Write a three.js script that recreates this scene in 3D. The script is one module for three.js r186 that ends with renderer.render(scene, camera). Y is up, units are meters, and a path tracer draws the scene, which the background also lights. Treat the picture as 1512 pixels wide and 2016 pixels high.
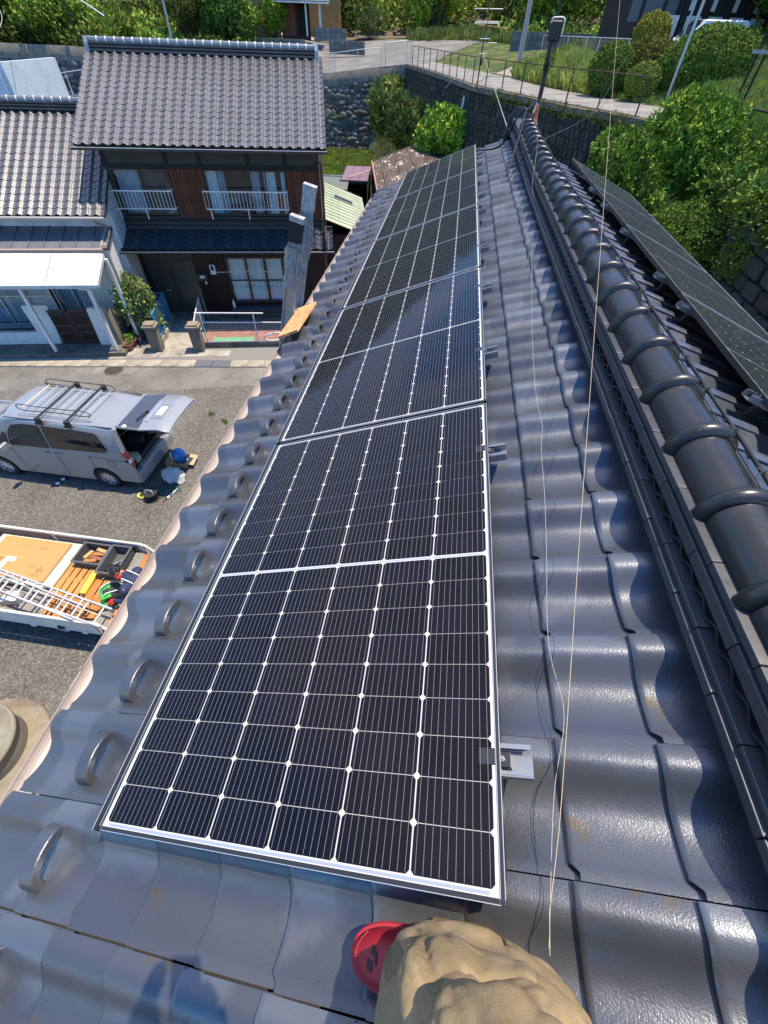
import * as THREE from 'three';
import { RoundedBoxGeometry } from 'three/addons/geometries/RoundedBoxGeometry.js';
import { mergeGeometries } from 'three/addons/utils/BufferGeometryUtils.js';
import { MarchingCubes } from 'three/addons/objects/MarchingCubes.js';
import { Sky } from 'three/addons/objects/Sky.js';

// ---------- camera, sky, sun, exposure ----------
const scene = new THREE.Scene();
const camera = new THREE.PerspectiveCamera(101.62, 768 / 1024, 0.02, 900);
camera.position.set(-0.2655, 7.8746, -0.013);
camera.rotation.set(-0.85667, 0.10543, 0.04159, 'YXZ');
scene.add(camera);
const renderer = new THREE.WebGLRenderer({ antialias: true });
renderer.setSize(768, 1024);
renderer.toneMapping = THREE.LinearToneMapping;
renderer.toneMappingExposure = 1.45;
renderer.shadowMap.enabled = true;
const SUN = new THREE.Vector3(0.27, 0.94, -0.14).normalize();
const sky = new Sky();
sky.name = 'sky';
sky.scale.setScalar(800);
sky.material.uniforms.turbidity.value = 2.2;
sky.material.uniforms.rayleigh.value = 1.4;
sky.material.uniforms.mieCoefficient.value = 0.004;
sky.material.uniforms.sunPosition.value.copy(SUN);
scene.add(sky);
scene.environmentIntensity = 0.15;
const sun = new THREE.DirectionalLight(0xffecd0, 5.0);
sun.position.copy(SUN).multiplyScalar(120).add(new THREE.Vector3(0, 0, -15));
sun.target.position.set(0, 0, -15);
sun.castShadow = true;
sun.shadow.mapSize.set(4096, 4096);
Object.assign(sun.shadow.camera, { left: -70, right: 70, top: 70, bottom: -70, near: 1, far: 320 });
scene.add(sun, sun.target);

// ---------- helpers ----------
let seed = 20240611;
function rnd() { seed = (seed + 0x6D2B79F5) | 0; let t = Math.imul(seed ^ (seed >>> 15), 1 | seed); t = (t + Math.imul(t ^ (t >>> 7), 61 | t)) ^ t; return ((t ^ (t >>> 14)) >>> 0) / 4294967296; }
const rr = (a, b) => a + (b - a) * rnd();
const V = (x, y, z) => new THREE.Vector3(x, y, z);
const PI = Math.PI, R = (d) => d * PI / 180, clamp = THREE.MathUtils.clamp, lerp = THREE.MathUtils.lerp;
const smooth = (a, b, x) => { const t = clamp((x - a) / (b - a), 0, 1); return t * t * (3 - 2 * t); };
const used = {};
function numbered(n) { if (!(n in used)) { used[n] = 0; return n; } used[n]++; return n + '_' + String(used[n]).padStart(3, '0'); }
function tag(o, label, category, group) { o.userData.label = label; if (category) o.userData.category = category; if (group) o.userData.group = group; return o; }
function thing(name, label, category, pos = [0, 0, 0], turn = 0, group) {
  const o = new THREE.Group(); o.name = numbered(name); o.position.set(...pos); o.rotation.y = turn; scene.add(o);
  return tag(o, label, category, group);
}
function mesh(name, g, m, parent = scene) {
  if (Array.isArray(g)) g = merge(g);
  const o = new THREE.Mesh(g, m); o.name = parent === scene ? numbered(name) : name; o.castShadow = o.receiveShadow = true; parent.add(o); return o;
}
function one(name, g, m, label, category, group) { return tag(mesh(name, g, m), label, category, group); }
function stuff(o) { o.userData.kind = 'stuff'; return o; }
function structure(name, g, m) { const o = mesh(name, g, m); o.userData.kind = 'structure'; return o; }
function merge(list) {
  list = list.map((g) => { g = g.index ? g.toNonIndexed() : g; for (const k of Object.keys(g.attributes)) if (!['position', 'normal', 'uv'].includes(k)) g.deleteAttribute(k); if (!g.attributes.normal) g.computeVertexNormals(); if (!g.attributes.uv) boxUV(g); return g; });
  return list.length === 1 ? list[0] : mergeGeometries(list);
}
// uv in metres, by the way each face points
function boxUV(g, s = 1) {
  const p = g.attributes.position, n = g.attributes.normal, uv = new Float32Array(p.count * 2);
  for (let i = 0; i < p.count; i++) {
    const x = p.getX(i), y = p.getY(i), z = p.getZ(i), a = Math.abs(n.getX(i)), b = Math.abs(n.getY(i)), c = Math.abs(n.getZ(i));
    if (b >= a && b >= c) { uv[2 * i] = x * s; uv[2 * i + 1] = z * s; } else if (a >= c) { uv[2 * i] = z * s; uv[2 * i + 1] = y * s; } else { uv[2 * i] = x * s; uv[2 * i + 1] = y * s; }
  }
  g.setAttribute('uv', new THREE.BufferAttribute(uv, 2)); return g;
}
const UNIT = V(1, 1, 1);
function place(g, x, y, z, rx = 0, ry = 0, rz = 0) {
  return g.applyMatrix4(new THREE.Matrix4().compose(V(x, y, z), new THREE.Quaternion().setFromEuler(new THREE.Euler(rx, ry, rz)), UNIT));
}
function box(w, h, d, x = 0, y = 0, z = 0, rx = 0, ry = 0, rz = 0) { const g = boxUV(new THREE.BoxGeometry(w, h, d).toNonIndexed()); return place(g, x, y, z, rx, ry, rz); }
function rbox(w, h, d, x = 0, y = 0, z = 0, r = 0.01, rx = 0, ry = 0, rz = 0) {
  let g = new RoundedBoxGeometry(w, h, d, 1, Math.min(r, w / 2.01, h / 2.01, d / 2.01)); g = g.index ? g.toNonIndexed() : g; return place(boxUV(g), x, y, z, rx, ry, rz);
}
function cyl(r0, r1, h, x = 0, y = 0, z = 0, rx = 0, ry = 0, rz = 0, n = 12) { return place(new THREE.CylinderGeometry(r1, r0, h, n).toNonIndexed(), x, y, z, rx, ry, rz); }
// a straight bar of circular (or n-sided) section between two points
function bar(a, b, r, n = 8, r1 = r) {
  const d = b.clone().sub(a), L = d.length(); const g = new THREE.CylinderGeometry(r1, r, L, n).toNonIndexed();
  g.applyMatrix4(new THREE.Matrix4().compose(a.clone().add(b).multiplyScalar(0.5), new THREE.Quaternion().setFromUnitVectors(V(0, 1, 0), d.normalize()), UNIT)); return g;
}
// a rectangular bar from a to b; up tells which way its height points
function beam(a, b, w, h, up = V(0, 1, 0)) {
  const d = b.clone().sub(a), L = d.length(); d.normalize(); const s = d.clone().cross(up).normalize(), u = s.clone().cross(d).normalize();
  const g = boxUV(new THREE.BoxGeometry(w, h, L).toNonIndexed());
  g.applyMatrix4(new THREE.Matrix4().makeBasis(s, u, d.clone().negate()).setPosition(a.clone().add(b).multiplyScalar(0.5))); return g;
}
function tube(pts, r, n = 40, k = 6, closed = false, tension = 0.5) { return new THREE.TubeGeometry(new THREE.CatmullRomCurve3(pts.map((p) => p.isVector3 ? p : V(...p)), closed, 'centripetal', tension), n, r, k, closed).toNonIndexed(); }
function quad(a, b, c, d, uv) { // corners in order; two triangles facing (b-a)x(d-a)
  const g = new THREE.BufferGeometry(); const P = [a, b, c, a, c, d]; g.setAttribute('position', new THREE.Float32BufferAttribute(P.flatMap((p) => [p.x, p.y, p.z]), 3));
  g.computeVertexNormals(); if (uv) g.setAttribute('uv', new THREE.Float32BufferAttribute([0, 0, uv[0], 0, uv[0], uv[1], 0, 0, uv[0], uv[1], 0, uv[1]], 2)); else boxUV(g); return g;
}
function grid(nu, nv, f, uvf) { // surface f(u,v), 0..1
  const pos = [], uv = [], idx = [];
  for (let j = 0; j <= nv; j++) for (let i = 0; i <= nu; i++) { const p = f(i / nu, j / nv); pos.push(p.x, p.y, p.z); const t = uvf ? uvf(i / nu, j / nv) : [i / nu, j / nv]; uv.push(t[0], t[1]); }
  for (let j = 0; j < nv; j++) for (let i = 0; i < nu; i++) { const a = j * (nu + 1) + i, b = a + 1, c = a + nu + 1, d = c + 1; idx.push(a, b, d, a, d, c); }
  const g = new THREE.BufferGeometry(); g.setAttribute('position', new THREE.Float32BufferAttribute(pos, 3)); g.setAttribute('uv', new THREE.Float32BufferAttribute(uv, 2)); g.setIndex(idx); g.computeVertexNormals(); return g;
}
function extrude(pts, depth, bevel = 0, holes = []) { // outline in x,y pushed along z
  const s = new THREE.Shape(pts.map((p) => new THREE.Vector2(...p))); for (const h of holes) s.holes.push(new THREE.Path(h.map((p) => new THREE.Vector2(...p))));
  const g = new THREE.ExtrudeGeometry(s, { depth, bevelEnabled: bevel > 0, bevelThickness: bevel, bevelSize: bevel, bevelSegments: 1, curveSegments: 8 }); return boxUV(g.index ? g.toNonIndexed() : g);
}
const _m = new THREE.Matrix4();
function xf(g, m) { g = g.clone(); return g.applyMatrix4(m); }
function moved(g, x, y, z) { return g.translate(x, y, z); }
// after building a thing in world places, put its own origin at p
function rebase(o, p) { for (const c of o.children) c.position.sub(p); o.position.copy(p); return o; }

// ---------- textures: periodic value noise ----------
function lattice(n, sd) { const a = new Float32Array(n * n); let s = sd * 7919 + 13; for (let i = 0; i < a.length; i++) { s = (Math.imul(s, 1664525) + 1013904223) | 0; a[i] = ((s >>> 8) & 0xffff) / 65535; } return (x, y) => { x = ((x % n) + n) % n; y = ((y % n) + n) % n; const x0 = x | 0, y0 = y | 0, x1 = (x0 + 1) % n, y1 = (y0 + 1) % n; let u = x - x0, v = y - y0; u = u * u * (3 - 2 * u); v = v * v * (3 - 2 * v); return (a[y0 * n + x0] * (1 - u) + a[y0 * n + x1] * u) * (1 - v) + (a[y1 * n + x0] * (1 - u) + a[y1 * n + x1] * u) * v; }; }
function fbm(sd, base, oct) { const L = []; for (let k = 0; k < oct; k++) L.push(lattice(base << k, sd + k * 17)); return (u, v) => { let s = 0, w = 0.5, t = 0; for (let k = 0; k < oct; k++) { s += w * L[k](u * (base << k), v * (base << k)); t += w; w *= 0.5; } return s / t; }; }
function tex(n, size, f, srgb = true) { // f(u,v) -> [r,g,b] (sRGB 0..1 when srgb) ; size = metres per repeat
  const d = new Uint8Array(n * n * 4); for (let j = 0; j < n; j++) for (let i = 0; i < n; i++) { const c = f(i / n, j / n); const k = (j * n + i) * 4; d[k] = clamp(c[0], 0, 1) * 255; d[k + 1] = clamp(c[1], 0, 1) * 255; d[k + 2] = clamp(c[2], 0, 1) * 255; d[k + 3] = 255; }
  const t = new THREE.DataTexture(d, n, n); t.wrapS = t.wrapT = THREE.RepeatWrapping; t.magFilter = THREE.LinearFilter; t.minFilter = THREE.LinearMipmapLinearFilter; t.generateMipmaps = true; if (srgb) t.colorSpace = THREE.SRGBColorSpace; t.repeat.set(1 / size, 1 / size); t.needsUpdate = true; return t;
}
function again(t, size, sy = size) { const c = t.clone(); c.repeat.set(1 / size, 1 / sy); c.needsUpdate = true; return c; }
const N1 = fbm(3, 4, 6), N2 = fbm(41, 8, 5), N3 = fbm(97, 32, 4), N4 = fbm(151, 64, 3);
// neutral mottling maps (multiplied with a colour)
const mottle = (amt, n1 = N1, n2 = N3, k = 0.5) => (u, v) => { const a = n1(u, v) * (1 - k) + n2(u, v) * k; const c = 1 - amt + amt * 2 * (a - 0.5) + amt * 0.5; return [c, c, c]; };
const T = {
  soft: tex(512, 2, mottle(0.14)), rough: tex(512, 1, mottle(0.3, N1, N4, 0.6)),
  fineBump: tex(512, 0.12, (u, v) => { const c = N3(u, v) * 0.6 + N4(u, v) * 0.4; return [c, c, c]; }, false),
  coarseBump: tex(512, 1, (u, v) => { const c = N2(u, v) * 0.5 + N4(u, v) * 0.5; return [c, c, c]; }, false),
};
function mat(col, rough, opt = {}) { const m = new THREE.MeshStandardMaterial({ roughness: rough, metalness: 0, ...opt }); m.color.setRGB(...col); return m; }
function pmat(col, rough, opt = {}) { const m = new THREE.MeshPhysicalMaterial({ roughness: rough, metalness: 0, ...opt }); m.color.setRGB(...col); return m; }

// ---------- the house under our feet: two tiled slopes, a tall ridge, gutter ----------
const AL = 0.362314, TP = 0.281, LP = 0.2285, ZJ = -0.064, RX = 0.622; // pitch, tile width, course, first joint, ridge line
const PANEL_Y = 6.75;
// roof frames: x along the ridge, y off the slope, z down the slope; origin at the upper panel edge
const ML = new THREE.Matrix4().makeBasis(V(0, 0, 1), V(-Math.sin(AL), Math.cos(AL), 0), V(-Math.cos(AL), -Math.sin(AL), 0)).setPosition(0, PANEL_Y, 0);
const MR = new THREE.Matrix4().makeBasis(V(0, 0, -1), V(Math.sin(AL), Math.cos(AL), 0), V(Math.cos(AL), -Math.sin(AL), 0)).setPosition(2 * RX, PANEL_Y, 0);
const onL = (w, z, n) => V(z, n, w).applyMatrix4(ML), onR = (w, z, n) => V(-z, n, w).applyMatrix4(MR);
const TA = 0.058; // height of the roll
const TH = [[0, 0.8], [0.08, 0.94], [0.16, 1], [0.23, 0.93], [0.3, 0.68], [0.38, 0.3], [0.46, 0.09], [0.56, 0], [0.7, 0.07], [0.85, 0.32], [1, 0.7]];
function tileH(ph) { let i = 0; while (i < TH.length - 2 && ph > TH[i + 1][0]) i++; const g = (k) => TH[clamp(k, 0, TH.length - 1)], a = g(i), b = g(i + 1), t = clamp((ph - a[0]) / (b[0] - a[0]), 0, 1), m = (k) => (g(k + 1)[1] - g(k - 1)[1]) / (g(k + 1)[0] - g(k - 1)[0] || 1), h = b[0] - a[0]; return TA * ((2 * t ** 3 - 3 * t * t + 1) * a[1] + (t ** 3 - 2 * t * t + t) * h * m(i) + (-2 * t ** 3 + 3 * t * t) * b[1] + (t ** 3 - t * t) * h * m(i + 1)); }
function tileGeo(lip, lat = 1, nx = 20, W = TP, L = LP, notch = true, up = 0.05, th = 0.02, A = 1) {
  const pos = [], uv = [], idx = []; const rows = [[-up, 0], [L * 0.45, 0], [L - 0.016, 0], [L - 0.005, 0.0012], [L, 0.006]]; const du = rnd() * 3, dv = rnd() * 3;
  const X = []; for (let i = 0; i <= nx; i++) X.push(i / nx); X[0] = 0.012;
  const put = (x, y, z, u, v) => { pos.push(x, y, z); uv.push(u + du, v + dv); return pos.length / 3 - 1; };
  const hz = (ph, z, drop) => A * tileH(ph) - 0.017 * (1 - z / L) - drop - (ph > 0.97 ? 0.004 : 0);
  const top = rows.map(([z, dr]) => X.map((ph) => { const zz = notch && ph > 0.93 && z > L - 0.03 ? Math.min(z, L - 0.022) : z; return put(ph * W, hz(ph, z, dr), zz, ph * W, zz); }));
  for (let j = 0; j < rows.length - 1; j++) for (let i = 0; i < nx; i++) { const a = top[j][i], b = top[j][i + 1], c = top[j + 1][i], d = top[j + 1][i + 1]; idx.push(a, c, b, b, c, d); }
  // lower edge
  const e0 = X.map((ph) => put(ph * W, hz(ph, L, 0.006), notch && ph > 0.93 ? L - 0.022 : L, ph * W, L)), e1 = X.map((ph) => put(ph * W, hz(ph, L, 0) - th - lip, notch && ph > 0.93 ? L - 0.022 : L - 0.003, ph * W, L + 0.02 + lip));
  for (let i = 0; i < nx; i++) idx.push(e0[i], e1[i], e0[i + 1], e0[i + 1], e1[i], e1[i + 1]);
  // side edge at the lap
  const s0 = rows.map(([z, dr]) => put(X[0] * W, hz(X[0], z, dr), z, 0, z)), s1 = rows.map(([z, dr]) => put(X[0] * W + 0.002, hz(X[0], z, dr) - 0.012, z, 0.012, z));
  for (let j = 0; j < rows.length - 1; j++) idx.push(s0[j], s1[j + 1], s0[j + 1], s0[j], s1[j], s1[j + 1]);
  const g = new THREE.BufferGeometry(); g.setAttribute('position', new THREE.Float32BufferAttribute(pos, 3)); g.setAttribute('uv', new THREE.Float32BufferAttribute(uv, 2)); g.setIndex(idx); g.computeVertexNormals(); return g;
}
// dark glazed-clay look: fine orange peel, faint scuffs and dust specks
const scuff = fbm(61, 6, 5), speck = lattice(256, 77);
const tileMap = tex(1024, 1.6, (u, v) => { const a = N1(u, v), b = scuff(u, v), s = speck(u * 256, v * 256); const dust = smooth(0.56, 0.72, b) * 0.16; const c = 0.92 + 0.16 * (a - 0.5) + dust; const w = s > 0.985 ? 0.5 : 0, mud = smooth(0.64, 0.74, N2(u + 0.37, v + 0.61)) * smooth(0.45, 0.62, N4(u, v)) * 0.32; return [(c * 0.93 + dust * 0.3 + w) * (1 + mud * 0.3), (c * 0.93 + dust * 0.16 + w) * (1 - mud * 0.05), (c * 0.94 + w) * (1 - mud * 0.5)]; });
const tileRough = tex(512, 0.8, (u, v) => { const a = scuff(u, v) * 0.5 + N3(u, v) * 0.5; const c = 0.72 + 0.55 * (a - 0.4); return [c, c, c]; }, false);
const M = {};
M.tile = [0, 1, 2].map((k) => mat([0.15 + 0.013 * k, 0.167 + 0.013 * k, 0.195 + 0.012 * k], 0.42, { map: tileMap, roughnessMap: tileRough, bumpMap: T.fineBump, bumpScale: 0.0006, metalness: 0.6 }));
M.tileRidge = mat([0.05, 0.053, 0.058], 0.36, { map: tileMap, roughnessMap: tileRough, bumpMap: T.fineBump, bumpScale: 0.0004, metalness: 0.3 });
M.noshi = [0, 1].map((k) => mat([0.085 + 0.012 * k, 0.092 + 0.012 * k, 0.104 + 0.012 * k], 0.5, { map: tileMap, roughnessMap: tileRough, metalness: 0.25 }));
M.plaster = mat([0.62, 0.6, 0.55], 0.9, { map: T.soft, bumpMap: T.coarseBump, bumpScale: 0.002 });
M.mortar = mat([0.03, 0.03, 0.032], 0.95);
M.gutter = mat([0.42, 0.365, 0.345], 0.5, { map: T.soft });
M.darkWood = mat([0.06, 0.035, 0.022], 0.75, { map: T.rough });
const house = thing('tiled_house', 'tiled house in the foreground carrying solar panels on both slopes of its roof', 'house', [RX, 0, -3.2]);
const HB = V(RX, 0, -3.2), toHouse = new THREE.Matrix4().makeTranslation(-RX, 0, 3.2);
function housePart(name, g, m) { const o = mesh(name, Array.isArray(g) ? merge(g) : g, m, house); o.geometry.applyMatrix4(toHouse); return o; }
housePart('wall', [box(3.3, 5.55, 11.4, RX, 2.77, -3.2)], M.plaster);
housePart('gable_wall', [extrude([[-1.65, 0], [1.65, 0], [0, 0.62]], 11.4)].map((g) => place(g, RX, 5.551, -8.9)), M.plaster);
housePart('eave_board', [-1, 1].map((s) => { const g = box(2.26, 0.04, 12.0); return place(g, RX + s * 1.06, 6.275, -3.1, 0, 0, -s * AL); }), M.darkWood);
function slope(Mx, side) {
  const root = mesh('roof_slope', [place(box(12.0, 0.02, 2.38), side > 0 ? -3.1 : 3.1, -0.215, 0.53)], M.mortar, house); root.geometry.applyMatrix4(Mx).applyMatrix4(toHouse);
  const geos = [tileGeo(0), tileGeo(0), tileGeo(0), tileGeo(0)], eave = [tileGeo(0.012, 1, 20, TP, LP + 0.055), tileGeo(0.012, 1, 20, TP, LP + 0.055)]; const rest = [];
  for (let k = -1; k <= 8; k++) for (let j = -10; j <= 32; j++) {
    const xa = side > 0 ? ZJ - TP * j : -ZJ + TP * (j - 1); const z0 = -0.134 + LP * (k - 1); // lower edge at z0 + LP
    const low = z0 + LP; const end = k === 8; const g = end ? eave[(j + 20) % 2] : geos[(j * 7 + k * 3 + 80) % 4];
    const m = Mx.clone().multiply(new THREE.Matrix4().makeTranslation(xa, -0.165 + rr(-0.0015, 0.0015), z0 + rr(-0.002, 0.002)).multiply(new THREE.Matrix4().makeRotationY(rr(-0.006, 0.006))));
    let own; if (side > 0) own = j >= -3 && ((k >= -1 && k <= 0) || (k >= 6) || (j <= 1)); else own = (k === -1 || k === 0) && j >= 3 && j < 30;
    if (j < -3) own = false;
    if (own) { const t = new THREE.Mesh(g, M.tile[(j * 5 + k * 11 + 90) % 3]); t.name = 'roof_tile'; t.castShadow = t.receiveShadow = true; t.applyMatrix4(toHouse.clone().multiply(m)); root.add(t); }
    else rest.push(xf(g, toHouse.clone().multiply(m)));
  }
  if (rest.length) stuff(mesh('roof_tile', rest, M.tile[0], root));
  return root;
}
const leftSlope = slope(ML, 1), rightSlope = slope(MR, -1);
// snow guards: upright loops standing on the second course from the eave
{
  const outer = [], inner = []; const n = 16; for (let i = 0; i <= n; i++) { const a = PI * i / n; outer.push([-Math.cos(a) * 0.086, Math.pow(Math.sin(a), 0.75) * 0.066]); inner.unshift([-Math.cos(a) * 0.063, Math.pow(Math.sin(a), 0.75) * 0.046]); }
  const g = extrude([...outer, ...inner], 0.05, 0.003); g.translate(0, 0, -0.025);
  for (let j = -3; j <= 31; j++) { const o = new THREE.Mesh(g, M.tile[(j + 5) % 3]); o.name = 'snow_guard'; o.castShadow = o.receiveShadow = true;
    const m = ML.clone().multiply(new THREE.Matrix4().makeTranslation(ZJ - TP * j + 0.147, -0.156, 1.442).multiply(new THREE.Matrix4().makeRotationFromEuler(new THREE.Euler(-0.08, rr(-0.05, 0.05), 0)))); o.applyMatrix4(toHouse.clone().multiply(m)); leftSlope.add(o); }
}
// ridge: mortar core, two courses each side, a row of wave pieces, two more courses, round caps with rings
{
  const core = housePart('ridge_core', [box(0.17, 0.34, 11.6, RX, 6.83, -2.75)], M.mortar);
  const sori = (z) => 0.055 * smooth(-5.2, -8.2, z); // the ridge lifts a little toward its far end
  const Ls = 0.27;
  const layers = [[0.147, 6.856, 0.028, 0.1], [0.136, 6.885, 0.018, 0.13], [0.115, 6.938, 0.038, 0.09], [0.11, 6.981, 0.024, 0.11]];
  for (const [hw, y, t, w] of layers) for (const s of [-1, 1]) {
    const g = rbox(w, t, Ls - 0.002, 0, 0, 0, 0.003); const rest = [];
    for (let k = -10; k <= 31; k++) { const z = -k * Ls - 0.6 + (y * 7 % 1) * 0.2 - 0.4 + 0.5; const p = V(RX + s * (hw - w / 2), y + t / 2 + sori(z) + rr(-0.0012, 0.0012), z);
      if (s < 0 && k >= -3) { const o = new THREE.Mesh(g, M.noshi[(k + 20) % 2]); o.name = 'ridge_course_tile'; o.castShadow = o.receiveShadow = true; o.position.copy(p).sub(HB); o.rotation.set(0, rr(-0.004, 0.004), -s * 0.03); core.add(o); } else rest.push(xf(g, new THREE.Matrix4().makeTranslation(p.x - HB.x, p.y - HB.y, p.z - HB.z))); }
    stuff(mesh('ridge_course_tile', rest, M.noshi[0], core));
  }
  // wave pieces between the courses
  const wg = grid(24, 1, (u, v) => V(-0.03 + v * 0.05, Math.sin(u * PI * 2 * 3) * 0.01, (u - 0.5) * Ls), (u, v) => [u * 0.27, v * 0.05]);
  const wg2 = grid(24, 1, (u, v) => V(-0.03, Math.sin(u * PI * 2 * 3) * 0.01 - v * 0.009, (u - 0.5) * Ls), (u, v) => [u * 0.27, v * 0.05]);
  const wave = merge([wg, wg2]);
  const restW = []; for (let k = -10; k <= 31; k++) for (const s of [-1, 1]) { const z = -k * Ls - 0.47; const m = new THREE.Matrix4().makeRotationY(s < 0 ? 0 : PI).setPosition(RX + s * 0.081 - HB.x, 6.922 + sori(z), z - HB.z);
    if (s < 0 && k >= -2) { const o = new THREE.Mesh(wave, M.tileRidge); o.name = 'ridge_wave_tile'; o.castShadow = o.receiveShadow = true; o.applyMatrix4(m); core.add(o); } else restW.push(xf(wave, m)); }
  stuff(mesh('ridge_wave_tile', restW, M.tileRidge, core));
  // caps: half barrel, rolled ring at the near end
  const pitch = 0.282; const barrel = new THREE.LatheGeometry([[0.07, -0.139], [0.081, -0.132], [0.08, 0.14]].map((p) => new THREE.Vector2(...p)), 22, -PI / 2 - 0.12, PI + 0.24);
  boxUV(barrel); const ring = []; for (let i = 0; i <= 6; i++) { const a = PI * i / 6; ring.push(new THREE.Vector2(0.079 + 0.027 * Math.sin(a), -0.112 - Math.cos(a) * 0.026)); }
  const ringG = new THREE.LatheGeometry(ring, 22, -PI / 2 - 0.15, PI + 0.3); boxUV(ringG);
  // lathe axis y -> along +z, opening down
  const cap = merge([barrel, ringG]); cap.applyMatrix4(new THREE.Matrix4().makeRotationX(-PI / 2));

  for (let k = -9; k <= 26; k++) { const z = -1.18 - 0.112 - (k - 3) * pitch; const o = new THREE.Mesh(cap, M.tileRidge); o.name = 'ridge_cap_tile'; o.castShadow = o.receiveShadow = true; const kz = z - 0.0; o.position.set(RX - HB.x, 7.012 + sori(kz) + rr(-0.0015, 0.0015), kz - HB.z); o.rotation.set(0, rr(-0.008, 0.008), rr(-0.02, 0.02)); core.add(o); }
  // end ornament closing the ridge at the far end
  const orn = extrude([[-0.17, 0], [0.17, 0], [0.19, 0.1], [0.15, 0.2], [0.16, 0.3], [0.1, 0.36], [0.06, 0.42], [-0.06, 0.42], [-0.1, 0.36], [-0.16, 0.3], [-0.15, 0.2], [-0.19, 0.1]], 0.07, 0.015); housePart('ridge_end_ornament', place(orn, RX, 6.74, -8.98), M.tileRidge);
}
// eave gutter
{
  const prof = []; for (let i = 0; i <= 10; i++) { const a = PI + PI * i / 10; prof.push([Math.cos(a) * 0.052, Math.sin(a) * 0.05]); } for (let i = 10; i >= 0; i--) { const a = PI + PI * i / 10; prof.push([Math.cos(a) * 0.048, Math.sin(a) * 0.046 + 0.001]); }
  const g = place(extrude(prof, 11.8), -1.645, 5.9, -9.05); const gut = housePart('gutter', g, M.gutter);
  const bm = mat([0.25, 0.22, 0.2], 0.5, { metalness: 0.6 }); for (let z = 1; z > -9; z -= 0.62) mesh('gutter_bracket', xf(box(0.012, 0.012, 0.02, -1.7, 5.9, z - 0.3), toHouse), bm, gut);
  for (const z of [-0.55, -4.2]) { const j = mesh('gutter_joint', xf(place(extrude(prof.map(([a, b]) => [a * 1.06, b * 1.08]), 0.1), -1.645, 5.9, z), toHouse), M.gutter, gut); }
}

// ---------- solar panels ----------
M.cell = [0, 1, 2].map((k) => pmat([0.003 + 0.001 * k, 0.003 + 0.0008 * k, 0.0065 + 0.0022 * k], 0.5, { specularIntensity: 0.15, clearcoat: 0.42, clearcoatRoughness: 0.05, map: T.soft }));
M.backsheet = pmat([0.55, 0.56, 0.56], 0.5, { clearcoat: 0.5, clearcoatRoughness: 0.045 });
M.bus = mat([0.36, 0.36, 0.34], 0.4, { metalness: 0.4 });
M.ribbon = mat([0.36, 0.42, 0.5], 0.35, { metalness: 0.3 });
M.frame = mat([0.05, 0.055, 0.062], 0.38, { metalness: 0.6 });
M.black = mat([0.012, 0.012, 0.013], 0.5);
M.galv = mat([0.42, 0.46, 0.49], 0.34, { metalness: 0.75, map: T.soft });
const PW = 1.134, PL = 1.722, PP = 1.7385;
const cellG = (() => { const a = 0.0895, b = 0.0455, c = 0.0075; const g = new THREE.ShapeGeometry(new THREE.Shape([[-a + c, -b], [a - c, -b], [a, -b + c], [a, b - c], [a - c, b], [-a + c, b], [-a, b - c], [-a, -b + c]].map((p) => new THREE.Vector2(...p)))); g.applyMatrix4(new THREE.Matrix4().makeRotationX(-PI / 2)).applyMatrix4(new THREE.Matrix4().makeRotationY(PI / 2)); return boxUV(g.toNonIndexed()); })();
const panelParts = (() => {
  const fw = 0.011, fh = 0.032; const fr = [];
  for (const s of [-1, 1]) { fr.push(rbox(PL, fh, fw, 0, -fh / 2 + 0.0015, s * (PW / 2 - fw / 2), 0.0015), rbox(fw, fh, PW - 2 * fw - 0.0004, s * (PL / 2 - fw / 2), -fh / 2 + 0.001, 0, 0.0015)); }
  const edge = []; for (const s of [-1, 1]) { edge.push(box(PL - 0.02, 0.0012, 0.0016, 0, 0.0016, s * (PW / 2 - 0.0012)), box(PL - 0.02, 0.0012, 0.0014, 0, 0.0012, s * (PW / 2 - fw + 0.0002)), box(0.0014, 0.0012, PW - 0.02, s * (PL / 2 - 0.0012), 0.0011, 0)); }
  const back = box(PL - 2 * fw, 0.006, PW - 2 * fw, 0, -0.0035, 0);
  const cx = [], cz = []; for (let i = 0; i < 18; i++) { const half = i < 9 ? -1 : 1; const k = i < 9 ? 8 - i : i - 9; cx.push(half * (0.006 + 0.0462 + k * 0.0925)); } for (let j = 0; j < 6; j++) cz.push((j - 2.5) * 0.1828);
  const bus = []; for (let j = 0; j < 6; j++) for (let b = 0; b < 10; b++) for (const s of [-1, 1]) bus.push(box(0.828, 0.0003, 0.0007, s * 0.4215, 0.0009, cz[j] + (b - 4.5) * 0.0178));
  const rib = [box(0.004, 0.0004, 1.07, 0, 0.0003, 0), box(0.006, 0.0004, 1.07, 0.8445, 0.0003, 0), box(0.006, 0.0004, 1.07, -0.8445, 0.0003, 0)];
  return { frame: merge(fr), edge: merge(edge), back, bus: merge(bus), rib, cx, cz };
})();
M.edge = mat([0.6, 0.62, 0.63], 0.35, { metalness: 0.6 });
function panelProto() {
  const t = new THREE.Group(); t.name = 'solar_panel';
  const p = panelParts; mesh('frame', p.frame, M.frame, t); mesh('frame_edge', p.edge, M.edge, t); const back = mesh('backsheet', p.back, M.backsheet, t);
  p.cx.forEach((x, i) => p.cz.forEach((z, j) => { const c = new THREE.Mesh(cellG, M.cell[(i * 7 + j * 5 + (i * j) % 3) % 3]); c.name = 'cell'; c.receiveShadow = true; c.position.set(x, 0.0005, z); c.rotation.x = rr(-0.0006, 0.0006); back.add(c); }));
  stuff(mesh('busbar', p.bus, M.bus, back)); for (const rg of p.rib) mesh('ribbon', rg, M.ribbon, back);
  return t;
}
const proto = panelProto(); let firstPanel = true;
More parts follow.
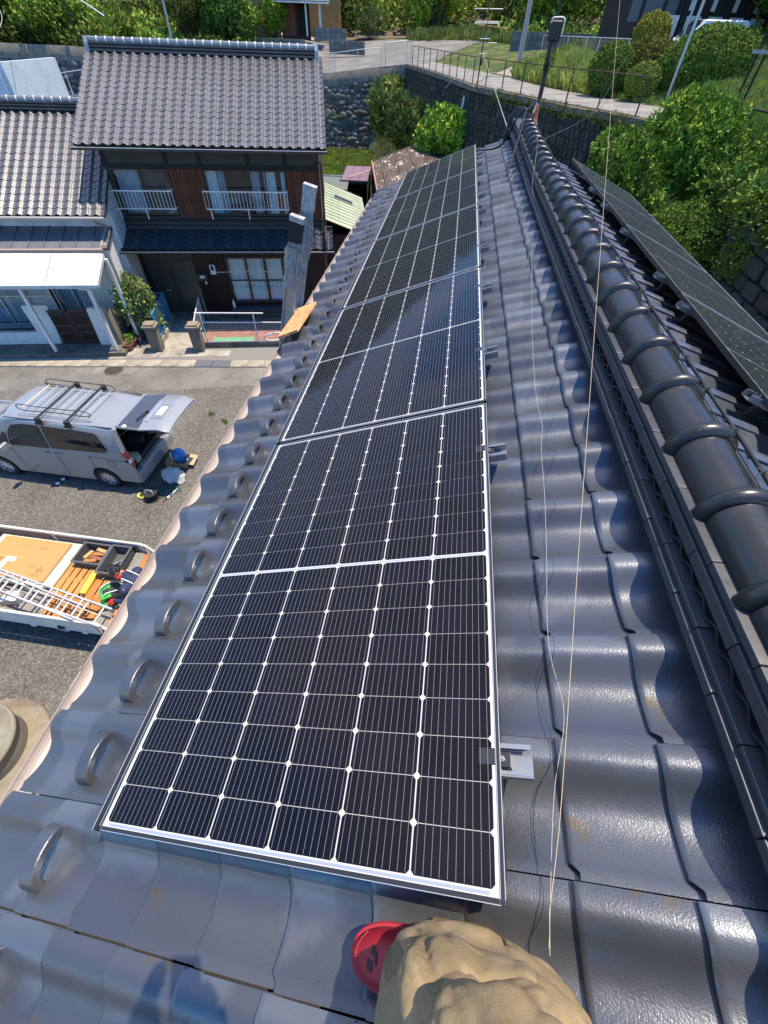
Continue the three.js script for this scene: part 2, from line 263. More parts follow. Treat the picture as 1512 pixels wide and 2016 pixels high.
function addPanel(Mx, x, z, label, group) {
  const o = firstPanel ? proto : proto.clone(); firstPanel = false; o.name = numbered('solar_panel'); o.position.set(0, 0, 0); o.quaternion.identity();
  o.applyMatrix4(Mx.clone().multiply(new THREE.Matrix4().makeTranslation(x, 0, z))); scene.add(o); return tag(o, label, 'solar panel', group);
}
const lab = ['nearest solar panel of the long row, beside the worker in khaki trousers', 'second solar panel from the near end of the left row', 'third and middle solar panel of the left row', 'fourth solar panel from the near end of the left row', 'farthest solar panel of the left row, at the end of the roof'];
for (let k = 0; k < 5; k++) addPanel(ML, -(PL / 2 + k * PP), PW / 2 - 0.011, lab[k], 'solar panels on the left slope');
const labR = ['solar panel on the shaded slope beyond the ridge, cut by the right picture edge', 'second solar panel on the slope beyond the ridge, counted from the right edge', 'third solar panel on the slope beyond the ridge, counted from the right edge', 'farthest solar panel on the slope beyond the ridge, below the bushes'];
const zR = [-3.65, -5.3885, -7.127]; 
addPanel(MR, 1.9115 + PL / 2 - 0.0, 0.318 + PW / 2, labR[0], 'solar panels beyond the ridge');
for (let k = 0; k < 3; k++) addPanel(MR, -zR[k] + PL / 2, 0.318 + PW / 2, labR[k + 1], 'solar panels beyond the ridge');
// black edge cover along the lower side of the left row
for (let k = 0; k < 5; k++) { const o = one('panel_edge_cover', [place(box(PP - 0.012, 0.034, 0.006), 0, -0.016, 0), place(box(PP - 0.012, 0.005, 0.022), 0, -0.001, -0.008), place(box(PP - 0.012, 0.004, 0.02), 0, -0.026, 0.013)], M.black, `black edge cover along the lower side of ${['the nearest', 'the second', 'the third', 'the fourth', 'the farthest'][k]} panel of the left row`, 'edge cover', 'edge covers below the left panels');
  o.applyMatrix4(ML.clone().multiply(new THREE.Matrix4().makeTranslation(-(PL / 2 + k * PP), 0, PW - 0.011 + 0.022)));
  const wire = mesh('edge_line', [box(PP - 0.012, 0.0014, 0.0022, 0, 0.0022, -0.0025), box(PP - 0.012, 0.0014, 0.002, 0, -0.0232, 0.0215)], M.edge, o); }
// short galvanised rails with clamps showing at the upper side
function railProto() {
  const t = new THREE.Group();
  mesh('rail', [box(0.064, 0.003, 0.35, 0, -0.0015, 0.08), box(0.003, 0.032, 0.35, -0.0335, 0.0145, 0.08), box(0.003, 0.032, 0.35, 0.0335, 0.0145, 0.08), box(0.008, 0.003, 0.35, -0.0275, 0.032, 0.08), box(0.008, 0.003, 0.35, 0.0275, 0.032, 0.08)], M.galv, t);
  mesh('clamp', [rbox(0.034, 0.03, 0.045, 0, 0.016, -0.025, 0.002), rbox(0.036, 0.004, 0.04, 0, 0.051, 0.006, 0.0015), box(0.036, 0.03, 0.003, 0, 0.035, -0.006)], M.frame, t);
  mesh('bolt', [cyl(0.007, 0.007, 0.008, 0, 0.034, -0.028, 0, 0, 0, 6), cyl(0.0035, 0.0035, 0.016, 0, 0.036, -0.028, 0, 0, 0, 8)], M.galv, t);
  mesh('foot', [box(0.03, 0.07, 0.05, 0.0, -0.04, 0.03)], M.black, t);
  return t;
}
const rail0 = railProto(); let firstRail = true;
function addRail(Mx, x, w, label, group) { const o = firstRail ? rail0 : rail0.clone(); firstRail = false; o.name = numbered('mounting_rail'); o.position.set(0, 0, 0); o.quaternion.identity(); o.applyMatrix4(Mx.clone().multiply(new THREE.Matrix4().makeTranslation(x, -0.052, w))); scene.add(o); tag(o, label, 'rail', group); }
const ordn = ['nearest', 'second', 'third', 'fourth', 'fifth', 'sixth', 'seventh', 'eighth', 'ninth', 'tenth', 'farthest'];
const zl = [-0.262, -1.4, -2.24, -3.12, -3.95, -5.05, -5.65, -6.75, -7.34, -8.4];
zl.forEach((z, i) => addRail(ML, z, 0.015, `rail end with clamp above the left panels, ${i === 9 ? 'farthest of ten' : ordn[i] + ' from the near end'}`, 'rail ends along the left panels'));
[-2.247, -3.4, -3.98, -5.17, -6.14, -6.9].forEach((z, i) => addRail(MR, -z, 0.318 + 0.025, `rail end above the panels beyond the ridge, ${i === 5 ? 'farthest of six' : ordn[i] + ' from the near end'}`, 'rail ends beyond the ridge'));

// ---------- ground, road, kerb drain ----------
const HT = R(13), HU = V(Math.cos(HT), 0, -Math.sin(HT)), HV = V(-Math.sin(HT), 0, -Math.cos(HT)), HO = V(-10.81, 0, -15.94);
const hp = (s, h, d) => HO.clone().addScaledVector(HU, s).addScaledVector(HV, d).setY(h); // along the street, up, away from us
const gravelTex = (() => { const cells = fbm(11, 64, 3), g = lattice(256, 5), g2 = lattice(512, 6); return tex(1024, 3, (u, v) => { const a = N1(u, v), b = g(u * 256, v * 256), c = g2(u * 512, v * 512), n = cells(u, v); let k = 0.42 + 0.12 * (a - 0.5) + 0.22 * (b - 0.5) + 0.2 * (c - 0.5) + 0.16 * (n - 0.5); if (b > 0.88 && c > 0.42) k += 0.26; return [k * 1.0, k * 0.985, k * 0.94]; }); })();
const gravelBump = tex(1024, 3, (u, v) => { const c = 0.5 + 0.5 * (N4(u, v) - 0.5) + 0.5 * (N3(u, v) - 0.5); return [c, c, c]; }, false);
const asphaltTex = tex(512, 4, (u, v) => { const k = 0.5 + 0.22 * (N1(u, v) - 0.5) + 0.12 * (N4(u, v) - 0.5) + 0.06 * (N2(u, v) - 0.5); return [k, k * 0.985, k * 0.94]; });
const concTex = tex(512, 2.5, (u, v) => { const k = 0.62 + 0.24 * (N1(u, v) - 0.5) + 0.1 * (N4(u, v) - 0.5) - 0.1 * smooth(0.56, 0.72, N2(u, v)); return [k, k * 0.97, k * 0.9]; });
const dirtTex = tex(512, 2.2, (u, v) => { const k = 0.62 + 0.3 * (N2(u, v) - 0.5) + 0.14 * (N4(u, v) - 0.5); return [k, k * 0.85, k * 0.64]; });
const grassTex = tex(512, 3, (u, v) => { const a = N1(u, v), b = N4(u, v); const y = smooth(0.45, 0.65, a); return [0.3 + 0.2 * y + 0.2 * (b - 0.5), 0.42 + 0.1 * y + 0.22 * (b - 0.5), 0.15 + 0.06 * y + 0.1 * (b - 0.5)]; });
M.gravel = mat([0.74, 0.73, 0.72], 0.95, { map: gravelTex, bumpMap: gravelBump, bumpScale: 0.012 });
M.asphalt = mat([0.75, 0.75, 0.75], 0.93, { map: asphaltTex, bumpMap: T.coarseBump, bumpScale: 0.003 });
M.conc = mat([0.95, 0.95, 0.95], 0.92, { map: concTex, bumpMap: T.coarseBump, bumpScale: 0.002 });
M.concDark = mat([0.42, 0.41, 0.4], 0.93, { map: concTex, bumpMap: T.coarseBump, bumpScale: 0.002 });
M.dirt = mat([0.95, 0.95, 0.95], 0.97, { map: dirtTex, bumpMap: T.coarseBump, bumpScale: 0.006 });
M.turf = mat([0.8, 0.85, 0.8], 0.97, { map: grassTex, bumpMap: T.coarseBump, bumpScale: 0.01 });
function sheet(name, pts, y, m) { const s = new THREE.Shape(pts.map((p) => new THREE.Vector2(p.x, -p.z))); const g = new THREE.ShapeGeometry(s, 4).toNonIndexed(); g.rotateX(-PI / 2); g.translate(0, y, 0); boxUV(g); return structure(name, g, m); }
const hq = (s, d) => hp(s, 0, d);
structure('ground', boxUV(place(new THREE.PlaneGeometry(900, 900).toNonIndexed(), 0, 0, -100, -PI / 2)), M.turf);
sheet('parking_yard', [V(-32, 0, -9.2), V(-14.5, 0, -9.75), V(-8.5, 0, -10.9), V(-6.2, 0, -11.6), V(3, 0, -13.6), V(3, 0, 6), V(-32, 0, 6)], 0.008, M.gravel);
{ // road strip along the drain, behind the gravel
  sheet('road', [V(-32, 0, -9.2), V(-14.5, 0, -9.75), V(-8.5, 0, -10.9), V(-6.2, 0, -11.6), V(3, 0, -13.6), V(3, 0, -14.6), V(-5.83, 0, -12.83), V(-14.9, 0, -11.15), V(-32, 0, -8.0 - 0.05)].map((p) => p), 0.004, M.asphalt);
}
sheet('street', [V(-60, 0, -3.3), V(-14.77, 0, -11.14), V(-5.83, 0, -12.81), V(12, 0, -16.1), V(12, 0, -11), V(-60, 0, 2)], 0.002, M.asphalt);
{ // drain: concrete covers laid end to end, one steel grate
  const a = V(-14.96, 0.0, -11.38), b = V(-5.9, 0, -13.02), d = b.clone().sub(a).normalize(); const ry = Math.atan2(-d.z, d.x);
  const drain = structure('drain_channel', beam(a.clone().addScaledVector(d, -12).setY(-0.05), b.clone().addScaledVector(d, 6).setY(-0.05), 0.5, 0.1), M.concDark);
  const g = rbox(0.588, 0.06, 0.44, 0, 0, 0, 0.012), mats = [0, 1, 2].map((k) => mat([0.98 - k * 0.08, 0.95 - k * 0.08, 0.86 - k * 0.08], 0.92, { map: concTex }));
  const iron = mat([0.16, 0.18, 0.2], 0.6, { metalness: 0.5 });
  for (let k = -8; k < 22; k++) { const p = a.clone().addScaledVector(d, k * 0.6 + 0.3); const gr = k === 11 || k === 12; const o = new THREE.Mesh(g, gr ? iron : mats[Math.floor(rnd() * 3)]); o.name = gr ? 'drain_grate' : 'drain_cover'; o.castShadow = o.receiveShadow = true; o.position.set(p.x, 0.012 + rr(-0.003, 0.003), p.z); o.rotation.set(rr(-0.006, 0.006), ry, rr(-0.004, 0.004)); drain.add(o); }
}
sheet('pavement', [hq(-9, -3.35), hq(-1.75, -3.32), hq(2.6, -3.3), hq(2.6, -2.9), hq(-1.4, -2.6), hq(-9, -2.2)], 0.006, M.conc);
sheet('entrance_path', [hq(0.05, -2.9), hq(1.4, -2.95), hq(1.32, -0.75), hq(1.32, 0.5), hq(-0.6, 0.5), hq(0.05, -0.75)], 0.012, M.conc);
{ const m = one('manhole_cover', [cyl(0.3, 0.3, 0.03, 0, 0, 0, 0, 0, 0, 28)], mat([0.1, 0.085, 0.075], 0.7, { metalness: 0.4, map: T.rough }), 'round iron manhole cover in the road before the white house', 'manhole cover'); m.position.set(-10.98, 0.005, -11.68); const rm = mesh('rim', [place(new THREE.TorusGeometry(0.31, 0.016, 6, 28).toNonIndexed(), 0, 0.01, 0, PI / 2)], mat([0.16, 0.14, 0.12], 0.8), m);
  sheet('road_patch', [V(-11.7, 0, -11.3), V(-10.3, 0, -11.55), V(-10.25, 0, -12.0), V(-11.65, 0, -11.78)], 0.0065, mat([0.92, 0.9, 0.86], 0.93, { map: asphaltTex })); }

// ---------- neighbours' roofs ----------
M.silver = [0, 1, 2].map((k) => mat([0.155 + 0.008 * k, 0.157 + 0.008 * k, 0.165 + 0.008 * k], 0.36, { map: T.soft, metalness: 0.4 }));
M.indigo = mat([0.075, 0.085, 0.105], 0.32, { map: tileMap, metalness: 0.4 });  // deep blue of tiles in shade, put into the colour of these roof parts
function tiledRoof(parent, x0, x1, yE, zE, yR, zR, cols, rows, mats, most, boardM) {
  const dz = zE - zR, dy = yR - yE, L = Math.hypot(dz, dy), s = dy / L, c = dz / L, W = (x1 - x0) / cols, lp = L / rows;
  const B = new THREE.Matrix4().makeBasis(V(1, 0, 0), V(0, c, s), V(0, -s, c)).setPosition(x0, yR, zR);
  const root = mesh('roof_slope', [xf(box(x1 - x0 - 0.02, 0.05, L - 0.03, (x1 - x0) / 2, -0.05, L / 2), B)], boardM || M.darkWood, parent);
  const gs = [0, 1].map(() => tileGeo(0, 1, 10, W, lp, false, 0.03, 0.022, 1)), rest = []; let n = 0;
  for (let r = rows - 1; r >= 0; r--) for (let k = 0; k < cols; k++) {
    const m = B.clone().multiply(new THREE.Matrix4().makeTranslation(k * W, 0.0 + rr(-0.002, 0.002), r * lp + rr(-0.003, 0.003)));
    if (n < most) { const o = new THREE.Mesh(gs[n % 2], mats[Math.floor(rnd() * mats.length)]); o.name = 'roof_tile'; o.castShadow = o.receiveShadow = true; o.applyMatrix4(m); root.add(o); n++; } else rest.push(xf(gs[(n++) % 2], m));
  }
  if (rest.length) stuff(mesh('roof_tile', rest, mats[0], root));
  return root;
}
M.capLight = mat([0.28, 0.32, 0.36], 0.35, { metalness: 0.4, map: tileMap });
M.joint = mat([0.75, 0.77, 0.76], 0.7);
function ridgeLine(parent, x0, x1, y, z, n, lift = 0) { // stacked courses with round caps and pale cap joints
  const core = mesh('ridge', [box(x1 - x0, 0.2, 0.2, (x0 + x1) / 2, y + 0.08, z)], M.mortar, parent);
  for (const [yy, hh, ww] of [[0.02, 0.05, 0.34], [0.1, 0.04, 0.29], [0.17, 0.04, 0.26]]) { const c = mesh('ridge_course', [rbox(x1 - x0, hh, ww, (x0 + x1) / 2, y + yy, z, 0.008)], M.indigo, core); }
  const w = (x1 - x0) / n; const g = new THREE.CylinderGeometry(0.085, 0.085, w - 0.03, 14, 1, true, -PI / 2, PI); g.rotateZ(PI / 2); g.rotateX(-PI / 2 + PI / 2); boxUV(g);
  const full = new THREE.CylinderGeometry(0.085, 0.085, w - 0.012, 14).toNonIndexed(); full.rotateZ(PI / 2); boxUV(full);
  const jg = new THREE.CylinderGeometry(0.094, 0.094, 0.03, 14).toNonIndexed(); jg.rotateZ(PI / 2);
  for (let k = 0; k < n; k++) { const o = new THREE.Mesh(full, M.capLight); o.name = 'ridge_cap'; o.castShadow = o.receiveShadow = true; o.position.set(x0 + (k + 0.5) * w, y + 0.225, z); core.add(o); const j = new THREE.Mesh(jg, M.joint); j.name = 'ridge_cap_ring'; j.castShadow = true; j.position.set(x0 + (k + 1) * w, y + 0.228, z); core.add(j); }
  return core;
}
// wood planks, windows
const woodTex = (base, vary, n = 512) => tex(n, 1, (u, v) => { const w = N1(u * 1, v * 0.12) * 6 + N2(u, v * 0.1) * 3; const g = 0.5 + 0.5 * Math.sin(w * 9 + u * 40); const k = 1 + vary * ((g - 0.5) * 0.7 + (N4(u, v * 0.15) - 0.5) * 1.1); return base.map((c) => c * k); });
const plankTex = woodTex([0.4, 0.24, 0.14], 0.5), paleWoodTex = woodTex([0.78, 0.62, 0.42], 0.22);
M.plank = mat([1.0, 0.74, 0.58], 0.75, { map: again(plankTex, 0.8, 1) }); M.plank2 = mat([0.7, 0.5, 0.4], 0.75, { map: again(plankTex, 0.8, 1) });
M.paleWood = mat([0.95, 0.92, 0.88], 0.7, { map: paleWoodTex });
M.glass = pmat([0.85, 0.92, 0.95], 0.03, { transmission: 1, thickness: 0, ior: 1.5 });
M.curtain = mat([0.72, 0.76, 0.76], 0.9, { side: THREE.DoubleSide }); M.curtain2 = mat([0.36, 0.42, 0.48], 0.9);
M.alu = mat([0.62, 0.64, 0.65], 0.4, { metalness: 0.6 }); M.white = mat([0.78, 0.78, 0.76], 0.5, { map: T.soft }); M.brownAlu = mat([0.06, 0.042, 0.034], 0.5, { metalness: 0.3 });
M.redWood = mat([0.12, 0.035, 0.025], 0.7, { map: again(plankTex, 1.2, 1) });
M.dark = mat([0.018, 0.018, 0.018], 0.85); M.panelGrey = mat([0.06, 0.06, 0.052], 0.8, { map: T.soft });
function curtain(w, h, x, y, z, m, folds = 9) { return grid(folds * 6, 1, (u, v) => V(x + u * w, y + v * h, z + Math.sin(u * folds * 2 * PI) * 0.022 + Math.sin(u * 17) * 0.01), (u, v) => [u * w, v * h]); }
function windowUnit(parent, x0, x1, y0, y1, z, cols, rows, frameM, curtains = [], depth = 0.07, bar = 0.035) {
  const w = x1 - x0, h = y1 - y0, fr = [box(w, bar, depth, (x0 + x1) / 2, y1 - bar / 2, z), box(w, bar, depth, (x0 + x1) / 2, y0 + bar / 2, z), box(bar, h - 2 * bar, depth, x0 + bar / 2, (y0 + y1) / 2, z), box(bar, h - 2 * bar, depth, x1 - bar / 2, (y0 + y1) / 2, z)];
  const iw = w - 2 * bar, cw = iw / cols; for (let k = 1; k < cols; k++) fr.push(box(bar * 1.2, h - 2 * bar, depth * 0.8, x0 + bar + k * cw, (y0 + y1) / 2, z)); for (let r = 1; r < rows; r++) fr.push(box(iw, bar * 0.8, depth * 0.6, (x0 + x1) / 2, y0 + bar + (h - 2 * bar) * r / rows, z + 0.004));
  const root = mesh('window', fr, frameM, parent);
  for (let k = 0; k < cols; k++) mesh('pane', [box(cw - 0.03, h - 2 * bar, 0.006, x0 + bar + (k + 0.5) * cw, (y0 + y1) / 2, z - 0.012 + (k % 2) * 0.02)], M.glass, root);
  for (const [a, b, m, lo = 0] of curtains) mesh('curtain', [curtain((b - a) * w, h * (1 - lo) - 0.04, x0 + a * w, y0 + 0.02 + lo * h, z - 0.14, m, Math.max(3, Math.round((b - a) * w * 8)))], m, root);
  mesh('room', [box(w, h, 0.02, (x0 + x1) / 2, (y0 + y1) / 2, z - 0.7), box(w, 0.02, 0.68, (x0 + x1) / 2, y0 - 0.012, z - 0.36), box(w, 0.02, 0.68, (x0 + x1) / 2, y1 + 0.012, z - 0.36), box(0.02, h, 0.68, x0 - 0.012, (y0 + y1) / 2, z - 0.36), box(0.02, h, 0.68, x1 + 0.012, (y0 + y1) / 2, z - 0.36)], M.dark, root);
  return root;
}
function railing(parent, x0, x1, yb, yt, z, n, m) {
  const root = mesh('railing', [beam(V(x0, yt, z), V(x1, yt, z), 0.035, 0.035), beam(V(x0, yb, z), V(x1, yb, z), 0.03, 0.03), box(0.03, 0.3, 0.02, x0 + 0.15, yb - 0.15, z), box(0.03, 0.3, 0.02, (x0 + x1) / 2, yb - 0.15, z), box(0.03, 0.03, 0.28, x0 + 0.02, yb, z - 0.14), box(0.03, 0.03, 0.28, x1 - 0.02, yb, z - 0.14), box(0.03, 0.03, 0.28, x0 + 0.02, yt, z - 0.14), box(0.03, 0.03, 0.28, x1 - 0.02, yt, z - 0.14)], m, parent);
  const g = box(0.014, yt - yb, 0.014); for (let k = 0; k <= n; k++) { const o = new THREE.Mesh(g, m); o.name = 'baluster'; o.castShadow = true; o.position.set(lerp(x0 + 0.015, x1 - 0.015, k / n), (yb + yt) / 2, z); root.add(o); }
  return root;
}
// ---------- the brown two-storey house across the street ----------
const inn = thing('brown_house', 'two-storey dark timber house with silver tile roof and two white balcony rails', 'house', [HO.x, 0, HO.z], HT);
{
  const H = inn;
  // walls with real openings: built as bands round the windows (front face at z = 0)
  const wallGs = [], bx = (x0, x1, y0, y1, z0 = -0.14, z1 = 0) => box(x1 - x0, y1 - y0, z1 - z0, (x0 + x1) / 2, (y0 + y1) / 2, (z0 + z1) / 2);
  mesh('wall', [bx(-0.62, 6.2, 3.0, 3.42), bx(-0.62, -0.5, 3.42, 4.74), bx(1.3, 2.4, 3.42, 4.74, -0.14, -0.03), bx(5.08, 6.2, 3.42, 4.74, -0.14, -0.03), bx(-0.62, 6.2, 4.74, 5.55)], M.panelGrey, H);
  mesh('wall', [box(0.12, 5.5, 7, -0.56, 2.75, -3.65), box(0.12, 5.5, 7, 6.14, 2.75, -3.65), box(6.5, 5.5, 0.12, 2.8, 2.75, -7.1)], M.darkWood, H);
  mesh('beam', [bx(-0.64, 6.22, 4.74, 4.84, -0.02, 0.035), bx(-0.64, 6.22, 3.28, 3.36, -0.02, 0.05), bx(-0.64, 6.22, 3.1, 3.18, -0.02, 0.03)], M.dark, H);
  for (const x of [-0.58, 1.32, 2.36, 3.9, 5.1, 6.14]) mesh('post', [box(0.11, 0.72, 0.05, x, 5.19, 0.012)], M.dark, H);
  mesh('gable', [extrude([[-0.9, 5.45], [-4.45, 5.45], [-2.7, 7.2]].map(([z, y]) => [z, y]), 0.1).rotateY(-PI / 2).translate(-0.5, 0, 0), extrude([[0.6, 5.35], [-6.1, 5.35], [-2.7, 7.16]], 0.1).rotateY(-PI / 2).translate(6.1, 0, 0)], M.darkWood, H);
  mesh('soffit', [box(7.3, 0.04, 0.85, 2.8, 5.36, 0.46)], M.darkWood, H);
  tiledRoof(H, -0.93, 6.5, 5.43, 0.92, 7.22, -2.6, 26, 17, M.silver, 300);
  { const back = mesh('roof_slope', [beam(V(2.78, 7.2, -2.62), V(2.78, 5.4, -6.3), 7.42, 0.08)], M.silver[0], H); }
  ridgeLine(H, -0.75, 6.28, 7.2, -2.62, 26);
  mesh('ridge_end', [extrude([[-0.2, 0], [0.2, 0], [0.16, 0.25], [0.07, 0.38], [-0.07, 0.38], [-0.16, 0.25]], 0.09, 0.012).rotateY(PI / 2).translate(-0.86, 7.12, -2.62)], M.capLight, H);
  mesh('ridge_end', [extrude([[-0.2, 0], [0.2, 0], [0.16, 0.25], [0.07, 0.38], [-0.07, 0.38], [-0.16, 0.25]], 0.09, 0.012).rotateY(PI / 2).translate(6.28, 7.12, -2.62)], M.capLight, H);
  mesh('gutter', [box(7.5, 0.06, 0.09, 2.78, 5.34, 0.98)], M.brownAlu, H); mesh('gutter_edge', [box(7.5, 0.012, 0.012, 2.78, 5.376, 1.03)], M.joint, H);
  // plank panels
  for (const [a, b] of [[1.33, 2.38], [5.1, 6.18]]) { const p = mesh('plank_panel', [box(b - a, 1.36, 0.01, (a + b) / 2, 4.05, -0.02)], M.dark, H); const n = 9, w = (b - a) / n; for (let k = 0; k < n; k++) { const o = mesh('plank', [rbox(w - 0.012, 1.36, 0.022, a + (k + 0.5) * w, 4.05 + rr(-0.01, 0.01), rr(-0.004, 0.006), 0.004)], rnd() < 0.6 ? M.plank : M.plank2, p); } }
  windowUnit(H, -0.5, 1.3, 3.46, 4.72, -0.03, 2, 1, M.brownAlu, [[0.02, 0.42, M.curtain2], [0.46, 0.9, M.panelGrey]]);
  windowUnit(H, 2.4, 5.08, 3.46, 4.72, -0.03, 4, 1, M.brownAlu, [[0.01, 0.14, M.curtain], [0.15, 0.24, M.curtain2], [0.56, 0.66, M.curtain2], [0.72, 0.86, M.curtain], [0.93, 0.99, M.curtain]]);
  railing(H, -0.7, 1.32, 3.7, 4.19, 0.26, 17, M.white); railing(H, 2.3, 5.1, 3.7, 4.19, 0.26, 24, M.white);
  // lower roof
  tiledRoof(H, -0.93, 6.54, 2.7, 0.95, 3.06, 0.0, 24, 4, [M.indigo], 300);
  mesh('flashing', [box(7.5, 0.1, 0.06, 2.8, 3.1, 0.03)], M.panelGrey, H); mesh('gutter', [box(7.55, 0.055, 0.08, 2.8, 2.61, 1.0)], M.brownAlu, H); mesh('gutter_edge', [box(7.55, 0.012, 0.012, 2.8, 2.642, 1.045)], M.joint, H);
  mesh('ceiling', [box(7.4, 0.03, 0.95, 2.8, 2.62, 0.46)], M.darkWood, H);
  // ground floor
  mesh('wall', [bx(-0.62, -0.52, 0, 3.0), bx(1.26, 2.42, 0, 3.0), bx(5.3, 6.2, 0, 3.0), bx(2.42, 5.3, 2.14, 3.0), bx(2.42, 5.3, 0, 0.5), bx(-0.52, 1.26, 2.3, 3.0)], M.redWood, H);
  { // sliding lattice doors, a little set back
    const d = mesh('entrance_door', [box(1.78, 0.06, 0.1, 0.37, 2.0, -0.06), box(0.05, 2.0, 0.1, -0.5, 1.0, -0.06), box(0.05, 2.0, 0.1, 1.24, 1.0, -0.06), box(0.07, 1.96, 0.06, 0.37, 0.99, -0.05)], M.brownAlu, H);
    mesh('pane', [box(1.7, 1.9, 0.01, 0.37, 1.0, -0.1)], mat([0.05, 0.055, 0.048], 0.25), d); mesh('transom', [box(1.74, 0.26, 0.02, 0.37, 2.16, -0.05)], M.panelGrey, d);
    const slat = box(0.02, 1.9, 0.025), sm = mat([0.1, 0.1, 0.085], 0.5, { metalness: 0.3 }); for (let k = 0; k < 22; k++) { const o = new THREE.Mesh(slat, sm); o.name = 'slat'; o.castShadow = true; o.position.set(-0.43 + k * 0.077, 1.0, -0.08); d.add(o); }
    mesh('handle', [box(0.2, 0.022, 0.03, 0.05, 0.98, -0.045)], M.alu, d); mesh('sill', [box(1.8, 0.12, 0.5, 0.37, 0.06, 0.2)], M.concDark, H);
  }
  windowUnit(H, 2.44, 5.3, 0.52, 2.14, -0.03, 4, 2, M.brownAlu, [[0.02, 0.24, M.curtain], [0.27, 0.48, M.curtain], [0.52, 0.74, M.curtain], [0.77, 0.98, M.curtain]], 0.08, 0.05);
  { const e = mesh('veranda_bench', [box(2.5, 0.05, 0.04, 3.6, 0.33, 0.44), box(0.06, 0.36, 0.06, 2.45, 0.18, 0.4), box(0.06, 0.36, 0.06, 4.7, 0.18, 0.4)], M.darkWood, H); const pl = rbox(0.1, 0.03, 0.42, 0, 0, 0, 0.004), pm = mat([0.07, 0.075, 0.08], 0.7); for (let k = 0; k < 23; k++) { const o = new THREE.Mesh(pl, pm); o.name = 'plank'; o.castShadow = o.receiveShadow = true; o.position.set(2.42 + k * 0.106, 0.37, 0.24); e.add(o); } }
  mesh('foundation', [box(6.8, 0.16, 0.2, 2.8, 0.08, 0.06)], M.concDark, H);
  // meter, mailbox, pipes
  { const e = mesh('electricity_meter', [rbox(0.2, 0.34, 0.12, 1.95, 1.76, 0.08, 0.02)], M.white, H); mesh('meter_window', [box(0.1, 0.16, 0.01, 1.95, 1.82, 0.145)], M.dark, e); }
  mesh('mailbox', [rbox(0.36, 0.24, 0.12, 1.5, 1.5, 0.07, 0.015)], M.panelGrey, H); mesh('mailbox_plate', [box(0.16, 0.09, 0.008, 1.5, 1.51, 0.135)], M.white, H); mesh('doorbell', [rbox(0.07, 0.12, 0.03, 1.56, 1.27, 0.03, 0.005)], M.white, H);
  for (const [x, dx] of [[1.98, 0.05], [2.05, 0.1], [2.3, 0.0], [2.37, 0.0]]) mesh('pipe', [bar(V(x + dx, 2.6, 0.05), V(x + dx, x > 2.2 ? 0.2 : 1.9, 0.05), 0.014, 8)], M.darkWood, H);
  mesh('curtain_rail', [bar(V(2.1, 1.78, 0.42), V(4.6, 1.8, 0.42), 0.012, 6), bar(V(2.15, 1.78, 0), V(2.15, 1.78, 0.42), 0.01, 6)], M.alu, H);
  // downpipe at the right corner
  const dp = [V(6.1, 5.34, 0.95), V(6.1, 5.1, 0.5), V(6.28, 4.95, 0.25), V(6.3, 3.2, 0.2), V(6.3, 3.0, 1.0), V(6.3, 2.65, 1.02), V(6.28, 2.4, 0.7), V(6.3, 0.1, 0.3)]; mesh('downpipe', dp.slice(1).map((p, i) => bar(dp[i], p, 0.035, 10)), M.brownAlu, H);
}
// lean-to along the right side of the brown house, pale green ribbed metal roof
{
  const lt = thing('lean_to_shed', 'lean-to with pale green ribbed metal roof and skylight beside the dark timber house', 'shed', [HO.x, 0, HO.z], HT);
  const green = [0, 1, 2].map((k) => mat([0.5 - 0.03 * k, 0.55 - 0.02 * k, 0.37 - 0.01 * k], 0.5, { map: T.soft, metalness: 0.1 }));
  const x0 = 6.25, x1 = 8.0, y0 = 3.06, y1 = 2.46, sl = Math.atan2(y0 - y1, x1 - x0), L = Math.hypot(x1 - x0, y0 - y1), n = 13, z0 = -1.25, z1 = -7.05, w = (z0 - z1) / n;
  const B = new THREE.Matrix4().makeRotationZ(-sl).setPosition(x0, y0, 0);
  const rf = mesh('roof', xf(box(L, 0.05, z0 - z1, L / 2, -0.03, (z0 + z1) / 2), B), M.darkWood, lt);
  for (let k = 0; k < n; k++) mesh('roof_sheet', xf(merge([box(L + 0.02, 0.008, w - 0.02, L / 2, 0, z0 - (k + 0.5) * w), box(L + 0.02, 0.035, 0.02, L / 2, 0.012, z0 - (k + 1) * w + 0.012)]), B), green[k % 3], rf);
  mesh('skylight', xf(merge([box(0.9, 0.05, 0.03, 0.85, 0.035, -5.3), box(0.9, 0.05, 0.03, 0.85, 0.035, -4.86), box(0.03, 0.05, 0.41, 0.415, 0.035, -5.08), box(0.03, 0.05, 0.41, 1.285, 0.035, -5.08)]), B), M.alu, rf); mesh('skylight_pane', xf(box(0.83, 0.01, 0.4, 0.85, 0.03, -5.08), B), mat([0.03, 0.035, 0.04], 0.08), rf);
  mesh('wall', [box(0.08, 2.4, 5.6, 7.8, 1.2, -4.15), box(1.6, 2.5, 0.08, 7.02, 1.25, -1.4), box(1.6, 2.5, 0.08, 7.02, 1.25, -6.9)], M.darkWood, lt);
}

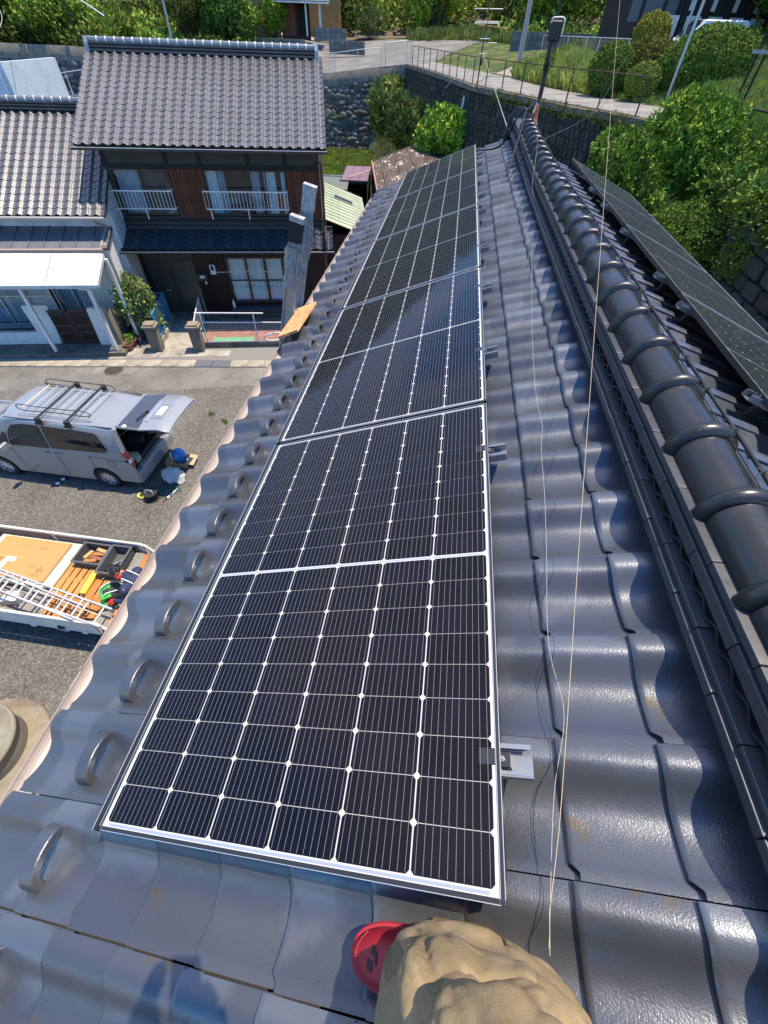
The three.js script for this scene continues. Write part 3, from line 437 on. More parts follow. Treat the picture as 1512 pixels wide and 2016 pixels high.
// ---------- the white house at the left ----------
{
  const H = thing('white_house', 'white house at the left edge with silver tile roof, metal lean-to and porch', 'house', [HO.x, 0, HO.z], HT);
  M.wallWhite = mat([0.74, 0.75, 0.74], 0.9, { map: T.soft, bumpMap: T.coarseBump, bumpScale: 0.002 });
  M.paleMetal = mat([0.6, 0.61, 0.62], 0.55, { map: T.soft }); M.greyMetal = [0, 1].map((k) => mat([0.2 + 0.02 * k, 0.2 + 0.02 * k, 0.22 + 0.02 * k], 0.45, { metalness: 0.3, map: T.soft }));
  // main roof and body; local z = toward us
  tiledRoof(H, -8.9, -0.56, 3.8, 1.5, 5.86, -2.1, 29, 16, M.silver, 300);
  mesh('roof_slope', [beam(V(-4.7, 5.86, -2.1), V(-4.7, 3.9, -5.6), 8.3, 0.08)], M.silver[1], H);
  ridgeLine(H, -8.9, -0.66, 5.86, -2.1, 30);
  mesh('wall', [box(8.0, 3.7, 0.14, -4.72, 1.85, 0.93), box(0.14, 3.75, 6, -0.72, 1.87, -2.1), box(0.14, 3.7, 6, -8.7, 1.85, -2.1)], M.wallWhite, H);
  mesh('gable', [extrude([[-1.0, 3.75], [5.0, 3.75], [2.1, 5.75]], 0.14).rotateY(PI / 2).translate(-0.79, 0, 0)], M.wallWhite, H);
  mesh('gutter', [bar(V(-8.9, 3.74, 1.55), V(-0.6, 3.74, 1.55), 0.045, 8)], mat([0.4, 0.36, 0.34], 0.6), H);
  mesh('gutter', [bar(V(-8.9, 2.97, 1.96), V(-0.84, 2.99, 1.96), 0.045, 8)], mat([0.42, 0.3, 0.25], 0.6), H);
  { const dp = [V(-0.95, 3.72, 1.55), V(-0.95, 3.6, 1.45), V(-0.86, 3.42, 1.1), V(-0.86, 3.34, 1.12), V(-0.9, 3.06, 1.85), V(-0.92, 2.98, 1.92)]; mesh('downpipe', dp.slice(1).map((p, i) => bar(dp[i], p, 0.035, 8)), mat([0.36, 0.27, 0.24], 0.6), H); }
  // metal lean-to roof in flat sheets with ribs
  const A = V(-8.9, 3.38, 1.0), Lx = 8.2, dz = 0.92, dy = 0.36, L = Math.hypot(dz, dy), c = dz / L, s = dy / L; const B = new THREE.Matrix4().makeBasis(V(1, 0, 0), V(0, c, s), V(0, -s, c)).setPosition(A);
  const rf = mesh('lean_to_roof', xf(box(Lx, 0.05, L, Lx / 2, -0.04, L / 2), B), M.darkWood, H); const n = 17, w = Lx / n;
  for (let k = 0; k < n; k++) mesh('roof_sheet', xf(merge([box(w - 0.012, 0.012, L, (k + 0.5) * w, 0, L / 2), box(0.022, 0.035, L, (k + 1) * w - 0.011, 0.012, L / 2)]), B), M.greyMetal[k % 2], rf);
  mesh('lean_to_wall', [box(8.1, 0.3, 0.05, -4.8, 2.86, 1.72), box(0.07, 3.1, 0.9, -0.8, 1.55, 1.35)], M.wallWhite, H);
  // porch roof of pale sheets on posts
  const A2 = V(-8.9, 2.92, 2.05), dz2 = 1.2, dy2 = 0.52, L2 = Math.hypot(dz2, dy2), B2 = new THREE.Matrix4().makeBasis(V(1, 0, 0), V(0, dz2 / L2, dy2 / L2), V(0, -dy2 / L2, dz2 / L2)).setPosition(A2);
  const pr = mesh('porch_roof', xf(box(8.0, 0.03, L2, 4.02, -0.03, L2 / 2), B2), M.alu, H); const edges = [0, 1.6, 3.25, 4.9, 6.5, 8.02]; for (let k = 0; k < 5; k++) mesh('roof_sheet', xf(box(edges[k + 1] - edges[k] - 0.012, 0.012, L2, (edges[k] + edges[k + 1]) / 2, 0.0 + (k % 2) * 0.004, L2 / 2), B2), M.paleMetal, pr);
  mesh('fascia', [box(8.05, 0.1, 0.05, -4.9, 2.36, 3.24), beam(V(-0.86, 2.86, 2.02), V(-0.86, 2.36, 3.24), 0.05, 0.1)], M.paleMetal, H);
  mesh('porch_post', [box(0.09, 2.25, 0.09, -1.3, 1.12, 3.0)], M.white, H); mesh('porch_post', [box(0.09, 2.35, 0.09, -3.35, 1.17, 3.0)], M.white, H); mesh('porch_post', [box(0.1, 2.75, 0.1, -0.8, 1.4, 2.1)], M.white, H);
  mesh('downpipe', [bar(V(-1.6, 2.3, 3.1), V(-1.5, 2.22, 3.08), 0.03), bar(V(-1.5, 2.22, 3.08), V(-1.2, 2.22, 3.06), 0.03), bar(V(-1.2, 2.22, 3.06), V(-1.4, 0.0, 3.0), 0.03)], M.alu, H);
  // front: glazed doors behind the porch
  mesh('porch_wall', [box(1.35, 2.7, 0.06, -1.5, 1.35, 1.2), box(8, 0.5, 0.06, -4.9, 2.55, 1.2)], M.white, H);
  windowUnit(H, -3.5, -2.2, 0.3, 2.3, 1.2, 2, 1, M.alu, [[0.0, 0.5, M.curtain2]]); windowUnit(H, -7.2, -3.6, 0.3, 2.3, 1.2, 4, 2, M.alu, [[0, 0.22, M.curtain2], [0.28, 0.48, M.curtain2], [0.55, 0.74, M.curtain2]]);
  mesh('porch_floor', [box(8, 0.15, 2.0, -5, 0.07, 2.2)], M.concDark, H);
}
{ // low white garden wall with a slatted gate, in front of the white house
  const g = thing('garden_wall', 'low white rendered garden wall with tall ends before the white house', 'wall', [HO.x, 0, HO.z], HT);
  const wm = M.wallWhite; const sh = (pts, d, z) => extrude(pts, d, 0.012).translate(0, 0, z);
  mesh('wall_run', sh([[-9, 0.0], [-3.42, 0.0], [-3.2, 1.42], [-3.25, 1.47], [-3.98, 1.47], [-4.02, 1.42], [-3.98, 0.55], [-9, 0.55]].map(([x, y]) => [x, y]), 0.13, 2.3), wm, g);
  mesh('wall_end', sh([[-1.98, 0.05], [-1.42, 0.05], [-1.42, 1.38], [-1.46, 1.42], [-1.86, 1.42], [-1.9, 1.36]], 0.13, 2.45), wm, g);
  mesh('side_wall', extrude([[-2.6, 0], [-0.3, 0], [-0.3, 0.85], [-1.62, 0.85], [-1.75, 0.8], [-1.9, 1.0], [-2.2, 1.25], [-2.55, 1.4]].map(([x, y]) => [x, y]), 0.13, 0.012).rotateY(PI / 2).translate(-1.42, 0, 0), mat([0.66, 0.64, 0.56], 0.9, { map: again(concTex, 3) }), g);
  const gt = thing('slatted_gate', 'dark brown slatted double gate between the white garden wall ends', 'gate', [HO.x, 0, HO.z], HT);
  for (const [a, b] of [[-3.28, -2.66], [-2.62, -2.0]]) { const f = mesh('gate_leaf', [box(b - a, 0.05, 0.05, (a + b) / 2, 0.13, 2.45), box(b - a, 0.05, 0.05, (a + b) / 2, 0.55, 2.45), box(b - a, 0.05, 0.05, (a + b) / 2, 0.8, 2.45), box(b - a, 0.05, 0.05, (a + b) / 2, 1.3, 2.45), box(0.05, 1.2, 0.05, a + 0.025, 0.72, 2.45), box(0.05, 1.2, 0.05, b - 0.025, 0.72, 2.45)], M.brownAlu, gt); const sl = box(0.014, 1.16, 0.03); for (let k = 1; k < 16; k++) { const o = new THREE.Mesh(sl, M.brownAlu); o.name = 'slat'; o.castShadow = true; o.position.set(lerp(a, b, k / 16), 0.72, 2.45); f.add(o); } mesh('gate_panel', [box(b - a - 0.08, 0.3, 0.012, (a + b) / 2, 0.96, 2.44)], M.dark, f); }
}
// a slice of a third house at the far left: pale blue-white gable wall, a tile corner above
{
  const H = thing('blue_white_house', 'pale blue-white house wall leaning in at the left edge', 'house', [-22.6, 0, -26], R(8));
  const wm = mat([0.58, 0.68, 0.74], 0.85, { map: T.soft });
  mesh('wall', [box(1.2, 6.4, 0.2, -0.2, 3.2, 0), box(6, 2.6, 0.2, -5.3, 1.3, 0), box(4, 6.4, 0.2, -6.6, 3.2, 0), box(2.0, 1.6, 0.2, -1.8 + 0.0, 5.6, 0), box(0.2, 6.4, 5, 0.5, 3.2, -2.5)], wm, H);
  mesh('wall', [box(2.0, 1.0, 0.2, -1.8, 3.05, 0)], wm, H);
  windowUnit(H, -2.8, -0.8, 3.56, 4.8, -0.02, 2, 1, M.alu, [[0, 0.5, M.curtain2]]); mesh('vent', [box(0.5, 0.3, 0.08, -0.4, 3.2, 0.12)], M.alu, H);
  mesh('eave', [box(3.4, 0.1, 1.0, -1.7, 6.45, -0.2)], M.darkWood, H); tiledRoof(H, -6, -0.1, 6.5, 0.5, 7.1, -1.2, 20, 7, M.silver, 40);
}
// ---------- front yard of the brown house ----------
function gatePost(s, d, label) { const g = thing('gate_pillar', label, 'pillar', hp(s, 0, d).toArray(), HT, 'gate pillars before the brown house'); mesh('shaft', [rbox(0.36, 0.86, 0.36, 0, 0.43, 0, 0.015)], M.concDark2, g); mesh('cap', [rbox(0.46, 0.07, 0.46, 0, 0.895, 0, 0.012)], M.concWarm, g); mesh('cap_top', [rbox(0.34, 0.06, 0.34, 0, 0.96, 0, 0.015)], M.concWarm, g); return g; }
M.concDark2 = mat([0.5, 0.48, 0.45], 0.92, { map: concTex, bumpMap: T.coarseBump, bumpScale: 0.003 }); M.concWarm = mat([0.7, 0.64, 0.55], 0.92, { map: concTex });
gatePost(0.02, -2.75, 'stone gate pillar beside the leafy shrub and the blue fence'); gatePost(1.5, -2.82, 'stone gate pillar at the end of the white wire fence');
{ // blue fence along the entrance path on a concrete curb
  const f = thing('blue_fence', 'bright blue metal bar fence along the entrance path', 'fence', [HO.x, 0, HO.z], HT); const bm = mat([0.06, 0.28, 0.52], 0.5);
  const a = V(0.06, 0, 2.35), b = V(-0.02, 0, 0.5), P = (t, y) => a.clone().lerp(b, t).setY(y);
  mesh('rail', [beam(P(0, 1.1), P(1, 1.1), 0.035, 0.035), beam(P(0, 0.28), P(1, 0.28), 0.035, 0.03)], bm, f); const bg = box(0.016, 0.82, 0.016); for (let k = 0; k <= 20; k++) { const o = new THREE.Mesh(bg, bm); o.name = 'bar'; o.castShadow = true; o.position.copy(P(k / 20, 0.69)); f.add(o); }
  for (const t of [0, 1]) mesh('post', [beam(P(t, 0.1), P(t, 1.12), 0.04, 0.04, V(0, 0, 1))], bm, f); mesh('return_rail', [box(0.5, 0.03, 0.03, -0.28, 1.1, 0.5), box(0.5, 0.03, 0.03, -0.28, 0.28, 0.5)], bm, f); for (let k = 0; k < 6; k++) mesh('bar', [box(0.016, 0.82, 0.016, -0.5 + k * 0.085, 0.69, 0.5)], bm, f);
  mesh('curb', [box(0.14, 0.2, 2.1, 0.03, 0.1, 1.45)], M.conc, f);
}
{ // white pipe fence with wire mesh, low curb
  const f = thing('wire_fence', 'white pipe and wire mesh fence on a low concrete curb', 'fence', [HO.x, 0, HO.z], HT); const m = M.white; const z = 2.62;
  mesh('rail', [bar(V(1.75, 0.92, z), V(5.6, 0.86, z), 0.02)], m, f); mesh('top_bar', [bar(V(1.6, 1.24, z - 0.02), V(3.95, 1.2, z - 0.02), 0.024)], m, f); mesh('rail', [bar(V(1.75, 0.2, z), V(5.6, 0.2, z), 0.018)], m, f);
  for (const x of [1.78, 3.6, 5.4]) mesh('post', [bar(V(x, 0.1, z), V(x, 1.24, z), 0.022)], m, f);
  const wires = []; for (let x = 1.8; x < 5.6; x += 0.075) wires.push(bar(V(x, 0.2, z), V(x, 0.9, z), 0.0022, 4)); for (let y = 0.27; y < 0.9; y += 0.075) wires.push(bar(V(1.78, y, z), V(5.6, y, z), 0.0022, 4)); stuff(mesh('wire_mesh', wires, m, f));
  mesh('curb', [box(4.1, 0.16, 0.14, 3.65, 0.08, z + 0.02)], M.concDark, f);
  const r2 = thing('handrail', 'short white sloping railing beside the brown paved yard', 'railing', [HO.x, 0, HO.z], HT); const A = V(1.35, 0.75, 2.2), Bq = V(1.3, 1.0, 0.7); mesh('rail', [bar(A, Bq, 0.022), bar(A.clone().setY(0.15), Bq.clone().setY(0.2), 0.016)], m, r2); for (let k = 0; k <= 8; k++) { const p = A.clone().lerp(Bq, k / 8); mesh('bar', [bar(p, p.clone().setY(0.16), 0.01, 6)], m, r2); }
  const sl = one('standing_board', [rbox(0.05, 1.35, 0.42, 0, 0.67, 0, 0.01)], M.concDark2, 'grey upright slab standing at the yard corner beside the door', 'slab'); sl.position.copy(hp(1.42, 0, -0.6)); sl.rotation.y = HT + 0.3;
}
sheet('paved_yard', [hq(1.6, -2.55), hq(5.9, -2.5), hq(5.9, -0.3), hq(1.4, -0.35)], 0.03, mat([0.42, 0.2, 0.15], 0.9, { map: T.rough }));
sheet('sand_strip', [hq(1.62, -2.56), hq(5.9, -2.52), hq(5.9, -2.05), hq(3.6, -2.15), hq(2.2, -2.25)], 0.034, mat([0.72, 0.55, 0.36], 0.95, { map: dirtTex }));
{ // crumpled green net left on the paving
  const g = grid(40, 12, (u, v) => V((u - 0.5) * 1.5, 0.02 + 0.09 * N1(u * 1.4, v * 0.6) * Math.sin(PI * u) ** 0.5 * Math.sin(PI * v) + 0.02 * Math.sin(u * 40 + v * 20), (v - 0.5) * 0.5 * (0.5 + N1(u * 2, 0.3)))); const o = one('green_net', g, mat([0.18, 0.5, 0.26], 0.8, { side: THREE.DoubleSide, map: T.rough }), 'crumpled green net lying on the brown paving behind the wire fence', 'net'); o.position.copy(hp(2.6, 0.02, -2.2)); o.rotation.y = HT; }
{ // paint bottle on the bench end, dropped pots by the gate
  const b = thing('plastic_bottle', 'white plastic bottle standing on the veranda bench', 'bottle', hp(2.46, 0.385, -0.2).toArray()); mesh('body', [new THREE.LatheGeometry([[0, 0], [0.05, 0], [0.055, 0.02], [0.055, 0.2], [0.03, 0.26], [0.018, 0.27], [0.018, 0.3], [0, 0.3]].map((p) => new THREE.Vector2(...p)), 14).toNonIndexed()], M.white, b); mesh('cap', [cyl(0.022, 0.022, 0.03, 0, 0.315, 0)], mat([0.3, 0.4, 0.6], 0.5), b);
}
M.terra = mat([0.36, 0.13, 0.08], 0.8, { map: T.rough });
M.soil = mat([0.05, 0.035, 0.025], 1);
function pot(name, s, d, r, h, label, m) { const g = thing(name, label, 'flower pot', hp(s, 0, d).toArray(), 0, 'flower pots by the gate pillar'); mesh('pot', [new THREE.LatheGeometry([[0, 0], [r * 0.7, 0], [r * 0.95, h * 0.86], [r * 1.08, h * 0.87], [r * 1.1, h], [r * 0.95, h], [r * 0.88, h * 0.8], [0, h * 0.8]].map((p) => new THREE.Vector2(...p)), 18).toNonIndexed()], m, g); mesh('soil', [cyl(r * 0.87, r * 0.87, 0.01, 0, h * 0.82, 0)], M.soil, g); return g; }
const pots = [pot('flower_pot', -1.0, -2.72, 0.17, 0.24, 'terracotta pot with bare twigs, lowest by the kerb', M.terra), pot('flower_pot', -0.98, -2.42, 0.19, 0.26, 'terracotta bowl with small bright leaves beside the cream wall', M.terra), pot('flower_pot', -0.82, -2.0, 0.18, 0.28, 'brown pot standing highest, by the cinder block', mat([0.28, 0.14, 0.09], 0.8, { map: T.rough }))];
{ const b = one('cinder_block', [rbox(0.39, 0.19, 0.1, 0, 0.095, 0, 0.006)], M.concWarm, 'concrete block standing behind the flower pots', 'block'); b.position.copy(hp(-1.02, 0, -1.75)); b.rotation.y = 0.9; }

// ---------- silver minivan with its tailgate up ----------
let lumpG;
M.rubber = mat([0.02, 0.02, 0.021], 0.85); M.chrome = mat([0.75, 0.76, 0.78], 0.2, { metalness: 0.9 });
M.silverPaint = pmat([0.31, 0.33, 0.35], 0.34, { metalness: 0.35, clearcoat: 0.8, clearcoatRoughness: 0.06 });
M.tint = pmat([0.008, 0.009, 0.01], 0.08, { clearcoat: 1, clearcoatRoughness: 0.02 }); M.redLamp = pmat([0.45, 0.012, 0.018], 0.15, { clearcoat: 1 });
function wheel(parent, x, y, z, r, w, spokes, rimM, dir) { // dir +1 outer face toward +z
  const g = new THREE.Group(); g.name = 'wheel'; g.position.set(x, y, z); parent.add(g);
  const t = new THREE.LatheGeometry([[r * 0.66, -w / 2], [r * 0.94, -w / 2], [r, -w / 2 + 0.03], [r, w / 2 - 0.03], [r * 0.94, w / 2], [r * 0.66, w / 2]].map((p) => new THREE.Vector2(...p)), 32).toNonIndexed(); t.rotateX(PI / 2); mesh('tyre', t, M.rubber, g);
  const rim = [place(new THREE.LatheGeometry([[r * 0.68, w * 0.45], [r * 0.66, w * 0.2], [r * 0.6, -w * 0.2], [0, -w * 0.22]].map((p) => new THREE.Vector2(...p)), 28).toNonIndexed(), 0, 0, 0, PI / 2)];
  for (let k = 0; k < spokes; k++) { const a = k / spokes * 2 * PI; rim.push(place(place(rbox(r * 0.5, r * 0.13, 0.025, r * 0.4, 0, 0, 0.008), 0, 0, w * 0.3, 0, 0, 0), 0, 0, 0, 0, 0, a)); } rim.push(cyl(r * 0.16, r * 0.16, 0.04, 0, 0, w * 0.3, PI / 2, 0, 0, 16));
  if (dir < 0) g.rotation.y = PI; mesh('rim', rim, rimM, g); return g;
}
{
  const van = thing('minivan', 'silver minivan with open tailgate and roof rack parked on the gravel', 'van', [-9.3, 0, -7.36]);
  const ST = [[2.18, 1.86, 0.64], [1.7, 1.885, 0.66], [0.9, 1.9, 0.67], [0.2, 1.895, 0.67], [-0.6, 1.86, 0.655], [-1.0, 1.66, 0.66], [-1.5, 1.3, 0.7], [-1.7, 1.14, 0.74], [-2.1, 1.02, 0.74], [-2.33, 0.9, 0.7]];
  const at = (x) => { for (let i = 0; i < ST.length - 1; i++) if (x <= ST[i][0] && x >= ST[i + 1][0]) { const t = (ST[i][0] - x) / (ST[i][0] - ST[i + 1][0]); return [lerp(ST[i][1], ST[i + 1][1], t), lerp(ST[i][2], ST[i + 1][2], t)]; } return x > 0 ? ST[0].slice(1) : ST[ST.length - 1].slice(1); };
  const belt = 1.07, hb = 0.835; const side = (x, y) => { const [yr, wr] = at(x); const t = clamp((y - belt) / Math.max(0.05, yr - 0.09 - belt), 0, 1); return lerp(hb, wr + 0.055, t) + 0.02 * Math.sin(t * PI); };
  const sec = (x) => { const [yr, wr] = at(x); const top = Math.max(yr, belt + 0.01); const P = []; const ys = [belt, belt + (top - 0.09 - belt) * 0.35, belt + (top - 0.09 - belt) * 0.7, top - 0.09]; for (const y of ys) P.push([y, side(x, y)]); P.push([top - 0.035, wr + 0.02], [top - 0.01, wr - 0.1], [top + 0.012, wr * 0.5], [top + 0.018, 0]); return P; };
  const xs = []; for (let i = 0; i < ST.length - 1; i++) for (let k = 0; k < 3; k++) xs.push(lerp(ST[i][0], ST[i + 1][0], k / 3)); xs.push(-2.33); const prof = xs.map((x) => { const s = sec(x); const m = s.slice(0, -1).reverse().map(([y, z]) => [y, -z]); return [...s, ...m].map(([y, z]) => V(x, y, z)); });
  const nP = prof[0].length; const upper = grid(nP - 1, xs.length - 1, (u, v) => prof[Math.round(v * (xs.length - 1))][Math.round(u * (nP - 1))].clone());
  const body = mesh('body', [upper.toNonIndexed()], M.silverPaint, van); body.material.side = THREE.DoubleSide;
  // lower sides with wheel openings
  const arc = (cx, r, n = 12) => { const a = []; for (let i = 0; i <= n; i++) { const t = PI * i / n; a.push([cx - Math.cos(t) * r, 0.32 + Math.sin(t) * r]); } return a; };
  const outline = [[-2.33, 0.3], [-1.42 - 0.37, 0.28], ...arc(-1.42, 0.365), [-1.05, 0.24], [0.98, 0.22], ...arc(1.35, 0.365), [1.72, 0.3], [2.2, 0.3], [2.24, 0.55], [2.2, belt - 0.004], [-2.3, belt - 0.004]];
  for (const s of [-1, 1]) mesh('side_panel', [extrude(outline, 0.05, 0.012).translate(0, 0, s > 0 ? hb - 0.064 : -hb + 0.014)], M.silverPaint, van);
  mesh('wheel_well', [box(4.4, 0.5, 1.5, -0.05, 0.55, 0)], M.black, van);
  for (const s of [-1, 1]) { // windows
    const pane = (name, pts, m, lift = 0.014) => { const xs2 = pts.map((p) => p[0]), xa = Math.min(...xs2), xb = Math.max(...xs2); const lim = (x) => { let lo = 9, hi = -9; for (let i = 0; i < pts.length; i++) { const p = pts[i], q = pts[(i + 1) % pts.length]; if ((p[0] - x) * (q[0] - x) <= 0 && Math.abs(p[0] - q[0]) > 1e-6) { const y = lerp(p[1], q[1], (x - p[0]) / (q[0] - p[0])); lo = Math.min(lo, y); hi = Math.max(hi, y); } } return [lo, hi]; }; const sh = grid(24, 8, (u, v) => { const x = lerp(xa + 0.001, xb - 0.001, u), [lo, hi] = lim(x), y = lerp(lo, hi, v); return V(x, y, s * (side(x, y) + lift)); }).toNonIndexed(); const mm = m.clone(); mm.side = THREE.DoubleSide; return mesh(name, sh, mm, van); };
    pane('side_window', [[0.36, 1.16], [1.72, 1.2], [1.8, 1.26], [1.68, 1.66], [1.6, 1.7], [1.2, 1.73], [0.8, 1.74], [0.36, 1.745]], M.tint); pane('side_window', [[-0.72, 1.13], [0.3, 1.15], [0.3, 1.745], [-0.1, 1.74], [-0.42, 1.68], [-0.6, 1.48]], mat([0.03, 0.035, 0.034], 0.06));
    pane('quarter_window', [[-1.05, 1.12], [-0.78, 1.125], [-0.68, 1.42], [-0.76, 1.46]], mat([0.03, 0.035, 0.034], 0.06));
    const gap = (x0, y0, x1, y1) => mesh('door_gap', [beam(V(x0, y0, s * (hb + 0.013)), V(x1, y1, s * (hb + 0.013)), 0.004, 0.006, V(0, 1, 0.01))], M.black, van); gap(0.36, 1.06, 0.36, 0.28); gap(-0.78, 1.06, -0.78, 0.3); gap(1.22, 1.06, 1.2, 0.72); gap(1.2, 0.72, 1.1, 0.4); gap(1.24, 1.02, 2.1, 1.0); gap(1.64, 0.95, 1.78, 0.95); gap(1.64, 0.78, 1.78, 0.78); gap(1.64, 0.95, 1.64, 0.78); gap(1.78, 0.95, 1.78, 0.78);
    for (const x of [0.13, 0.43]) { const h = mesh('door_handle', [rbox(0.19, 0.035, 0.03, x, 1.0, s * (hb + 0.03), 0.012)], M.silverPaint, van); }
    mesh('roof_gutter', [beam(V(-0.5, 1.86, s * 0.7), V(2.1, 1.845, s * 0.67), 0.02, 0.012)], M.black, van);
  }
  mesh('windscreen', [quad(V(-0.62, 1.86, 0.56), V(-0.62, 1.86, -0.56), V(-1.62, 1.2, -0.66), V(-1.62, 1.2, 0.66))], M.tint, van);
  mesh('mirror', [rbox(0.1, 0.2, 0.24, -0.72, 1.17, hb + 0.17, 0.04), bar(V(-0.72, 1.1, hb), V(-0.72, 1.12, hb + 0.1), 0.02)], M.silverPaint, van);
  for (const x of [-1.42, 1.35]) for (const s of [-1, 1]) wheel(van, x, 0.31, s * (hb - 0.1), 0.31, 0.2, 10, M.chrome, s);
  // rear: bumper, lamps, open bay
  mesh('bumper', [rbox(0.2, 0.34, 1.64, 2.2, 0.45, 0, 0.05), rbox(0.14, 0.06, 1.2, 2.22, 0.63, 0, 0.02)], M.silverPaint, van);
  for (const s of [-1, 1]) { mesh('tail_lamp', [rbox(0.16, 0.52, 0.12, 2.16, 1.02, s * 0.77, 0.03)], M.redLamp, van); mesh('lamp_lens', [rbox(0.15, 0.12, 0.126, 2.17, 1.0, s * 0.77, 0.02)], M.white, van); mesh('rear_pillar', [beam(V(2.17, 1.25, s * 0.77), V(2.12, 1.83, s * 0.67), 0.09, 0.12)], M.silverPaint, van); }
  mesh('cargo_bay', [box(2.2, 0.04, 1.5, 1.0, 0.64, 0), box(2.2, 0.6, 0.03, 1.0, 0.92, 0.75), box(2.2, 0.6, 0.03, 1.0, 0.92, -0.75), box(0.06, 1.15, 1.4, 0.2, 1.2, 0)], M.black, van);
  for (const s of [-1, 1]) mesh('rear_seat', [rbox(0.2, 0.75, 0.5, 0.75, 1.05, s * 0.32, 0.06, 0, 0, -0.2), rbox(0.12, 0.2, 0.28, 0.62, 1.5, s * 0.32, 0.04)], mat([0.05, 0.052, 0.055], 0.9), van);
  // tailgate: glass next to the hinge, painted panel with plate recess beyond
  const tg = new THREE.Group(); tg.name = 'tailgate'; tg.position.set(2.16, 1.88, 0); tg.rotation.z = 0.12; van.add(tg);
  const shp = (x0, w0, x1, w1, t, yo) => { const a = [V(x0, yo, w0), V(x1, yo, w1), V(x1, yo, -w1), V(x0, yo, -w0)], b = a.map((p) => p.clone().add(V(0, -t, 0))); return merge([quad(a[0], a[1], a[2], a[3]), quad(b[3], b[2], b[1], b[0]), quad(a[0], b[0], b[1], a[1]), quad(a[1], b[1], b[2], a[2]), quad(a[2], b[2], b[3], a[3]), quad(a[3], b[3], b[0], a[0])]); };
  mesh('tailgate_frame', [shp(-0.03, 0.6, 0.06, 0.63, 0.05, 0), shp(0.06, 0.63, 0.6, 0.7, 0.05, -0.012)], M.silverPaint, tg); mesh('rear_window', [shp(0.05, 0.6, 0.6, 0.67, 0.01, 0.0)], M.tint, tg);
  const pg = grid(8, 6, (u, v) => V(0.58 + v * 0.72, 0.008 - 0.1 * smooth(0.6, 1, v) - 0.05 * Math.pow(Math.abs(u * 2 - 1), 4), lerp(-0.7, 0.7, u) * (1 - 0.07 * v * v))); mesh('tailgate_panel', [pg.toNonIndexed(), pg.clone().toNonIndexed().translate(0, -0.04, 0)], M.silverPaint, tg); 
  mesh('plate_recess', [rbox(0.3, 0.03, 0.6, 0.86, 0.0, 0.05, 0.01)], mat([0.3, 0.32, 0.35], 0.4, { metalness: 0.5 }), tg); mesh('chrome_bar', [rbox(0.06, 0.03, 0.8, 0.7, 0.02, 0.05, 0.012)], M.chrome, tg);
  { const c = document.createElement('canvas'); c.width = 256; c.height = 128; const x = c.getContext('2d'); x.fillStyle = '#e9ebe8'; x.fillRect(0, 0, 256, 128); x.fillStyle = '#8fa59a'; for (let k = 0; k < 4; k++) { x.fillRect(62 + k * 42, 58, 9, 46); x.fillRect(62 + k * 42, 58 + (k * 17) % 38, 26, 9); } x.fillRect(92, 20, 60, 10); const t = new THREE.CanvasTexture(c); t.colorSpace = THREE.SRGBColorSpace; const pl = new THREE.PlaneGeometry(0.33, 0.165); pl.rotateX(-PI / 2); pl.rotateY(-PI / 2); const o = mesh('number_plate', pl, new THREE.MeshStandardMaterial({ map: t, roughness: 0.5 }), tg); o.position.set(0.88, 0.018, 0.05); }
  mesh('wiper', [beam(V(0.5, 0.02, 0.1), V(0.42, 0.02, 0.42), 0.02, 0.015), rbox(0.06, 0.03, 0.06, 0.52, 0.02, 0.08, 0.01)], M.black, tg); mesh('rear_mirror', [cyl(0.05, 0.05, 0.04, 0.3, 0.04, 0.68, 0, 0, 0, 14)], M.white, tg);
  for (const s of [-1, 1]) mesh('gas_strut', [bar(V(2.12, 1.6, s * 0.66), V(2.5, 1.86, s * 0.64), 0.012, 6)], M.black, van);
  // roof rack lying on the van: cage of bars on two cross bars with feet
  const rk = thing('roof_rack', 'roof rack of bars and looped side rails on the silver minivan', 'roof rack', [-8.6, 1.93, -7.33]); const bk = mat([0.03, 0.03, 0.032], 0.5), al = M.alu;
  for (const x of [-0.28, 0.42]) { const cb = mesh('cross_bar', [beam(V(x, 0.04, 0.78), V(x, 0.04, -0.78), 0.035, 0.03)], bk, rk); for (const s of [-1, 1]) mesh('foot', [rbox(0.12, 0.16, 0.08, x, -0.03, s * 0.72, 0.02), rbox(0.2, 0.04, 0.05, x, -0.1, s * 0.74, 0.01)], M.black, cb); }
  for (let k = 0; k < 8; k++) mesh('slat', [beam(V(-0.8 + k * 0.225, 0.07, 0.44), V(-0.8 + k * 0.225, 0.07, -0.5), 0.022, 0.02)], k === 0 ? mat([0.7, 0.58, 0.38], 0.5) : al, rk);
  for (const s of [-1, 1]) mesh('side_rail', [tube([[-0.85, 0.07, s * 0.5], [-0.82, 0.2, s * 0.52], [-0.3, 0.21, s * 0.53], [0.4, 0.21, s * 0.53], [0.85, 0.2, s * 0.52], [0.92, 0.14, s * 0.51], [0.85, 0.07, s * 0.5], [0, 0.07, s * 0.5]], 0.011, 60, 6, true)], bk, rk);
  // loose things in the bay
  const bagM = mat([0.45, 0.42, 0.34], 0.9, { side: THREE.DoubleSide }); const lump = (w, h, d, s) => { const g = new THREE.SphereGeometry(0.5, 36, 24); const p = g.attributes.position; for (let i = 0; i < p.count; i++) { const x = p.getX(i), y = p.getY(i), z = p.getZ(i); const k = 0.66 + 0.5 * N2(x * 0.35 + s, z * 0.35 + y * 0.3 + s) + 0.34 * (N3(x * 0.22 + s + y * 0.1, z * 0.22 + y * 0.14) - 0.4); p.setXYZ(i, x * w * k, Math.max(-0.42, y) * h * k, z * d * k); } g.computeVertexNormals(); return g; };
  lumpG = lump;
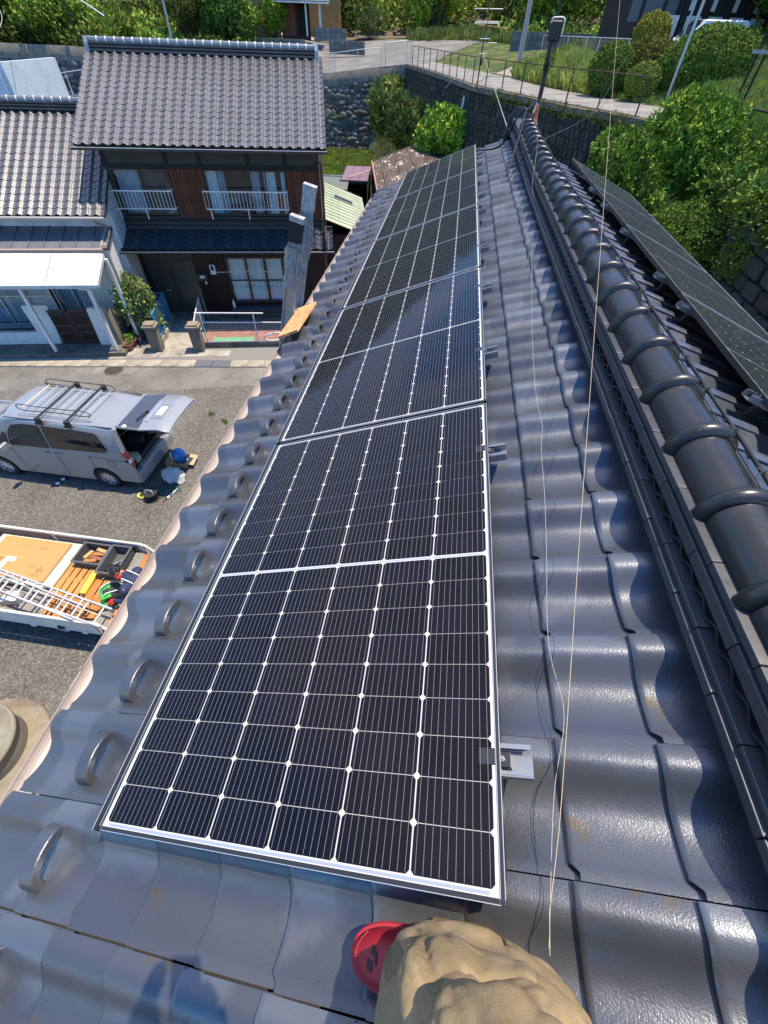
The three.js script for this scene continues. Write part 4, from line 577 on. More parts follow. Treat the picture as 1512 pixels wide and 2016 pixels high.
  const b1 = one('crumpled_sack', lump(0.5, 0.3, 0.4, 0.3), bagM, 'crumpled beige sack at the near corner of the van cargo floor', 'sack'); b1.position.set(-7.35, 0.76, -6.9);
  const b2 = one('tool_case', [rbox(0.5, 0.22, 0.34, 0, 0, 0, 0.03), rbox(0.2, 0.03, 0.05, 0, 0.13, 0, 0.01)], mat([0.03, 0.035, 0.04], 0.5), 'black tool case inside the open minivan', 'tool case'); b2.position.set(-7.6, 0.79, -7.5); b2.rotation.y = 0.4;
  const b3 = one('wooden_block', [rbox(0.12, 0.42, 0.1, 0, 0, 0, 0.01)], M.paleWood, 'pale wooden block standing inside the open minivan', 'wood block'); b3.position.set(-7.9, 0.88, -7.15);
}
// ---------- clutter on the gravel behind the van ----------
{
  const t = thing('cardboard_tray', 'open cardboard tray on the gravel holding a blue bag', 'box', [-6.72, 0.0, -7.66], 0.1); const cb = mat([0.5, 0.38, 0.24], 0.9, { map: T.soft }); mesh('tray', [box(0.56, 0.012, 0.4, 0, 0.02, 0), box(0.56, 0.15, 0.008, 0, 0.09, 0.2), box(0.56, 0.15, 0.008, 0, 0.09, -0.2), box(0.008, 0.15, 0.4, 0.28, 0.09, 0), box(0.008, 0.15, 0.4, -0.28, 0.09, 0)], cb, t); mesh('flap', [box(0.2, 0.008, 0.4, 0.38, 0.15, 0, 0, 0, -0.2)], cb, t);
  const bb = one('blue_bag', lumpG(0.36, 0.42, 0.36, 0.9), pmat([0.02, 0.2, 0.55], 0.25, { clearcoat: 0.5 }), 'shiny blue plastic bag bundle in the cardboard tray', 'plastic bag'); bb.position.set(-6.68, 0.24, -7.7);
  const pb = one('clear_plastic_bag', (() => { const g = lumpG(0.72, 0.24, 0.5, 2.2); const p = g.attributes.position; for (let i = 0; i < p.count; i++) p.setY(i, p.getY(i) + 0.06 * Math.sin(p.getX(i) * 31 + p.getZ(i) * 17)); g.computeVertexNormals(); return g; })(), pmat([0.86, 0.88, 0.88], 0.12, { transmission: 0.55, thickness: 0, clearcoat: 0.6, side: THREE.DoubleSide }), 'crumpled clear plastic bag on the gravel behind the minivan', 'plastic bag'); pb.position.set(-6.55, 0.12, -7.05); pb.rotation.y = -0.2;
  const rl = thing('cable_reel', 'black cable reel lying on the gravel near the rear wheel', 'cable reel', [-6.78, 0.0, -6.32]); for (const y of [0.03, 0.21]) mesh('flange', [cyl(0.17, 0.17, 0.015, 0, y, 0, 0, 0, 0, 24)], M.rubber, rl); mesh('cable_winding', [0, 1, 2, 3, 4, 5].map((k) => place(new THREE.TorusGeometry(0.115 + (k % 2) * 0.012, 0.014, 6, 24).toNonIndexed(), 0, 0.055 + k * 0.026, 0, PI / 2)), M.black, rl); mesh('handle', [tube([[-0.1, 0.22, 0.05], [-0.09, 0.3, 0.02], [0.09, 0.3, 0.02], [0.1, 0.22, 0.05]], 0.01, 16)], M.alu, rl);
  const rp = []; for (let i = 0; i <= 60; i++) { const a = i * 0.42; rp.push([Math.cos(a) * (0.1 + 0.03 * Math.sin(i)), 0.02 + 0.012 * (i % 5), Math.sin(a) * (0.09 + 0.02 * Math.cos(i * 1.7))]); } const ro = one('yellow_rope', tube(rp, 0.009, 220, 5), mat([0.7, 0.58, 0.1], 0.8), 'coil of yellow rope beside the black cable reel', 'rope'); ro.position.set(-7.06, 0, -6.34);
  const nt = one('dark_net', grid(30, 14, (u, v) => V((u - 0.5) * 0.62, 0.018 + 0.05 * N1(u, v * 0.7) * Math.sin(PI * u) * Math.sin(PI * v) + 0.008 * Math.sin(u * 50) * Math.sin(v * 40), (v - 0.5) * 0.5)), mat([0.03, 0.07, 0.06], 0.85, { side: THREE.DoubleSide }), 'dark green cloth bundle spread on the gravel beside the cable reel', 'cloth'); nt.position.set(-6.6, 0, -6.66); nt.rotation.y = 0.7;
  const ct = thing('caulking_tool', 'pale cartridge tool lying on the gravel nearest the eave', 'tool', [-6.39, 0.03, -6.48], 1.3); mesh('cartridge', [cyl(0.028, 0.028, 0.26, 0, 0, 0, 0, 0, PI / 2, 12)], mat([0.72, 0.6, 0.55], 0.5), ct); mesh('nozzle', [cyl(0.016, 0.005, 0.12, 0.19, 0, 0, 0, 0, -PI / 2, 8)], M.white, ct); mesh('rod', [bar(V(-0.13, 0, 0), V(-0.26, 0, 0), 0.006, 6), box(0.02, 0.05, 0.02, -0.14, 0.01, 0)], M.black, ct);
  const slip = (x, z, a, label) => { const s = thing('slipper', label, 'slipper', [x, 0.0, z], a, 'slippers beside the van'); const sole = extrude([[-0.13, -0.035], [-0.05, -0.045], [0.06, -0.05], [0.12, -0.035], [0.14, 0], [0.12, 0.035], [0.06, 0.048], [-0.05, 0.04], [-0.13, 0.035], [-0.145, 0]], 0.02, 0.003); sole.rotateX(-PI / 2); sole.translate(0, 0.005, 0); mesh('sole', [sole], mat([0.05, 0.05, 0.055], 0.9), s); mesh('strap', [grid(8, 3, (u, v) => V(0.0 + v * 0.09, 0.02 + 0.045 * Math.sin(PI * u), (u - 0.5) * 0.1)).toNonIndexed()], mat([0.75, 0.75, 0.73], 0.7, { side: THREE.DoubleSide }), s); };
  slip(-9.42, -6.38, 0.5, 'pale strap slipper lying nearer us on the gravel by the minivan'); slip(-9.38, -6.55, 0.35, 'strap slipper in the shade right under the minivan sill');
}
// ---------- flatbed truck with its load ----------
M.truckWhite = mat([0.66, 0.64, 0.58], 0.5, { map: T.soft }); M.bedFloor = mat([0.32, 0.3, 0.27], 0.8, { map: T.rough }); M.card = mat([0.52, 0.34, 0.19], 0.85, { map: T.soft });
M.orangeWood = mat([0.72, 0.5, 0.3], 0.75, { map: paleWoodTex }); M.palletWood = mat([0.85, 0.68, 0.45], 0.75, { map: paleWoodTex });
{
  const tr = thing('flatbed_truck', 'white flatbed truck loaded with pallets, cardboard and a ladder', 'truck', [-7.2, 0, -3.46]);
  mesh('bed', [box(3.9, 0.06, 1.64, -0.05, 0.62, 0), box(3.9, 0.12, 0.1, -0.05, 0.53, 0.45), box(3.9, 0.12, 0.1, -0.05, 0.53, -0.45)], M.bedFloor, tr);
  const gate = (s) => { const z = s * 0.86; return [rbox(3.62, 0.06, 0.05, -0.2, 0.97, z, 0.01), rbox(3.62, 0.36, 0.03, -0.2, 0.76, z, 0.006), rbox(3.62, 0.07, 0.05, -0.2, 0.6, z, 0.01), rbox(0.07, 0.4, 0.055, 1.6, 0.78, z, 0.01), rbox(0.06, 0.4, 0.06, -0.3, 0.78, z, 0.01)]; };
  for (const s of [-1, 1]) { const g = mesh('side_gate', gate(s), M.truckWhite, tr); mesh('gate_liner', [box(3.4, 0.28, 0.012, -0.2, 0.78, s * 0.838)], mat([0.22, 0.17, 0.15], 0.8, { map: T.rough }), g); mesh('end_post', [beam(V(1.66, 0.98, s * 0.85), V(1.9, 0.64, s * 0.85), 0.045, 0.05), box(0.05, 0.2, 0.05, 1.88, 0.6, s * 0.85)], M.truckWhite, g); for (const x of [-1.4, -0.4, 0.9]) mesh('latch', [rbox(0.12, 0.05, 0.04, x, 0.66, s * 0.89, 0.01), rbox(0.04, 0.1, 0.04, x - 0.03, 0.66, s * 0.895, 0.01)], M.black, g); mesh('hinge', [0.3, 1.3].map((x) => rbox(0.1, 0.06, 0.04, x, 0.56, s * 0.88, 0.01)), M.truckWhite, g); }
  mesh('tail_gate', [rbox(0.04, 0.34, 1.62, 1.96, 0.44, 0, 0.01)], M.truckWhite, tr); mesh('tail_lamp', [rbox(0.05, 0.1, 0.3, 1.95, 0.46, 0.6, 0.01)], M.redLamp, tr);
  mesh('chassis', [box(4.6, 0.14, 0.08, -0.6, 0.42, 0.3), box(4.6, 0.14, 0.08, -0.6, 0.42, -0.3)], M.black, tr);
  for (const s of [-1, 1]) { wheel(tr, 0.55, 0.29, s * 0.68, 0.29, 0.17, 0, M.alu, s); wheel(tr, -2.7, 0.29, s * 0.68, 0.29, 0.17, 0, M.alu, s); }
  mesh('cab', [rbox(1.3, 1.4, 1.6, -2.85, 1.05, 0, 0.12)], M.truckWhite, tr); mesh('guard_frame', [box(0.05, 0.06, 1.64, -1.98, 1.35, 0), box(0.05, 0.7, 0.05, -1.98, 1.0, 0.8), box(0.05, 0.7, 0.05, -1.98, 1.0, -0.8)], M.truckWhite, tr);
  // pale frame and cardboard packs
  const pk = thing('panel_carton', 'flat brown cardboard panel carton with a white label on the truck', 'carton', [-7.77, 0.65, -3.76]);
  mesh('board', [rbox(1.78, 0.05, 1.06, -0.02, 0.1, 0, 0.006)], mat([0.82, 0.76, 0.55], 0.75, { map: T.soft }), pk); mesh('bearer', [box(1.7, 0.09, 0.09, 0, 0.04, 0.4), box(1.7, 0.09, 0.09, 0, 0.04, -0.4)], M.palletWood, pk);
  const c = document.createElement('canvas'); c.width = 1024; c.height = 640; const x = c.getContext('2d'); x.fillStyle = '#c08a55'; x.fillRect(0, 0, 1024, 640); x.strokeStyle = '#b07b49'; x.lineWidth = 3; x.beginPath(); x.moveTo(600, 0); x.lineTo(600, 640); x.stroke(); x.fillStyle = '#c9965f'; x.fillRect(0, 318, 1024, 6); x.fillStyle = '#5a3a20'; for (const [px, py, w] of [[330, 120, 120], [650, 130, 110], [640, 150, 80], [700, 430, 90], [700, 448, 60], [800, 560, 110], [790, 575, 130]]) x.fillRect(px, py, w, 5); x.strokeStyle = '#4a2d18'; x.lineWidth = 6; x.beginPath(); x.moveTo(870, 430); x.lineTo(910, 480); x.lineTo(870, 530); x.lineTo(830, 480); x.closePath(); x.stroke(); x.beginPath(); x.moveTo(830, 480); x.lineTo(910, 480); x.moveTo(850, 500); x.lineTo(880, 455); x.stroke(); x.fillStyle = '#9c3b22'; for (let r = 0; r < 4; r++) x.fillRect(120, 360 + r * 26, 120, 12); x.fillStyle = '#eeeeea'; x.fillRect(270, 330, 150, 70); x.fillRect(250, 400, 80, 120); x.fillStyle = '#777'; x.fillRect(290, 345, 60, 5); x.fillRect(290, 360, 90, 5); x.fillRect(265, 420, 50, 5);
  const ct = new THREE.CanvasTexture(c); ct.colorSpace = THREE.SRGBColorSpace; const top = new THREE.PlaneGeometry(1.42, 0.9); top.rotateX(-PI / 2); const bx = rbox(1.43, 0.05, 0.91, -0.04, 0.152, 0.0, 0.004); mesh('carton', bx, M.card, pk); const tp = mesh('carton_top', top, new THREE.MeshStandardMaterial({ map: ct, roughness: 0.85 }), pk); tp.position.set(-0.04, 0.181, 0);
  const pal = (x, z, w, d, n, m, label, y = 0.65, a = 0) => { const p = thing('pallet', label, 'pallet', [x, y, z], a); const bs = mesh('bearer', [box(w, 0.05, 0.07, 0, 0.025, d / 2 - 0.05), box(w, 0.05, 0.07, 0, 0.025, 0), box(w, 0.05, 0.07, 0, 0.025, -d / 2 + 0.05)], m, p); const bw = w / n; const g = rbox(bw - 0.03, 0.022, d, 0, 0, 0, 0.003); for (let k = 0; k < n; k++) { const o = mesh('slat', g, m, p); o.position.set(-w / 2 + (k + 0.5) * bw, 0.062 + rr(-0.002, 0.002), rr(-0.01, 0.01)); o.rotation.y = rr(-0.01, 0.01); } return p; };
  pal(-6.62, -3.5, 0.56, 0.8, 4, M.palletWood, 'pale wooden pallet beside the dark tool trays on the truck', 0.66); pal(-6.06, -3.42, 0.34, 0.5, 2, M.orangeWood, 'orange wooden pallet in front of the worker on the truck', 0.65); pal(-6.3, -2.95, 1.0, 0.44, 5, M.orangeWood, 'orange pallet under the ladder at the truck rear', 0.65, 0.12);
  const yp = one('yellow_board', [rbox(0.1, 0.05, 0.5, 0, 0, 0, 0.006)], mat([0.8, 0.58, 0.06], 0.6), 'yellow painted board lying on the pale pallet edge', 'board'); yp.position.set(-6.26, 0.77, -3.46); yp.rotation.y = 0.06;
  const tray = (x, z, w, d, h, label, turn) => { const t = thing('tool_tray', label, 'tool tray', [x, 0.66, z], turn); const m = mat([0.085, 0.09, 0.1], 0.55); mesh('tray', [rbox(w, 0.02, d, 0, 0.02, 0, 0.005), rbox(w, h, 0.02, 0, h / 2, d / 2, 0.006), rbox(w, h, 0.02, 0, h / 2, -d / 2, 0.006), rbox(0.02, h, d, w / 2, h / 2, 0, 0.006), rbox(0.02, h, d, -w / 2, h / 2, 0, 0.006)], m, t); mesh('rim', [rbox(w + 0.06, 0.02, 0.04, 0, h, d / 2 + 0.01, 0.006), rbox(w + 0.06, 0.02, 0.04, 0, h, -d / 2 - 0.01, 0.006), rbox(0.04, 0.02, d, w / 2 + 0.01, h, 0, 0.006), rbox(0.04, 0.02, d, -w / 2 - 0.01, h, 0, 0.006)], m, t); return t; };
  tray(-6.5, -4.02, 0.54, 0.44, 0.24, 'grey plastic tray of wood offcuts at the far side of the truck', 0.0); tray(-5.98, -3.94, 0.36, 0.62, 0.26, 'black tool tray beside the worker on the truck', 0.02);
  const off = [[-6.45, -4.08, 0.26, 0.1, M.orangeWood], [-6.42, -3.98, 0.3, -0.1, M.terra], [-6.5, -3.9, 0.22, 0.15, M.orangeWood], [-6.4, -4.15, 0.22, -0.2, M.paleWood], [-6.6, -4.02, 0.2, 1.2, M.paleWood]]; off.forEach(([ox, oz, l, a, m], i) => { const o = one('wood_offcut', [rbox(l, 0.05, 0.07, 0, 0, 0, 0.004)], m, `wood offcut in the grey tray, ${['orange and uppermost', 'reddish brown in the middle', 'orange nearest us', 'pale one at the back', 'pale one lying crosswise'][i]}`, 'wood piece', 'wood offcuts in the grey tray'); o.position.set(ox, 0.78 + i * 0.012, oz); o.rotation.y = a; });
  const tl = [[-5.98, -4.05, 0.3, 0.9], [-6.0, -3.92, 0.2, 0.2], [-5.95, -3.8, 0.34, 1.1], [-6.02, -3.72, 0.16, -0.4]]; tl.forEach(([ox, oz, l, a], i) => { const o = one('hand_tool', [rbox(l, 0.02, 0.03, 0, 0, 0, 0.004), rbox(l * 0.4, 0.03, 0.05, l * 0.4, 0, 0, 0.008), cyl(0.02, 0.02, l * 0.5, -l * 0.5, 0, 0, 0, 0, PI / 2, 8)], i % 2 ? M.black : M.galv, `hand tool in the black tray, ${['farthest from us', 'second from the far end', 'third and longest', 'nearest the worker'][i]}`, 'hand tool', 'hand tools in the black tray'); o.position.set(ox, 0.72 + i * 0.02, oz); o.rotation.y = a; });
  const gb = one('grey_board', [rbox(0.2, 0.03, 0.5, 0, 0, 0, 0.004)], mat([0.3, 0.3, 0.27], 0.7, { map: T.rough }), 'weathered grey board beyond the worker on the truck', 'board'); gb.position.set(-5.65, 0.74, -4.05); gb.rotation.set(0, 0.1, 0.05);
  const tb = [[-5.5, -4.05, 0.42, 'orange timber at the far rear corner of the truck'], [-5.42, -2.88, 0.42, 'orange timber at the near rear corner of the truck']]; tb.forEach(([ox, oz, l, lb]) => { const o = one('timber', [rbox(0.1, 0.09, l, 0, 0, 0, 0.006)], M.orangeWood, lb, 'timber'); o.position.set(ox, 0.71, oz); o.rotation.y = 0.12; });
  for (const [ox, oz, m, lb] of [[-7.5, -2.95, M.white, 'white carton under the ladder on the truck, left of the pallets'], [-7.9, -2.82, M.card, 'small brown carton under the ladder near the truck gate']]) { const b = thing('small_carton', lb, 'carton', [ox, 0.65, oz], 0.2); mesh('carton', [rbox(0.3, 0.16, 0.22, 0, 0.08, 0, 0.005)], m, b); mesh('tape', [box(0.302, 0.002, 0.04, 0, 0.161, 0)], mat([0.6, 0.5, 0.35], 0.4), b); }
  // extension ladder lying across the load
  const ld = thing('aluminium_ladder', 'aluminium extension ladder lying on the truck load', 'ladder', [0, 0, 0]); const A = V(-8.6, 1.12, -3.45), B = V(-5.36, 0.98, -2.9), A2 = V(-8.6, 1.12, -3.08), B2 = V(-5.38, 0.98, -2.56);
  for (const [a, b] of [[A, B], [A2, B2]]) { mesh('rail', [beam(a, b, 0.028, 0.075)], M.alu, ld); mesh('inner_rail', [beam(a.clone().add(V(0, 0.06, (a === A ? 0.04 : -0.04))), b.clone().add(V(-0.5, 0.06, (a === A ? 0.035 : -0.035))), 0.024, 0.06)], M.alu, ld); }
  for (let k = 0; k < 10; k++) { const t = (k + 0.5) / 10; mesh('rung', [bar(A.clone().lerp(B, t), A2.clone().lerp(B2, t), 0.017, 8)], M.alu, ld); if (k < 9) mesh('rung', [beam(A.clone().lerp(B, t).add(V(-0.08, 0.05, 0)), A2.clone().lerp(B2, t).add(V(-0.08, 0.05, 0)), 0.035, 0.03)], M.alu, ld); } mesh('pull_rope', [tube([A.clone().add(V(0, 0.05, 0.1)), A.clone().lerp(B, 0.5).add(V(0, 0.04, 0.14)), B.clone().add(V(-0.1, 0.04, 0.16))], 0.008, 20)], mat([0.6, 0.58, 0.5], 0.9), ld);
  rebase(ld, V(-7, 0.98, -3));
}
// round concrete well cap at the left edge, sand around it
{
  sheet('sandy_edge', [V(-5.55, 0, -1.5), V(-3, 0, -1.9), V(-2, 0, 3), V(-8, 0, 3), V(-8, 0, -0.2), V(-6.3, 0, -0.9)], 0.012, M.dirt);
  const w = thing('well_cap', 'big round concrete well with a pale lid at the left edge', 'well', [-6.62, 0, -0.62]); const cm = M.concWarm; mesh('ring', [cyl(0.6, 0.58, 0.46, 0, 0.23, 0, 0, 0, 0, 40)], M.concDark2, w); mesh('plinth', [cyl(0.92, 0.9, 0.08, 0.05, 0.04, 0.05, 0, 0, 0, 40)], cm, w);
  const lid = mesh('lid', [new THREE.LatheGeometry([[0, 0.56], [0.6, 0.55], [0.64, 0.53], [0.65, 0.5], [0.65, 0.47], [0, 0.46]].map((p) => new THREE.Vector2(...p)), 40).toNonIndexed()], mat([0.74, 0.74, 0.66], 0.85, { map: concTex }), w);
  const dk = mat([0.03, 0.032, 0.035], 0.8); const sw = (pts, r) => mesh('black_scroll', [tube(pts.map(([a, b]) => [a, 0.556, b]), r, 30, 5).scale(1, 1, 1)], dk, lid); sw([[0.2, -0.3], [0.32, -0.22], [0.36, -0.1], [0.28, -0.02], [0.22, -0.08], [0.3, -0.14]], 0.012); sw([[0.15, 0.0], [0.3, 0.08], [0.34, 0.2], [0.22, 0.24], [0.2, 0.14]], 0.014); sw([[0.05, -0.2], [0.2, -0.12], [0.26, 0.02], [0.18, 0.12]], 0.03); sw([[0.0, 0.25], [0.14, 0.3], [0.2, 0.4]], 0.012);
}
// ---------- ladder to the roof, board on the eave ----------
{
  M.capGrey = mat([0.5, 0.5, 0.48], 0.6, { map: T.rough });
  M.greyAlu = mat([0.34, 0.37, 0.38], 0.5, { metalness: 0.35, map: T.soft });
  const l = thing('roof_ladder', 'grey ladder rising past the eave, its rail tops taped in plastic', 'ladder', [0, 0, 0]); const n = V(0.06, 1, 0.02).normalize();
  const rails = [[V(-3.2, 0, -4.0), V(-1.57, 6.64, -4.04)], [V(-3.2, 0, -4.5), V(-1.57, 6.76, -4.52)]]; rails.forEach(([a, b], i) => { mesh('rail', [beam(a, b, 0.1, 0.032, V(0, 0, 1))], M.greyAlu, l); const d = b.clone().sub(a).normalize(); mesh('rail_flange', [beam(a.clone().add(V(0.05, 0, 0.012)), b.clone().add(V(0.05, 0, 0.012)), 0.012, 0.05, V(0, 0, 1)), beam(a.clone().add(V(-0.05, 0, 0.012)), b.clone().add(V(-0.05, 0, 0.012)), 0.012, 0.05, V(0, 0, 1))], M.greyAlu, l);
    mesh('end_cap', [beam(b.clone(), b.clone().addScaledVector(d, 0.16), 0.115, 0.06, V(0, 0, 1))], i ? M.capGrey : M.dark, l); mesh('end_cap_top', [beam(b.clone().addScaledVector(d, 0.16), b.clone().addScaledVector(d, 0.2), 0.12, 0.07, V(0, 0, 1))], M.capGrey, l);
    const film = pmat([0.4, 0.44, 0.45], 0.25, { transmission: 0.5, thickness: 0, side: THREE.DoubleSide }); const c = b.clone().addScaledVector(d, -0.22); const g = grid(24, 14, (u, v) => { const a2 = u * 2 * PI; const r = 0.062 + 0.05 * (N2(u, v * 0.5) - 0.35) + 0.03 * (N3(u, v * 0.3) - 0.5); return V(Math.cos(a2) * r * 1.05, (v - 0.5) * (0.36 + 0.1 * N1(u, 0.3)), Math.sin(a2) * r * 0.75); }); const o = mesh('plastic_wrap', grid(48, 30, (u, v) => { const a2 = u * 2 * PI; const r = 0.06 + 0.04 * (N2(u, v * 0.5) - 0.4) + 0.025 * (N3(u, v * 0.3) - 0.5); return V(Math.cos(a2) * r * 1.05, (v - 0.5) * (0.36 + 0.16 * (N1(u, 0.3) - 0.4)), Math.sin(a2) * r * 0.75); }), film, l); o.position.copy(c); o.quaternion.setFromUnitVectors(V(0, 1, 0), d); });
  for (let k = 1; k < 20; k++) { const t = k / 20 * 0.985; const p = rails[0][0].clone().lerp(rails[0][1], t), q = rails[1][0].clone().lerp(rails[1][1], t * 0.985); mesh('rung', [bar(p.clone().add(V(0, 0, -0.0)), q, 0.019, 10)], M.alu, l); }
  rebase(l, V(-3.35, 0, -4.2));
  const bd = one('plywood_board', [rbox(0.62, 0.024, 0.21, 0, 0, 0, 0.003)], mat([0.78, 0.58, 0.4], 0.75, { map: tex(512, 0.62, (u, v) => { const w = N1(u * 0.8, v * 1.2); const g = 0.5 + 0.5 * Math.sin(w * 46 + v * 8); const k = 0.78 + 0.22 * g; return [k, k * 0.86, k * 0.68]; }) }), 'plywood strip lying on the eave tiles beside the ladder', 'board'); bd.applyMatrix4(ML.clone().multiply(new THREE.Matrix4().makeTranslation(-3.83, -0.09, 1.705).multiply(new THREE.Matrix4().makeRotationFromEuler(new THREE.Euler(0.05, -0.02, 0.02)))));
  const tie = one('ladder_tie', tube([[-1.66, 5.95, -3.75], [-1.8, 5.9, -3.85], [-1.98, 5.8, -3.95], [-2.0, 5.74, -4.0], [-1.9, 5.7, -4.1], [-1.75, 5.82, -4.2]], 0.008, 40, 5), M.white, 'white tie wire holding the ladder at the gutter', 'wire');
}

// ---------- terraces: stone wall, block wall, roads above, hill ----------
const LINE = [[-90, 6.6, -36], [-34, 6.2, -49], [-20, 5.5, -52], [-13.3, 5.05, -53.3], [-9.5, 5.5, -54.0], [-5.8, 5.85, -55.2], [-4.2, 5.85, -50.5], [-2.0, 5.82, -43.8], [0.3, 5.8, -35.6], [2.0, 5.8, -32.0], [3.4, 5.8, -29.2], [4.65, 5.8, -26.8], [5.93, 5.8, -25.2], [7.2, 5.75, -23.6], [9.5, 5.6, -20.5], [12, 5.4, -15], [13, 5.2, -6], [13, 5, 8]].map((p) => V(...p));
const OUT = LINE.map((p, i) => { const a = LINE[Math.max(0, i - 1)], b = LINE[Math.min(LINE.length - 1, i + 1)]; const t = b.clone().sub(a).setY(0).normalize(); return V(t.z, 0, -t.x); });
OUT[5].set(0.35, 0, -1).normalize(); OUT[4].set(0.0, 0, -1); OUT[6].set(0.6, 0, -0.8);
const cum = [0]; for (let i = 1; i < LINE.length; i++) cum.push(cum[i - 1] + LINE[i].distanceTo(LINE[i - 1]));
const K = cum[5];
function lineAt(s) { let i = 0; while (i < LINE.length - 2 && s > cum[i + 1]) i++; const t = clamp((s - cum[i]) / (cum[i + 1] - cum[i]), 0, 1); return [LINE[i].clone().lerp(LINE[i + 1], t), OUT[i].clone().lerp(OUT[i + 1], t).normalize()]; }
function rise(s, v) { const right = smooth(K - 3, K + 9, s); const r = 0.85 * smooth(5.2, 9.0, v) + 0.55 * smooth(9, 18, v) + 0.3 * Math.max(0, v - 20) + 0.02 * Math.max(0, v - 30) * 1; const l = 1.9 * smooth(1, 22, v) + 0.36 * Math.max(0, v - 27); return lerp(l, r, right); }
function terr(s, v) { const [p, o] = lineAt(s); return p.addScaledVector(o, v).add(V(0, rise(s, v) + (v > 30 ? 2.2 * (N1(s * 0.006, v * 0.006) - 0.5) : 0), 0)); }
function strip(name, s0, s1, v0, v1, ns, nv, m, lift = 0) { const g = grid(ns, nv, (u, w) => terr(lerp(s0, s1, u), lerp(v0, v1, w)).add(V(0, lift, 0)), (u, w) => [lerp(s0, s1, u), lerp(v0, v1, w)]); const p = g.attributes.normal; if (p.getY(0) < 0) { const ix = g.index.array; for (let i = 0; i < ix.length; i += 3) { const t = ix[i]; ix[i] = ix[i + 1]; ix[i + 1] = t; } g.computeVertexNormals(); } return structure(name, g, m); }
const SE = cum[cum.length - 1];
M.asphaltUp = mat([0.95, 0.95, 0.94], 0.93, { map: asphaltTex });
strip('terrace', 0, SE, 0, 60, 160, 40, mat([0.5, 0.47, 0.36], 0.97, { map: grassTex }));
strip('forest_floor', 0, SE, 18, 60, 120, 24, mat([0.17, 0.13, 0.085], 1, { map: T.rough }), 0.05);
strip('hill', 0, SE, 58, 170, 90, 24, mat([0.05, 0.075, 0.03], 1), -0.3);
strip('upper_road', K + 1, SE, 0.35, 5.0, 60, 6, M.asphaltUp, 0.03);
strip('upper_street', K + 10, SE - 20, 10.5, 15.5, 50, 6, M.asphaltUp, 0.03);
strip('bare_bank', K + 9.6, K + 14.2, 5.15, 9.0, 10, 8, mat([0.95, 0.86, 0.72], 0.95, { map: concTex, bumpMap: T.coarseBump, bumpScale: 0.01 }), 0.07);
strip('upper_road', K - 11, K + 1, 0.4, 17, 20, 14, M.asphalt, 0.03);
strip('driveway', K - 14, K - 7.2, 17.5, 28, 8, 12, M.conc, 0.06);
sheet('lawn', [V(-16, 0, -24), V(-4, 0, -24), V(3, 0, -32), V(-5, 0, -55), V(-16, 0, -53)], 0.05, mat([1.3, 1.2, 0.8], 0.97, { map: grassTex }));
sheet('concrete_apron', [V(-6.9, 0, -36), V(-5.3, 0, -36), V(-4.6, 0, -29), V(-5.9, 0, -29)], 0.07, M.conc);
// rubble stone wall left of the corner, with concrete band on top
function wallFace(s0, s1, topDrop, n) { const pos = []; return grid(n, 1, (u, v) => { const [p, o] = lineAt(lerp(s0, s1, u)); return V(p.x, 0, p.z).addScaledVector(o, lerp(-0.9, 0, v)).setY(lerp(-0.1, p.y - topDrop, v)); }, (u, v) => [lerp(s0, s1, u), v * 5.5]); }
const stoneG = [0, 1, 2, 3].map((k) => { const g = new THREE.DodecahedronGeometry(0.5, 1); const p = g.attributes.position; const nn = fbm(200 + k * 9, 4, 2); for (let i = 0; i < p.count; i++) { const v = V(p.getX(i), p.getY(i), p.getZ(i)); const kf = 0.8 + 0.5 * nn(v.x * 0.4 + 0.5 + v.z * 0.2, v.y * 0.4 + 0.5); p.setXYZ(i, v.x * kf, v.y * kf, v.z * kf); } g.computeVertexNormals(); return g; });
M.stone = mat([1, 1, 1], 0.95, { map: T.rough, bumpMap: T.coarseBump, bumpScale: 0.01 });
function inst(name, geo, m, list, parent, cols) { const o = new THREE.InstancedMesh(geo, m, list.length); o.name = parent === scene ? numbered(name) : name; list.forEach((mm, i) => o.setMatrixAt(i, mm)); if (cols) list.forEach((_, i) => o.setColorAt(i, cols(i))); o.castShadow = o.receiveShadow = true; parent.add(o); return stuff(o); }
const TRS = (p, e, s) => new THREE.Matrix4().compose(p, new THREE.Quaternion().setFromEuler(e), s);
